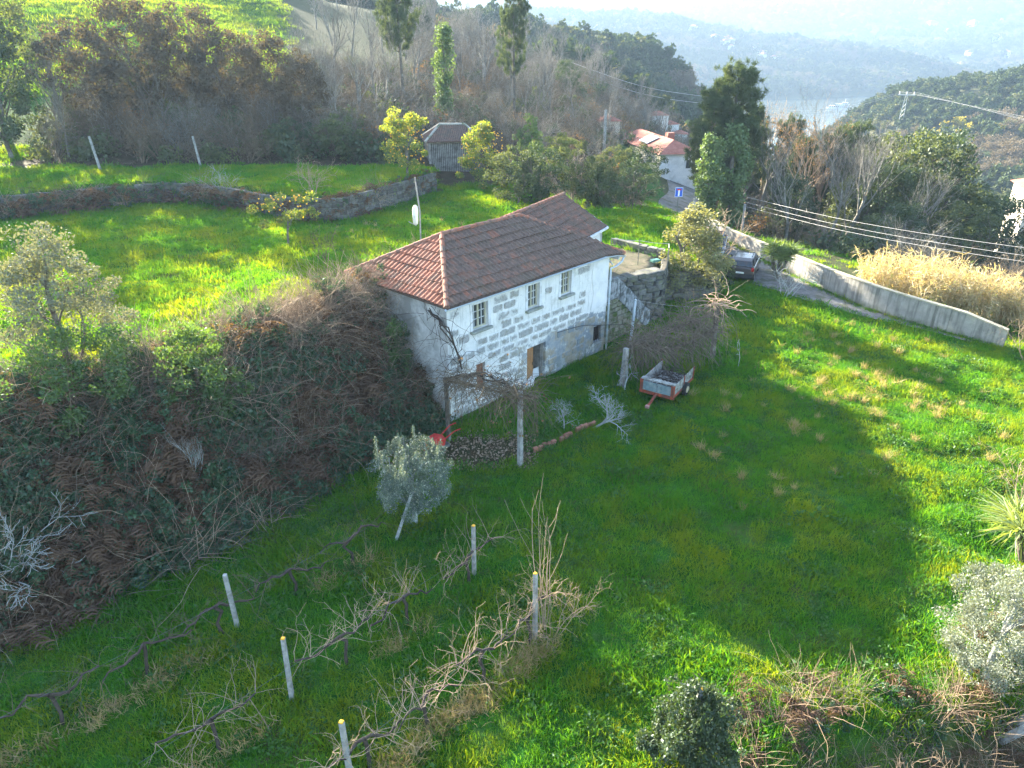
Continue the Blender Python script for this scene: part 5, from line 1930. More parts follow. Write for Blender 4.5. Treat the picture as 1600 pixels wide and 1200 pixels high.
# ------------------------------------------------------------------ things
def stone_meshes(name, seed, n, mat, chunky=.12):
    rng = random.Random(seed)
    out = []
    for k in range(n):
        bm = bmesh.new()
        bmesh.ops.create_cube(bm, size=1.0)
        for v in bm.verts:
            v.co += Vector((rng.uniform(-chunky, chunky), rng.uniform(-chunky, chunky), rng.uniform(-chunky, chunky)))
        bmesh.ops.bevel(bm, geom=bm.edges[:], offset=.10, segments=1, affect='EDGES')
        me = bpy.data.meshes.new(name)
        bm.to_mesh(me)
        bm.free()
        me.materials.append(mat)
        out.append(me)
    return out

DRYST = mat_noise('dry_stone', (.075, .076, .072), (.16, .157, .145), 2.5, .95, c3=(.13, .14, .08), s3=1.6, bmp=.03, bscale=9, rnd=.3)
SOIL = mat_noise('wall_core', (.07, .065, .05), (.11, .10, .08), 3, .95)
STM = stone_meshes('stone', 5, 6, DRYST)

def stone_wall(root, P, z0f, z1f, seed, course=(.24, .36), length=(.35, .75), thick=.34):
    """courses of single stones along polyline P (dense points), proud of an earth core"""
    rng = random.Random(seed)
    P = np.array(P)
    d = np.concatenate([[0], np.cumsum(np.hypot(*np.diff(P, axis=0).T))])
    T = d[-1]
    def pt(s):
        return np.array([np.interp(s, d, P[:, 0]), np.interp(s, d, P[:, 1])])
    core = MB()
    V, F = [], []
    N = offsets(P)
    for i in range(len(P)):
        for k, zz in ((-.10, 0), (.10, 0), (.10, 1), (-.10, 1)):
            q = P[i] + N[i] * k
            V.append((q[0], q[1], (z0f(*P[i]) - .4) if not zz else z1f(*P[i]) - .1))
    for i in range(len(P) - 1):
        for k in range(4):
            F.append((i * 4 + k, i * 4 + (k + 1) % 4, (i + 1) * 4 + (k + 1) % 4, (i + 1) * 4 + k))
    core.add(V, F)
    core.build('core', SOIL, root)
    z = -.1
    zm = max(z1f(*p) - z0f(*p) for p in P)
    while z < zm:
        h = rng.uniform(*course)
        s = rng.uniform(-.2, 0)
        while s < T:
            L = rng.uniform(*length)
            a, b = max(s, 0), min(s + L, T)
            s += L
            if b - a < .18:
                continue
            m = pt((a + b) / 2)
            zb = z0f(*m)
            if zb + z + h * .6 > z1f(*m):
                continue
            t = pt(b) - pt(a)
            o = bpy.data.objects.new('stone', STM[rng.randrange(len(STM))])
            put(o, root)
            o.location = (m[0], m[1], zb + z + h / 2)
            o.rotation_euler = (rng.uniform(-.05, .05), rng.uniform(-.05, .05), math.atan2(t[1], t[0]))
            o.scale = (b - a - .015, thick * rng.uniform(.85, 1.15), h - .015)
        z += h

# upper terrace wall, the part free of brambles
tw = empty('terrace_wall', (0, 0, 0), 0, 'grey dry stone retaining wall of the upper terrace', 'wall')
PW = smooth_poly([(-15.2, 47.35), (-13.2, 46.95), (-11.5, 46.95), (-10.2, 48.9), (-9.15, 51.0), (-7.6, 53.9), (-6.05, 56.9)], .4)
stone_wall(tw, PW, lambda x, y: 3.15, lambda x, y: 4.72, 31)
ogw = empty('overgrown_wall', (0, 0, 0), 0, 'old terrace wall half buried in brambles at the left', 'wall')
stone_wall(ogw, smooth_poly([(-36, 47.4), (-33.2, 48.7), (-31.6, 49.8), (-28.5, 51.6), (-25.3, 53.0), (-22.5, 52.2), (-19.8, 50.9), (-17.3, 49.0), (-15.3, 47.5)], .5), lambda x, y: 3.15, lambda x, y: 4.6, 36, course=(.3, .45), length=(.5, 1.0))
# yard wall beside the stair and old wall under the bushy tree
yw = empty('yard_wall', (0, 0, 0), 0, 'mossy stone retaining wall of the yard beside the stair', 'wall')
PY = smooth_poly([(8.15, 37.15), (8.6, 38.6), (8.95, 40.1)], .4)
stone_wall(yw, PY, lambda x, y: 0.0, lambda x, y: 2.75, 32, thick=.42)
stone_wall(yw, smooth_poly([(4.75, 35.2), (6.4, 36.25), (8.15, 37.42)], .4), lambda x, y: 0.0, lambda x, y: 2.72, 37, thick=.8)
ow = empty('old_garden_wall', (0, 0, 0), 0, 'low mossy stone wall below the bushy golden tree', 'wall')
PO = smooth_poly([(8.95, 40.1), (10.2, 40.3), (11.7, 40.85), (12.9, 42.4), (13.3, 44.4)], .4)
stone_wall(ow, PO, lambda x, y: 0.0, lambda x, y: 1.55 + .3 * math.sin(x * 2), 33, thick=.5)
lw = empty('yard_parapet', (0, 0, 0), 0, 'low dark stone parapet at the back of the sandy yard', 'wall')
PL = smooth_poly([(6.3, 43.0), (7.6, 41.7), (8.9, 40.3)], .4)
stone_wall(lw, PL, lambda x, y: 2.3, lambda x, y: 3.05, 34, thick=.4)
# yard fence: posts with wires
IRON = plain('fence_iron', (.12, .13, .12), .6, .3)
yf = empty('yard_fence', (0, 0, 0), 0, 'thin wire fence with iron posts round the yard', 'fence')
FP = [(5.6, 39.2), (7.1, 38.7), (8.6, 38.0), (8.4, 37.0)]
for q in FP:
    MB().tube([(q[0], q[1], 2.4), (q[0], q[1], 4.05)], .022, 6).build('post', IRON, yf)
for zz in (4.0,):
    for a, b_ in zip(FP[:-1], FP[1:]):
        MB().tube([(a[0], a[1], zz), ((a[0] + b_[0]) / 2, (a[1] + b_[1]) / 2, zz - .04), (b_[0], b_[1], zz)], .014, 4).build('wire', plain('pale_wire', (.4, .4, .38), .5), yf)
MB().box((7.9, 37.9, 3.1), (.5, .3, .12), rz=.5).build('washing_tub', plain('tub_green', (.05, .16, .13), .5), None, label='small green basin on the yard wall', cat='basin')

# leaf litter and the brick edging in front of the pergola
X, Y = jgrid(-3.2, 1.6, 21.4, 24.9, .085)
dl = np.hypot((X + 1.0) / 2.0, (Y - 23.0) / 1.3) + .18 * fbm(X, Y, .5, 35)
k = (dl < 1.15) & (RG.uniform(0, 1, X.shape) < .6)
X, Y = X[k], Y[k]
P = np.stack([X, Y, zt(X, Y) + RG.uniform(.01, .06, len(X))], 1)
V, F = leaf_quads(P, np.random.RandomState(9), .11, .085, None)
V[:, 2] = np.maximum(V[:, 2], np.repeat(P[:, 2], 4) - .03)
put(bpy.data.objects.new('leaf_litter', mesh_np('leaf_litter', V, F, False, leaf('fallen_leaf', (.22, .15, .10), (.36, .27, .20), .15, 1.1, .03, 3.0))), kind='stuff', label='fallen brown leaves on the bare ground under the pergola')
BRICKM = mat_noise('old_brick', (.26, .11, .07), (.36, .17, .11), 5, .95, c3=(.15, .13, .09), s3=3, rnd=.2)
eb = empty('brick_edging', (0, 0, 0), 0, 'broken row of old red bricks edging the ground by the pergola post', 'edging')
rb = random.Random(4)
bme = stone_meshes('brick', 8, 3, BRICKM, .06)
for i in range(15):
    t = i / 14
    x, y = .9 + 2.4 * t, 22.9 + 2.0 * t
    if i in (5, 9):
        continue
    o = bpy.data.objects.new('brick', bme[i % 3])
    put(o, eb)
    o.location = (x, y, gz(x, y) + .12 + rb.uniform(-.04, .03))
    o.rotation_euler = (rb.uniform(-.2, .2), rb.uniform(-.2, .2), .69 + rb.uniform(-.25, .25))
    o.scale = (.21, .12, .22)

# concrete posts of the old vineyard
POSTM = mat_noise('post_concrete', (.26, .26, .25), (.38, .38, .36), 6, .95, c3=(.18, .18, .16), s3=4, bmp=.008)
LICH = mat_noise('orange_lichen', (.55, .30, .03), (.66, .40, .06), 20, .95)
def post(name, x, y, h, label, cat='post', cap=True, w_=.11, lean=(0, 0), group=None, mat=POSTM):
    e = empty(name, (x, y, gz(x, y)), 0 if lean != (0, 0) else random.Random(int(x * 97)).uniform(0, 1.5), label, cat, group)
    lj = random.Random(int(x * 31 + y * 7))
    e.rotation_euler[0], e.rotation_euler[1] = lean[0] + lj.uniform(-.035, .035), lean[1] + lj.uniform(-.035, .035)
    m = MB()
    m.box((0, 0, h / 2 - .2), (w_, w_, h + .4), taper=.86)
    m.build('shaft', mat, e, bevel=.012)
    if cap:
        m = MB()
        m.box((0, 0, h + .012), (w_ * .9, w_ * .9, .03), taper=.8)
        m.build('lichen_cap', LICH, e, bevel=.01)
    return e
post('vine_post', -7.3, 14.0, 1.8, 'concrete vine post standing furthest left in the grass', cap=False, lean=(0, .02))
post('vine_post', -5.2, 11.7, 1.9, 'concrete vine post with orange lichen cap, second from the left', lean=(.0, .03))
post('vine_post', -3.4, 9.7, 1.85, 'concrete vine post cut by the bottom edge of the view')
post('vine_post', -1.1, 16.0, 1.75, 'concrete vine post with orange cap behind the middle vine row')
post('vine_post', 0.6, 13.6, 2.1, 'concrete vine post with orange cap beside the tan bare shrub')
post('vine_post', 3.85, 10.2, 2.0, 'post sticking out of the round glossy bush')
post('terrace_post', -32.4, 57.2, 2.6, 'leaning grey post at the back of the upper terrace, left one', cap=False, w_=.16, lean=(0, -.14))
post('terrace_post', -25.4, 59.4, 2.4, 'leaning grey post at the back of the upper terrace, right one', cap=False, w_=.16, lean=(0, -.08))
post('pergola_post', 0.3, 21.9, 3.0, 'tall grey pergola post standing in front of the house', cap=False, w_=.17)
post('pergola_post', -2.45, 23.7, 2.7, 'dark pergola post near the left corner of the house', cap=False, w_=.13, mat=BARK)
post('pergola_post', 9.8, 31.5, 2.7, 'old pergola post right of the collapsed vines', cap=False, w_=.2, mat=BARK)
post('pergola_post', 6.0, 33.0, 2.6, 'slim pale pergola post below the stair parapet', cap=False, w_=.12, mat=PVC)
post('pergola_post', 4.95, 28.3, 1.9, 'thick grey pergola post at the left end of the collapsed vines', cap=False, w_=.22, mat=WOODG)
post('garden_post', 12.0, 46.5, 3.2, 'pale slender post beside the tan shrub by the cars', cap=False, w_=.13)
post('tree_prop', -3.62, 17.65, 1.7, 'bleached leaning stake propping the young olive tree', cap=False, w_=.1, lean=(-.15, .33), mat=BARKW)
post('fallen_post', 11.6, 11.3, 1.5, 'leaning concrete post under the silver olive tree', cap=False, w_=.16, lean=(.2, .55))
post('fallen_post', 11.95, 11.6, 1.3, 'second leaning concrete post under the silver olive tree', cap=False, w_=.15, lean=(.2, .5))

# white tank on a pole behind the roof
e = empty('tank_pole', (-5.35, 40.7, gz(-5.35, 40.7)), 0, 'tall thin pole with a white pump cylinder behind the roof hip', 'pole')
MB().tube([(0, 0, -.2), (.05, 0, 2.0), (-.12, 0, 3.9)], .045, 7).build('pole', WOODG, e)
MB().tube([(-.22, -.05, 1.2), (-.22, -.05, 1.3), (-.2, -.05, 2.1), (-.18, -.05, 2.3), (-.18, -.05, 2.38)], [.02, .14, .17, .12, .02], 10).build('cylinder', WPAINT, e, smooth=True)
MB().box((-.4, -.05, 1.3), (.5, .04, .04), ry=.5).build('handle', WOODG, e)

# ---------------- old vines
def vine(name, seed, x, y, label, canes=14, arm=1.0, h=.95, az=R(45), cmat=TWIGP, clen=.8):
    rng = np.random.RandomState(seed)
    e = empty(name, (x, y, gz(x, y)), math.pi / 2 - az, label, 'vine', 'old vines in rows')
    pts = np.array([[0, 0, -.1], [rng.normal(0, .06), rng.normal(0, .06), h * .4], [rng.normal(0, .08), rng.normal(0, .06), h * .75], [rng.normal(0, .05), 0, h]])
    lines = [(pts, np.array([.055, .04, .045, .048]), 7, 0)]
    ends = []
    for sgn in (-1, 1):
        a = [pts[-1]]
        for k in range(6):
            a.append(a[-1] + np.array([sgn * arm / 6, rng.normal(0, .06), rng.normal(-.02, .075)]))
        a = np.array(a)
        lines.append((a, np.linspace(.038, .018, 7) * rng.uniform(.75, 1.3, 7), 6, 1))
        ends += list(a[1:])
    wm = wood_mesh('vine_wood', lines, TWIGD)
    put(bpy.data.objects.new('trunk', wm), e)
    cl = []
    for k in range(canes):
        p = ends[rng.randint(len(ends))]
        d = unit(rng.normal(0, .7, 3) + np.array([0, 0, .6]))
        l, _ = grow(rng, p, d, clen * rng.uniform(.5, 1.5), .0075, (3,), (.35, .6), (.4, 1.0), -.03, .2, 5, sides=(4, 3))
        cl += l
    put(bpy.data.objects.new('cane', wood_mesh('vine_canes', cl, cmat, .0028)), e)
    return e
vrow = {'A': ((-7.3, 14.0), [-4.2, -2.3, -.4, 1.7, 3.6], 'left'), 'B': ((-5.2, 11.7), [-1.8, 1.5, 3.4, 5.6], 'middle'), 'C': ((-3.4, 9.6), [.5, 2.1, 3.8, 5.4], 'right')}
ordn = ['nearest the camera', 'second from the near end', 'third from the near end', 'fourth from the near end', 'at the far end']
sd = 300
for rname, (p0, ts, word) in vrow.items():
    for i, t in enumerate(ts):
        sd += 1
        vine('grape_vine', sd, p0[0] + .707 * t, p0[1] + .707 * t, 'gnarled dark vine in the %s row, %s' % (word, ordn[i]), arm=1.05 if rname != 'C' else .9, cmat=(TWIGP if rname != 'A' else TWIG), canes=(30 if rname != 'A' else 20))
# trellis wires
wr_ = empty('trellis_wire', (0, 0, 0), 0, 'rusty wires strung along the old vine rows', 'wire')
for rname, (p0, ts, word) in vrow.items():
    a, b_ = min(ts) - 1.5, max(ts) + .6
    pa, pb = (p0[0] + .707 * a, p0[1] + .707 * a), (p0[0] + .707 * b_, p0[1] + .707 * b_)
    MB().tube([(pa[0], pa[1], gz(*pa) + .98), (pb[0], pb[1], gz(*pb) + 1.0)], .005, 4).build('wire', IRON, wr_)
# the tan bare shrub by the right post
place(bare_shrub('tan_shrub', 311, 2.6, TWIGP, 9, (8, 5), .95, rmin=.0035, r0=.018, up=.02, wob=.22), 'bare_shrub', 1.0, 13.75, 2.2, .5, 'tan bare shrub with tall upright shoots behind the right vine post', 'shrub', wide=.72)
place(bare_shrub('tan_shoots', 312, 4.0, TWIGP, 5, (3,), .12, rmin=.004, r0=.015, up=.2, wob=.07, droop=0), 'bare_shrub', 0.85, 13.95, 4.2, .5, 'tall straight tan shoots rising above the bare shrub', 'shrub')
place(BS[1], 'bare_shrub', 9.0, 10.3, 2.2, .9, 'pinkish dry thorn bush in the hollow at the bottom right', 'shrub', z=gz(9.0, 10.3) - .3)
# straw under the rows and over the lawn
ST = [tuft('straw_tuft', 41, 70, .22, .34, .012, L_STRAW, .8), tuft('straw_tuft', 42, 60, .25, .26, .012, L_STRAW, 1.0), tuft('straw_tuft', 43, 46, .14, .5, .014, L_STRAW, .35)]
sx, sy, ss, sp = [], [], [], []
for rname, (p0, ts, word) in vrow.items():
    for k in range(85 if rname == 'C' else 60):
        t = RG.uniform(min(ts) - 1.5, max(ts) + .4)
        g = fbm(np.array([t]), np.array([sd * 1.0]), .25, 81)[0]
        if rname != 'C' and g < .1:
            continue
        sx.append(p0[0] + .707 * t + .25 + RG.normal(0, .16))
        sy.append(p0[1] + .707 * t - .25 + RG.normal(0, .10))
        ss.append(RG.uniform(.7, 1.5))
        sp.append(RG.randint(0, 2))
for cx, cy, rad_, n_ in ((14.5, 30, 5.5, 26), (15.5, 25, 5.0, 30), (13.2, 26, 3.5, 14), (18.0, 28, 3.5, 16), (10, 24, 3.5, 8), (17.5, 34, 3.5, 14), (20, 24, 3, 8), (9.0, 21, 3, 7), (-6, 47, 5, 8)):
    for k in range(n_):
        sx.append(cx + RG.normal(0, rad_ * .5))
        sy.append(cy + RG.normal(0, rad_ * .5))
        ss.append(RG.uniform(.6, 1.15))
        sp.append(2 if RG.uniform() < .75 else 0)
sx, sy = np.array(sx), np.array(sy)
okk = ~in_poly(sx, sy, LANEPOLY) & (sdist(sx, sy, ROADWALL) < -.4)
sx, sy, ss, sp = sx[okk], sy[okk], np.array(ss)[okk], np.array(sp)[okk]
scatter('dry_grass', np.stack([sx, sy, zt(sx, sy)], 1), rrot(len(sx), .2), ss, sp, RG.uniform(0, 1, len(sx)), ST, 'straw coloured dry grass tufts along the vine rows and on the lawn')

vx, vy = [], []
for q in PA[::1]:
    for k in range(5):
        vx.append(q[0] + RG.normal(0, .22))
        vy.append(q[1] + RG.normal(0, .22))
PBw = smooth_poly([(16.6, 53.6), (17.6, 49.6), (18.55, 45.1), (20.3, 39.2), (22.6, 35.4), (24.2, 33.4)], .25)
for q in PBw:
    for k in range(3):
        vx.append(q[0] - .12 + RG.normal(0, .09))
        vy.append(q[1] - .08 + RG.normal(0, .09))
vx, vy = np.array(vx), np.array(vy)
kk = (vy < 62) & (RG.uniform(0, 1, len(vx)) < .75)
vx, vy = vx[kk], vy[kk]
scatter('verge_weeds', np.stack([vx, vy, zt(vx, vy)], 1), rrot(len(vx), .2), RG.uniform(.4, 1.0, len(vx)), RG.choice(len(GR), len(vx), p=[.2, .15, .15, .3, .2]), RG.uniform(0, 1, len(vx)), GR, 'weeds and rough grass along the lane edges and wall foot')

# ---------------- pergola tangles
def tangle(name, seed, pts, n, L, label, mat=BARKG, arch=.45, spread=.6, leaves=0, rad=.010, drop=1.0):
    rng = np.random.RandomState(seed)
    lines = []
    P = smooth_poly(pts, .25)
    # old main stems along the frame
    for k in range(3):
        q = P + rng.normal(0, .06, P.shape)
        lines.append((q, np.full(len(q), .03), 5, 0))
    lv = []
    for k in range(n):
        p = P[rng.randint(len(P))] + rng.normal(0, .15, 3)
        d = unit(rng.normal(0, spread, 3) + np.array([0, 0, .25]))
        a = [p]
        for s in range(7):
            d = unit(d + rng.normal(0, .2, 3) - np.array([0, 0, arch * .4 * drop]))
            q = a[-1] + d * L * rng.uniform(.10, .17)
            if q[2] < gz(q[0], q[1]) + .03:
                break
            a.append(q)
        if len(a) < 3:
            continue
        a = np.array(a)
        lines.append((a, np.linspace(rad, rad * .4, len(a)), 3, 1))
        lv.append(a[-1])
    V, F = lines_mesh([(p, r_, n_) for p, r_, n_, _ in lines])
    e = empty(name, (0, 0, 0), 0, label, 'vine')
    put(bpy.data.objects.new('cane', mesh_np('cane', V, F, True, mat)), e)
    if leaves:
        lv = np.array(lv)
        P2 = lv[rng.randint(0, len(lv), leaves)] + rng.normal(0, .08, (leaves, 3))
        put(bpy.data.objects.new('dry_leaf', mesh_np('dry_leaf', *leaf_quads(P2, rng, .10, .07), False, L_DRY)), e, kind='stuff')
    return e
tangle('pergola_vine', 401, [(-2.5, 23.7, 2.6), (-1.2, 22.9, 2.75), (.3, 21.9, 2.85), (.9, 22.2, 2.7)], 380, 1.7, 'dark tangled bare vine on the pergola posts before the house', TWIG, leaves=110)
tangle('pergola_vine', 402, [(-2.4, 23.9, 2.6), (-1.4, 24.4, 2.5), (-.2, 23.4, 2.6), (.3, 22.0, 2.8)], 120, 1.3, 'second layer of bare vine between pergola and house corner', TWIGD)
tangle('collapsed_vine', 403, [(5.2, 28.6, 1.9), (6.4, 30.0, 1.75), (7.4, 30.6, 1.9), (8.6, 31.2, 2.1), (9.8, 31.5, 2.5)], 520, 2.1, 'mound of grey collapsed pergola vines behind the trailer', TWIGG, spread=.9, rad=.012)
tangle('collapsed_vine', 404, [(5.9, 29.6, 1.6), (7.0, 29.6, 1.3), (8.2, 30.2, 1.4), (9.4, 30.9, 1.7)], 340, 1.8, 'lower mound of grey vines drooping over the trailer', TWIGG, spread=.9, rad=.012)
tangle('curled_vine', 405, [(9.2, 31.6, 2.7), (9.8, 31.5, 2.85), (10.2, 31.4, 2.75)], 26, 1.5, 'curled tan vine tips on top of the right pergola post', TWIGP, spread=.9, rad=.022, arch=.3)
tangle('wall_vine', 406, [(-3.2, 25.8, 4.6), (-2.6, 25.0, 4.2), (-2.2, 25.0, 3.4), (-2.0, 24.9, 2.6)], 42, 1.9, 'thin dark vine shoots climbing the left corner of the house', TWIGD, spread=.7, rad=.012, arch=.25)
# cables near the house
def cable(name, pts, r, label, mat=None, n=20, sagv=0.0):
    P = smooth_poly(pts, .6)
    MB().tube(P, r, 5).build(name, mat or plain('black_cable', (.03, .03, .03), .6), None, label=label, cat='cable')
cable('house_cable', [tuple(HM @ Vector(p)) for p in ((6.6, -.06, 2.0), (8.4, -.12, 1.85), (9.6, -.2, 1.55), (11.6, -.6, 1.15))], .016, 'black cable running across the facade to the stair')
cable('fence_wire', [(6.0, 33.0, 2.5), (7.9, 32.6, 2.35), (9.8, 31.5, 2.6)], .008, 'thin wire from the slim post to the right pergola post', plain('pale_wire2', (.35, .35, .33), .5))

# ---------------- trailer
REDP = mat_noise('red_paint', (.27, .055, .03), (.36, .085, .045), 6, .85, c3=(.12, .055, .04), s3=5, l3=.44, h3=.6)
BLUEB = mat_noise('blue_board', (.12, .18, .20), (.19, .26, .28), 5, .8, c3=(.30, .32, .31), s3=3)
WHB = mat_noise('pale_board', (.24, .25, .235), (.36, .37, .345), 6, .9, c3=(.13, .12, .10), s3=4, l3=.46, h3=.6)
TYRE = plain('tyre', (.025, .025, .025), .9)
tr = empty('farm_trailer', (6.15, 26.75, gz(6.5, 27.4)), R(90 - 33), 'small wooden farm trailer with red frame full of prunings', 'trailer')
# local x: towards the tail, y: to its left
TL, TWD, TZ = 2.35, 1.45, .42
def tb(name, c, s_, mat, rx=0, ry=0, rz=0, parent=tr, bevel=.008):
    return MB().box(c, s_, rz, rx, ry).build(name, mat, parent, bevel=bevel)
tb('floor', (TL / 2, 0, TZ), (TL, TWD - .02, .06), WOODG)
for yy in (-TWD / 2, TWD / 2):
    tb('frame_rail', (TL / 2, yy, TZ - .05), (TL + .08, .07, .09), REDP)
    for k, zz in enumerate((TZ + .15, TZ + .38)):
        tb('side_board', (TL / 2, yy, zz), (TL - .08, .035, .215), WHB if yy < 0 else WOODG)
    for xx in (.02, TL * .5, TL - .02):
        tb('stake', (xx, yy + (.028 if yy > 0 else -.028), TZ + .22), (.06, .05, .62), REDP)
for xx in (0.0,):
    tb('frame_rail', (xx, 0, TZ - .052), (.08, TWD + .12, .13), REDP)
    for k, (yy) in enumerate((-.345, .345)):
        tb('front_board', (xx - .005, yy, TZ + .24), (.035, .66, .40), BLUEB)
    for yy in (-TWD / 2 + .03, TWD / 2 - .03):
        tb('stake', (xx - .03, yy, TZ + .22), (.06, .13, .58), REDP)
    tb('top_plank', (xx + .10, 0, TZ + .53), (.26, TWD + .06, .035), WHB)
tb('drawbar', (-.45, 0, TZ - .14), (.95, .09, .09), REDP, ry=-.22)
tb('hitch', (-.93, 0, TZ - .24), (.14, .16, .12), mat_noise('rusty_pink', (.32, .16, .13), (.40, .22, .18), 6, .8))
for yy in (-TWD / 2 - .10, TWD / 2 + .10):
    wv = MB().tube([(TL * .55, yy - .07, .3), (TL * .55, yy - .075, .3), (TL * .55, yy + .075, .3), (TL * .55, yy + .08, .3)], [.24, .30, .30, .24], 18).build('wheel', TYRE, tr)
    MB().tube([(TL * .55, yy - .085, .3), (TL * .55, yy + .085, .3)], .15, 12).build('rim', mat_noise('rim_cream', (.42, .36, .24), (.50, .44, .30), 6, .7), wv)
tb('axle', (TL * .55, 0, .3), (.07, TWD + .2, .07), IRON)
rng = np.random.RandomState(77)
ln = []
for k in range(230):
    p = np.array([rng.uniform(.2, TL - .1), rng.uniform(-.6, .6), TZ + .1 + rng.uniform(0, .22)])
    d = unit(rng.normal(0, 1, 3) * np.array([1, 1, .25]))
    q = p + d * rng.uniform(.15, .45)
    q[0] = np.clip(q[0], .1, TL + .1)
    q[1] = np.clip(q[1], -.66, .66)
    ln.append((np.array([p, (p + q) / 2 + rng.normal(0, .02, 3), q]), np.array([.014, .012, .008]), 4, 0))
V, F = lines_mesh([(p, r_, n_) for p, r_, n_, _ in ln])
pr = bpy.data.objects.new('prunings', mesh_np('prunings', V, F, True, TWIGD))
put(pr, None, 'heap of dark vine prunings lying in the trailer', 'prunings', None, 'stuff')
pr.location = tr.location
pr.rotation_euler = tr.rotation_euler

# red tiller half hidden by the olive tree
e = empty('red_tiller', (-2.95, 22.9, gz(-2.95, 22.9)), R(25), 'red garden machine half hidden behind the olive tree', 'tiller')
RED2 = mat_noise('machine_red', (.42, .03, .025), (.50, .05, .04), 5, .5)
m = MB()
m.prism([(-.5, -.2, .25), (.35, -.2, .2), (.45, -.2, .55), (.1, -.2, .72), (-.45, -.2, .5)], (0, .4, 0))
m.build('hood', RED2, e, bevel=.05)
MB().box((.1, 0, .25), (.9, .5, .12), rz=.1).build('chassis', IRON, e, bevel=.02)
MB().tube([(.35, .18, .55), (.75, .25, .85), (1.0, .25, .9)], .025, 6).build('handle', RED2, e)
MB().tube([(.35, -.18, .55), (.75, -.25, .85), (1.0, -.25, .9)], .025, 6).build('handle', RED2, e)
for yy in (-.32, .32):
    MB().tube([(-.1, yy - .06, .22), (-.1, yy + .06, .22)], .24, 14).build('wheel', TYRE, e)

# ---------------- cars
def car(name, x, y, az, paint, label, grille=False):
    e = empty(name, (x, y, gz(x, y) + .05), math.pi / 2 - az, label, 'car')
    # local x forwards
    body = MB()
    W = .86
    low = [(-2.0, .30), (-2.04, .62), (-1.98, .98), (-1.7, 1.02), (.75, .99), (1.72, .88), (2.02, .72), (2.05, .42), (1.95, .26), (1.62, .26), (1.45, .50), (1.20, .56), (.95, .48), (.80, .24), (-.85, .24), (-1.02, .50), (-1.25, .57), (-1.50, .50), (-1.66, .26)]
    body.prism([(a, -W, b) for a, b in low], (0, 2 * W, 0))
    body.build('body', paint, e, bevel=.07)
    cab = MB()
    A = [(-1.93, .985), (.92, .965), (.28, 1.43), (-.2, 1.49), (-1.35, 1.46), (-1.72, 1.34)]
    wb_, wt_ = .80, .62
    n = len(A)
    V = [(a, -(wb_ if b < 1.1 else wt_), b) for a, b in A] + [(a, (wb_ if b < 1.1 else wt_), b) for a, b in A]
    cab.add(V, [tuple(range(n)), tuple(reversed(range(n, 2 * n)))] + [(i, n + i, n + (i + 1) % n, (i + 1) % n) for i in range(n)])
    cab.build('cabin', paint, e, bevel=.04)
    gl = plain('car_glass', (.02, .03, .04), .05, 0, .8)
    def pan(name, pts, mat, off):
        pts = [Vector(p) for p in pts]
        nrm = (pts[1] - pts[0]).cross(pts[2] - pts[0]).normalized()
        if nrm.dot(Vector(off)) < 0:
            nrm = -nrm
        m = MB()
        m.prism([p + nrm * .002 for p in pts], nrm * .012)
        return m.build(name, mat, e)
    pan('rear_window', [(-1.90, -.70, 1.03), (-1.90, .70, 1.03), (-1.735, .55, 1.31), (-1.735, -.55, 1.31)], gl, (-1, 0, .5))
    pan('windscreen', [(.86, -.72, 1.01), (.86, .72, 1.01), (.32, .55, 1.40), (.32, -.55, 1.40)], gl, (1, 0, 1))
    for sg in (-1, 1):
        for a, b, c, d_ in ((-.45, .72, .26, -.42), (-1.55, -.52, -.49, -1.35)):
            pan('side_window', [(a, sg * .79, 1.03), (b, sg * .79, 1.03), (c, sg * .645, 1.38), (d_, sg * .645, 1.38)], gl, (0, sg, .3))
        MB().box((-1.99, sg * .74, .90), (.10, .18, .24)).build('tail_light', plain('tail_red', (.35, .02, .02), .25), e, bevel=.03)
        MB().box((1.93, sg * .66, .74), (.16, .30, .15), rz=-sg * .25).build('headlight', plain('lamp_glass', (.65, .7, .72), .12), e, bevel=.03)
        MB().box((.62, sg * .95, 1.02), (.14, .16, .12)).build('mirror', paint, e, bevel=.03)
        MB().box((-.35, sg * .52, 1.515), (1.5, .035, .035)).build('roof_rail', IRON, e)
        for xx in (1.2, -1.25):
            wv = MB().tube([(xx, sg * .74 - .11, .31), (xx, sg * .74 - .10, .31), (xx, sg * .74 + .10, .31), (xx, sg * .74 + .11, .31)], [.26, .31, .31, .26], 20).build('wheel', TYRE, e)
            MB().tube([(xx, sg * .74 - .115, .31), (xx, sg * .74 + .115, .31)], .19, 14).build('rim', plain('alloy', (.45, .46, .48), .3, .8), wv)
    MB().box((-2.02, 0, .44), (.12, 1.62, .24)).build('rear_bumper', plain('bumper_black', (.03, .03, .032), .6), e, bevel=.04)
    MB().box((2.0, 0, .42), (.14, 1.62, .22)).build('front_bumper', paint if grille else plain('bumper_dark', (.03, .03, .032), .6), e, bevel=.05)
    MB().box((-2.075, 0, .66), (.02, .50, .11)).build('number_plate', plain('plate_white', (.75, .75, .73), .5), e)
    MB().box((2.045, 0, .60), (.03, .9, .16)).build('grille', plain('grille_black', (.02, .02, .02), .5), e)
    return e
def paint(name, c):
    m, nt, bs = new_mat(name)
    bs.inputs['Base Color'].default_value = rgba(c)
    bs.inputs['Roughness'].default_value = .28
    bs.inputs['Metallic'].default_value = .35
    bs.inputs['Coat Weight'].default_value = .7
    return m
car('parked_car', 15.35, 45.3, R(24), paint('charcoal_paint', (.055, .045, .042)), 'dark brown hatchback parked with its tail towards the lawn')
car('parked_car', 14.55, 50.0, R(198), paint('navy_paint', (.02, .032, .065)), 'dark blue car facing the camera behind the brown hatchback', True)

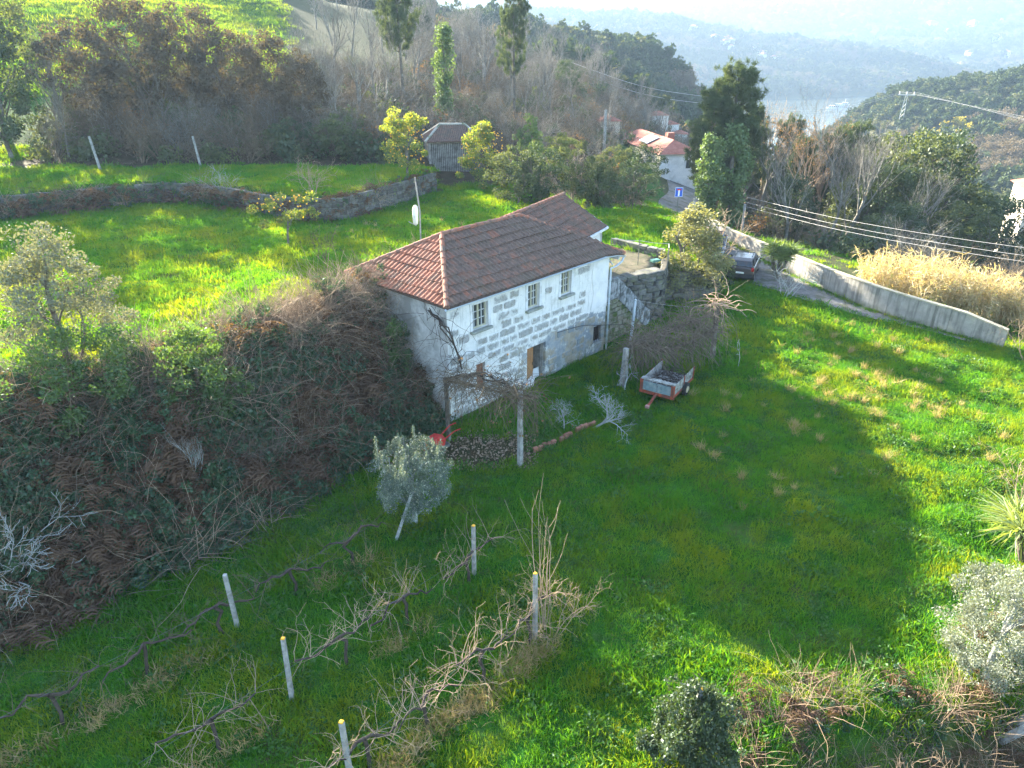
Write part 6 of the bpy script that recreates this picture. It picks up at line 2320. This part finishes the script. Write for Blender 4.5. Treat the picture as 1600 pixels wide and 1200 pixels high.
# ---------------- yuccas and reeds
def yucca(name, seed, x, y, h, label, heads=5, L=.62):
    rng = np.random.RandomState(seed)
    e = empty(name, (x, y, gz(x, y)), 0, label, 'plant')
    lines, parts = [], []
    for k in range(heads):
        a = rng.uniform(0, 6.283)
        q = rng.uniform(.2, .75) if k else 0
        top = np.array([math.cos(a) * q, math.sin(a) * q, h * rng.uniform(.45, .8)])
        mid = top * np.array([.6, .6, .5])
        lines.append((np.array([[0, 0, -.1], mid, top]), np.array([.09, .07, .06]), 6, 0))
        n = 110
        D = rng.normal(0, 1, (n, 3))
        D[:, 2] = np.abs(D[:, 2]) * .9 - .25
        P = np.repeat((top - np.array([0, 0, .05]))[None], n, 0) + rng.normal(0, .04, (n, 3))
        parts.append(blades(P, D, rng, L * rng.uniform(.7, 1.15, n), .05, .25))
    put(bpy.data.objects.new('stem', wood_mesh('stem', lines, BARK)), e)
    put(bpy.data.objects.new('leaf_rosette', cat_mesh('leaf_rosette', parts, L_YUCCA)), e)
    return e
yucca('yucca', 501, 17.2, 44.3, 3.1, 'green spiky yucca growing beside the lane wall', 8, .85)
yucca('yucca', 502, 15.3, 16.6, 2.0, 'spiky yucca at the right edge of the view, upper one', 6, 1.1)
yucca('yucca', 503, 15.9, 15.4, 1.9, 'spiky yucca at the right edge of the view, lower one', 6, 1.1)
def reeds(name, seed, cx, cy, rx, ry, h, n, label):
    rng = np.random.RandomState(seed)
    e = empty(name, (cx, cy, gz(cx, cy)), 0, label, 'reeds', 'reed bed behind the lane wall')
    lines, P, D, Ln = [], [], [], []
    for k in range(n):
        a, q = rng.uniform(0, 6.283), math.sqrt(rng.uniform(0, 1))
        p = np.array([math.cos(a) * q * rx, math.sin(a) * q * ry, 0])
        p[2] = gz(cx + p[0], cy + p[1]) - gz(cx, cy)
        hh = h * rng.uniform(.65, 1.1) * (1 - .25 * q)
        ln_ = rng.normal(0, .12, 2) + p[:2] / (rx + ry) * .25
        top = p + np.array([ln_[0] * hh, ln_[1] * hh, hh])
        mid = p + np.array([ln_[0] * hh * .3, ln_[1] * hh * .3, hh * .55])
        lines.append((np.array([p, mid, top]), np.array([.013, .011, .005]), 3, 0))
        for s in range(14):
            t = rng.uniform(.25, 1)
            P.append(p * (1 - t) + top * t)
            D.append(rng.normal(0, .8, 3) + np.array([0, 0, .55]))
            Ln.append(rng.uniform(.25, .6))
    put(bpy.data.objects.new('stem', wood_mesh('reed_stems', lines, L_REED)), e)
    V, F = blades(np.array(P), np.array(D), rng, np.array(Ln), .034, .5)
    put(bpy.data.objects.new('blade', mesh_np('reed_blades', V, F, False, L_REED)), e)
reeds('reed_clump', 511, 23.2, 41.6, 1.6, 1.6, 3.3, 200, 'left clump of tall straw coloured reeds behind the lane wall')
reeds('reed_clump', 512, 25.0, 39.6, 1.8, 1.7, 3.6, 240, 'middle clump of tall straw coloured reeds, the densest')
reeds('reed_clump', 513, 27.2, 38.6, 1.8, 1.6, 3.2, 220, 'third clump of straw coloured reeds, right of the densest')
reeds('reed_clump', 514, 29.4, 37.6, 1.7, 1.4, 2.5, 170, 'lowest clump of reeds at the right end of the bed')

# ---------------- shed
sh = empty('wooden_shed', (-5.3, 64.8, 3.7), R(12), 'old slatted wooden shed with a sagging tiled hip roof', 'shed')
rs_ = random.Random(6)
def slats(ax, n, L, other, name):
    m = MB()
    for k in range(n):
        t = -L / 2 + (k + .5) * L / n
        w_ = L / n * .72
        if ax == 'x':
            m.box((t, other + rs_.uniform(-.01, .01), 1.25), (w_, .04, 2.5 + rs_.uniform(-.05, .05)))
        else:
            m.box((other + rs_.uniform(-.01, .01), t, 1.25), (.04, w_, 2.5 + rs_.uniform(-.05, .05)))
    return m.build(name, mat_noise('slat_wood_' + name, (.19, .19, .185), (.30, .30, .29), 3, .95, c3=(.11, .11, .10), s3=2), sh, kind='stuff')
slats('x', 26, 4.2, -1.6, 'front_slats')
slats('y', 20, 3.2, -2.1, 'side_slats')
slats('y', 20, 3.2, 2.1, 'side_slats')
MB().box((0, .1, 1.2), (4.0, 3.0, 2.4)).build('inner_shade_block', DARKIN, sh)  # near-black filler block added as the shade seen between the slats
for a, b_ in ((-2.12, -1.62), (2.12, -1.62), (-2.12, 1.62), (2.12, 1.62)):
    MB().box((a, b_, 1.3), (.16, .16, 2.7)).build('corner_post', WOODG, sh)
MB().box((0, -1.64, 2.5), (4.4, .06, .14)).build('beam', WOODG, sh)
m = MB()
e0, e1, hz_ = 2.5, 1.95, 2.55
m.add([(-e0, -e1, hz_), (e0, -e1, hz_), (e0, e1, hz_), (-e0, e1, hz_), (-1.0, 0, 3.75), (1.2, 0, 3.7)], [(0, 1, 5, 4), (1, 2, 5), (2, 3, 4, 5), (3, 0, 4), (3, 2, 1, 0)])
sr = m.build('roof', MORTAR, sh)
m = MB()
for k in range(32):     # rolls of the tiles running down the front slope and left hip
    x = -e0 + (k + .5) * 2 * e0 / 32
    yt = 0 if -1.0 <= x <= 1.2 else (-e1 * (1 - (x + e0) / (e0 - 1.0)) if x < -1 else -e1 * (1 - (e0 - x) / (e0 - 1.2)))
    zt__ = hz_ + (3.72 - hz_) * (yt + e1) / e1
    if yt > -e1 + .2:
        m.tube([(x, -e1 - .06, hz_ + .03 + rs_.uniform(-.02, .02)), (x, (yt - e1) / 2, (hz_ + zt__) / 2 + .03), (x, yt, zt__ + .03)], .06, 5)
for k in range(26):
    y = -e1 + (k + .5) * 2 * e1 / 26
    f = 1 - abs(y) / e1
    m.tube([(-e0 - .05, y, hz_ + .03), (-e0 + 1.5 * f, y, hz_ + 1.18 * f + .03)], .06, 5)
m.build('tiling', TILE_DARK, sr, kind='stuff')
m = MB()
for a, b_ in (((-e0, -e1, hz_), (-1, 0, 3.75)), ((-1, 0, 3.75), (1.2, 0, 3.7)), ((1.2, 0, 3.7), (e0, -e1, hz_)), ((-e0, e1, hz_), (-1, 0, 3.75))):
    m.tube([(a[0], a[1], a[2] + .06), (b_[0], b_[1], b_[2] + .06)], .11, 7)
m.build('ridge_capping', mat_noise('old_ridge', (.30, .29, .25), (.42, .40, .36), 4, .95, c3=(.10, .13, .05), s3=2), sr)

# ---------------- distant houses
ROOFR = mat_noise('far_red_roof', (.26, .095, .065), (.38, .155, .11), 2, .85, bmp=.03, bscale=14)
CREAM = mat_noise('cream_wall', (.62, .56, .45), (.72, .66, .55), 2, .9)
def hip(m, x0, x1, y0, y1, z, h, inset=.5):
    w_ = min(x1 - x0, y1 - y0) / 2
    if (x1 - x0) > (y1 - y0):
        a, b = (x0 + w_, (y0 + y1) / 2, z + h), (x1 - w_, (y0 + y1) / 2, z + h)
        m.add([(x0, y0, z), (x1, y0, z), (x1, y1, z), (x0, y1, z), a, b], [(0, 1, 5, 4), (1, 2, 5), (2, 3, 4, 5), (3, 0, 4), (3, 2, 1, 0)])
    else:
        a, b = ((x0 + x1) / 2, y0 + w_, z + h), ((x0 + x1) / 2, y1 - w_, z + h)
        m.add([(x0, y0, z), (x1, y0, z), (x1, y1, z), (x0, y1, z), a, b], [(0, 1, 4), (1, 2, 5, 4), (2, 3, 5), (3, 0, 4, 5), (3, 2, 1, 0)])
def win(parent, x, y, z, w_, h, nx, ny):
    o = MB().box((x, y, z), (w_ if ny else .06, .06 if ny else w_, h)).build('window', WPAINT, parent)
    MB().box((x + nx * .03, y + ny * .03, z), ((w_ - .12) if ny else .04, .04 if ny else (w_ - .12), h - .12)).build('pane', GLASS, o)
wh = empty('white_house', (17.6, 87.0, -3.2), R(10), 'white house with red tiled roof and solar panel beyond the blue sign', 'house')
MB().box((2.5, 8.5, 2.5), (4.9, 17, 5.2)).build('wall', CREAM, wh)
MB().box((2.5, -.02, 2.5), (4.96, .1, 5.16)).build('front_wall', WHITEW, wh)
m = MB()
hip(m, -.4, 5.4, -.5, 17.5, 5.1, 1.3)
rf = m.build('roof', ROOFR, wh)
MB().box((3.4, 6.0, 6.3), (.9, .9, 1.0)).build('chimney', ROOFR, rf)
MB().box((1.1, 7.2, 5.95), (1.7, 3.0, .08), ry=-.42).build('solar_panel', plain('solar', (.55, .62, .70), .15), rf)
win(wh, 3.6, -.09, 3.9, .7, 1.1, 0, -1)
win(wh, 1.2, -.09, 1.4, .9, 1.4, 0, -1)
for yy in (3.5, 7.5, 11.5):
    win(wh, -.02, yy, 3.6, .9, 1.0, -1, 0)
tw_ = empty('house_tower', (12.2, 103, -1.2), R(8), 'small white tower house with red cap left of the solar panel roof', 'house')
MB().box((1.4, 1.4, 2.6), (2.8, 2.8, 5.2)).build('wall', CREAM, tw_)
m = MB()
hip(m, -.3, 3.1, -.3, 3.11, 5.2, .8)
m.build('roof', ROOFR, tw_)
win(tw_, 1.4, -.02, 4.0, .8, .9, 0, -1)
an = empty('annex', (23.6, 90.0, -3.6), R(10), 'low annex with red roof right of the white house', 'house')
MB().box((1.2, 2.5, 1.6), (2.4, 5, 3.6)).build('wall', CREAM, an)
m = MB()
hip(m, -.3, 2.7, -.3, 5.3, 3.4, .7)
m.build('roof', ROOFR, an)
rh = empty('right_house', (68.0, 94.0, gz(69, 96)), R(-20), 'tall pale house with red roof at the right edge beyond the trees', 'house')
zb = 14.0
MB().box((4, 4, 6.2), (8, 8, 12.6)).build('wall', CREAM, rh)
m = MB()
hip(m, -.5, 8.5, -.5, 8.51, 12.5, 1.9)
m.build('roof', ROOFR, rh)
for xx in (1.6, 4.2, 6.6):
    for zz in (7.5, 10.8):
        win(rh, xx, -.02, zz, 1.0, 1.3, 0, -1)
# village houses on the far slopes
rv = random.Random(12)
def far_house(r, th, w_, lab):
    x, y = r * math.sin(R(th)), r * math.cos(R(th))
    e = empty('far_house', (x, y, gz(x, y)), rv.uniform(-.6, .6), lab, 'house', 'white houses on the far slopes')
    h = w_ * rv.uniform(.5, .7)
    MB().box((0, 0, h / 2 - 1), (w_, w_ * .8, h + 2)).build('wall', WHITEW, e)
    m = MB()
    hip(m, -w_ * .56, w_ * .56, -w_ * .46, w_ * .46, h, w_ * .22)
    m.build('roof', ROOFR, e)
FHL = 'tiny white house on the far hazy slopes'
for k in range(16):
    far_house(rv.uniform(1340, 1480), rv.uniform(12.5, 20), rv.uniform(10, 15), FHL)
for k in range(34):
    far_house(rv.uniform(1900, 3100), rv.choice([rv.uniform(9, 36), rv.uniform(27, 34), rv.uniform(16, 22)]), rv.uniform(16, 26), FHL)
for r_, th_, w_, lb in ((172, 11.0, 5, 'left'), (180, 11.9, 4.5, 'middle'), (176, 12.7, 4.5, 'right')):
    far_house(r_, th_, w_ * .8, 'small pale building behind the white house, %s one of three' % lb)
# riverboat / quay building by the water
e = empty('river_boat', (392, 900, -60), R(-28), 'white multi-deck river boat moored below the right hill', 'boat')
e.scale = (.72, .72, .72)
m = MB()
m.prism([(-22, -4, -1), (18, -4, -1), (24, 0, 2.5), (18, 4, 2.5), (-22, 4, 2.5), (-22, -4, 2.5)], (0, 0, .4))
MB().box((0, 0, 1.2), (42, 8, 3.0), taper=1.04).build('hull', WHITEW, e, bevel=.4)
MB().box((-1, 0, 4.2), (34, 7, 3.0)).build('deck', WHITEW, e)
MB().box((2, 0, 7.2), (22, 6.4, 3.0)).build('deck', WHITEW, e)
MB().box((6, 0, 10.0), (9, 5.6, 2.6)).build('bridge', WHITEW, e)
for zz, n_, L_ in ((4.4, 10, 32), (7.4, 7, 20), (10.2, 3, 7)):
    for k in range(n_):
        MB().box((2 * (zz > 5) - 1 + (zz > 9) * 5 - L_ / 2 + (k + .5) * L_ / n_, -3.55 + (zz > 5) * .3 + (zz > 9) * .4, zz), (L_ / n_ * .7, .2, 1.3)).build('window', GLASS, e)
MB().tube([(6, 0, 11), (6, 0, 17)], .2, 6).build('mast', WHITEW, e)
# pylon and cables
PYL = mat_noise('pylon_steel', (.42, .42, .40), (.52, .52, .50), 3, .7)
px_, py_ = 182.2, 350.6
pz = gz(px_, py_)
e = empty('pylon', (px_, py_, pz), R(-25), 'pale lattice power pylon on the lower right hill', 'pylon')
m = MB()
for sx_ in (-1, 1):
    for sy_ in (-1, 1):
        m.tube([(sx_ * 1.0, sy_ * 1.0, -1), (sx_ * .35, sy_ * .35, 15)], .13, 4)
for k in range(7):
    z0_, z1_ = k * 2.1, (k + 1) * 2.1
    a0, a1 = 1.0 - .65 * z0_ / 15, 1.0 - .65 * z1_ / 15
    for s_ in (-1, 1):
        m.tube([(-a0, s_ * a0, z0_), (a1, s_ * a1, z1_)], .08, 4)
        m.tube([(s_ * a0, -a0, z0_), (s_ * a1, a1, z1_)], .08, 4)
m.build('lattice', PYL, e)
MB().box((0, 0, 14.2), (7, .4, .5)).build('cross_arm', PYL, e)
for xx in (-3, 0, 3):
    MB().tube([(xx, 0, 14.4), (xx, 0, 15.6)], .25, 6).build('insulator', plain('insul', (.5, .5, .52), .4), e)
WIRE = plain('wire_alu', (.42, .42, .41), .5, .2)
for k, dx in enumerate((-3, 0, 3)):
    cable('power_line', [(px_ + dx * .9, py_ - dx * .4, pz + 15.5), (203 + dx * 1.5, 300, pz + 9.0 - dx * .5), (222 + dx * 2, 250, pz + 2.0 - dx * 1.0)], .035, 'power line from the pylon to the right edge, wire %s' % ('on the left', 'in the middle', 'on the right')[k], WIRE)
cable('power_line', [(11.2, 150, 10.3), (30, 174, 4.6), (52.3, 200, .6), (110, 270, -8.5), (180, 350, pz + 15.5)], .04, 'upper power line crossing in front of the wooded spur', WIRE)
cable('power_line', [(11.4, 152, 8.9), (30, 176, 3.0), (52.3, 202, -1.2), (110, 272, -10), (182, 351, pz + 15.3)], .04, 'lower power line crossing in front of the wooded spur', WIRE)
for k, (dz, lab) in enumerate(((0, 'upper'), (-.45, 'middle'), (-.8, 'lowest'))):
    cable('lane_cable', [(20.2, 61.5, 1.9 + dz), (24.5, 51.5, 2.2 + dz), (29.5, 41.5, 3.0 + dz), (36, 31, 4.2 + dz)], .011, '%s of the three cables running above the lane wall' % lab, WIRE)
post('utility_pole', 20.2, 61.5, 2.6, 'short pole under the ivy trees holding the lane cables', cap=False, w_=.2, mat=WOODG)
post('utility_pole', 9.9, 79.0, 5.0, 'grey pole standing left of the white house', cap=False, w_=.25)
# blue sign: white T on blue, red bar (road with no way through)
e = empty('road_sign', (12.9, 55.4, gz(12.9, 55.4)), R(8), 'blue square dead end road sign on a post', 'sign')
MB().tube([(0, .04, -.2), (0, .04, 2.0)], .035, 8).build('post', IRON, e)
MB().box((0, 0, 1.75), (.62, .03, .72)).build('plate', plain('sign_blue', (.02, .10, .50), .4), e)
MB().box((0, -.018, 1.68), (.12, .008, .44)).build('white_stroke', plain('sign_white', (.85, .85, .85), .5), e)
MB().box((0, -.018, 1.95), (.34, .008, .10)).build('red_bar', plain('sign_red', (.55, .02, .02), .5), e)
m = MB()
for a, b_, c, d_ in ((-.295, 0, .02, .70), (.295, 0, .02, .70)):
    m.box((a, -.0175, 1.75), (.02, .006, .70))
for zz in (1.405, 2.095):
    m.box((0, -.0178, zz), (.60, .006, .02))
m.build('border', plain('sign_white2', (.85, .85, .85), .5), e)
# fruit on the orange trees
def fruit(x, y, z0, z1, rad_, n, lab):
    rng = np.random.RandomState(int(abs(x) * 10))
    ico = bmesh.new()
    bmesh.ops.create_icosphere(ico, subdivisions=1, radius=.055)
    bv = np.array([v.co[:] for v in ico.verts])
    bf = np.array([[v.index for v in f.verts] for f in ico.faces])
    ico.free()
    a = rng.uniform(0, 6.283, n)
    q = rad_ * np.sqrt(rng.uniform(.25, 1, n))
    P = np.stack([x + np.cos(a) * q, y + np.sin(a) * q, rng.uniform(z0, z1, n)], 1)
    V = (P[:, None] + bv[None]).reshape(-1, 3)
    F = (bf[None] + (np.arange(n) * len(bv))[:, None, None]).reshape(-1, 3)
    put(bpy.data.objects.new('oranges', mesh_np('oranges', V, F, True, FRUIT)), kind='stuff', label=lab)
fruit(-8.0, 55.2, 5.6, 8.6, 1.5, 90, 'oranges hanging in the tree left of the shed')
fruit(-2.3, 59.3, 4.6, 7.6, 1.9, 90, 'oranges hanging in the tree before the shed')
fruit(-13.0, 40.3, 5.2, 6.4, 1.4, 30, 'oranges hanging in the small terrace tree')

# ------------------------------------------------------------------ haze
m = bpy.data.materials.new('haze_air')
m.use_nodes = True
nt = m.node_tree
nt.nodes.clear()
o_ = nt.nodes.new('ShaderNodeOutputMaterial')
pv = nt.nodes.new('ShaderNodeVolumePrincipled')
pv.inputs['Color'].default_value = (.21, .305, .44, 1)
pv.inputs['Density'].default_value = HAZE_DENSITY
pv.inputs['Anisotropy'].default_value = .25
nt.links.new(pv.outputs[0], o_.inputs['Volume'])
hz = MB()
hz.box((0, 1960, 80), (8800, 4500, 290))
hz.build('haze', m, None, kind='stuff', label='pale blue haze over the valley and hills')
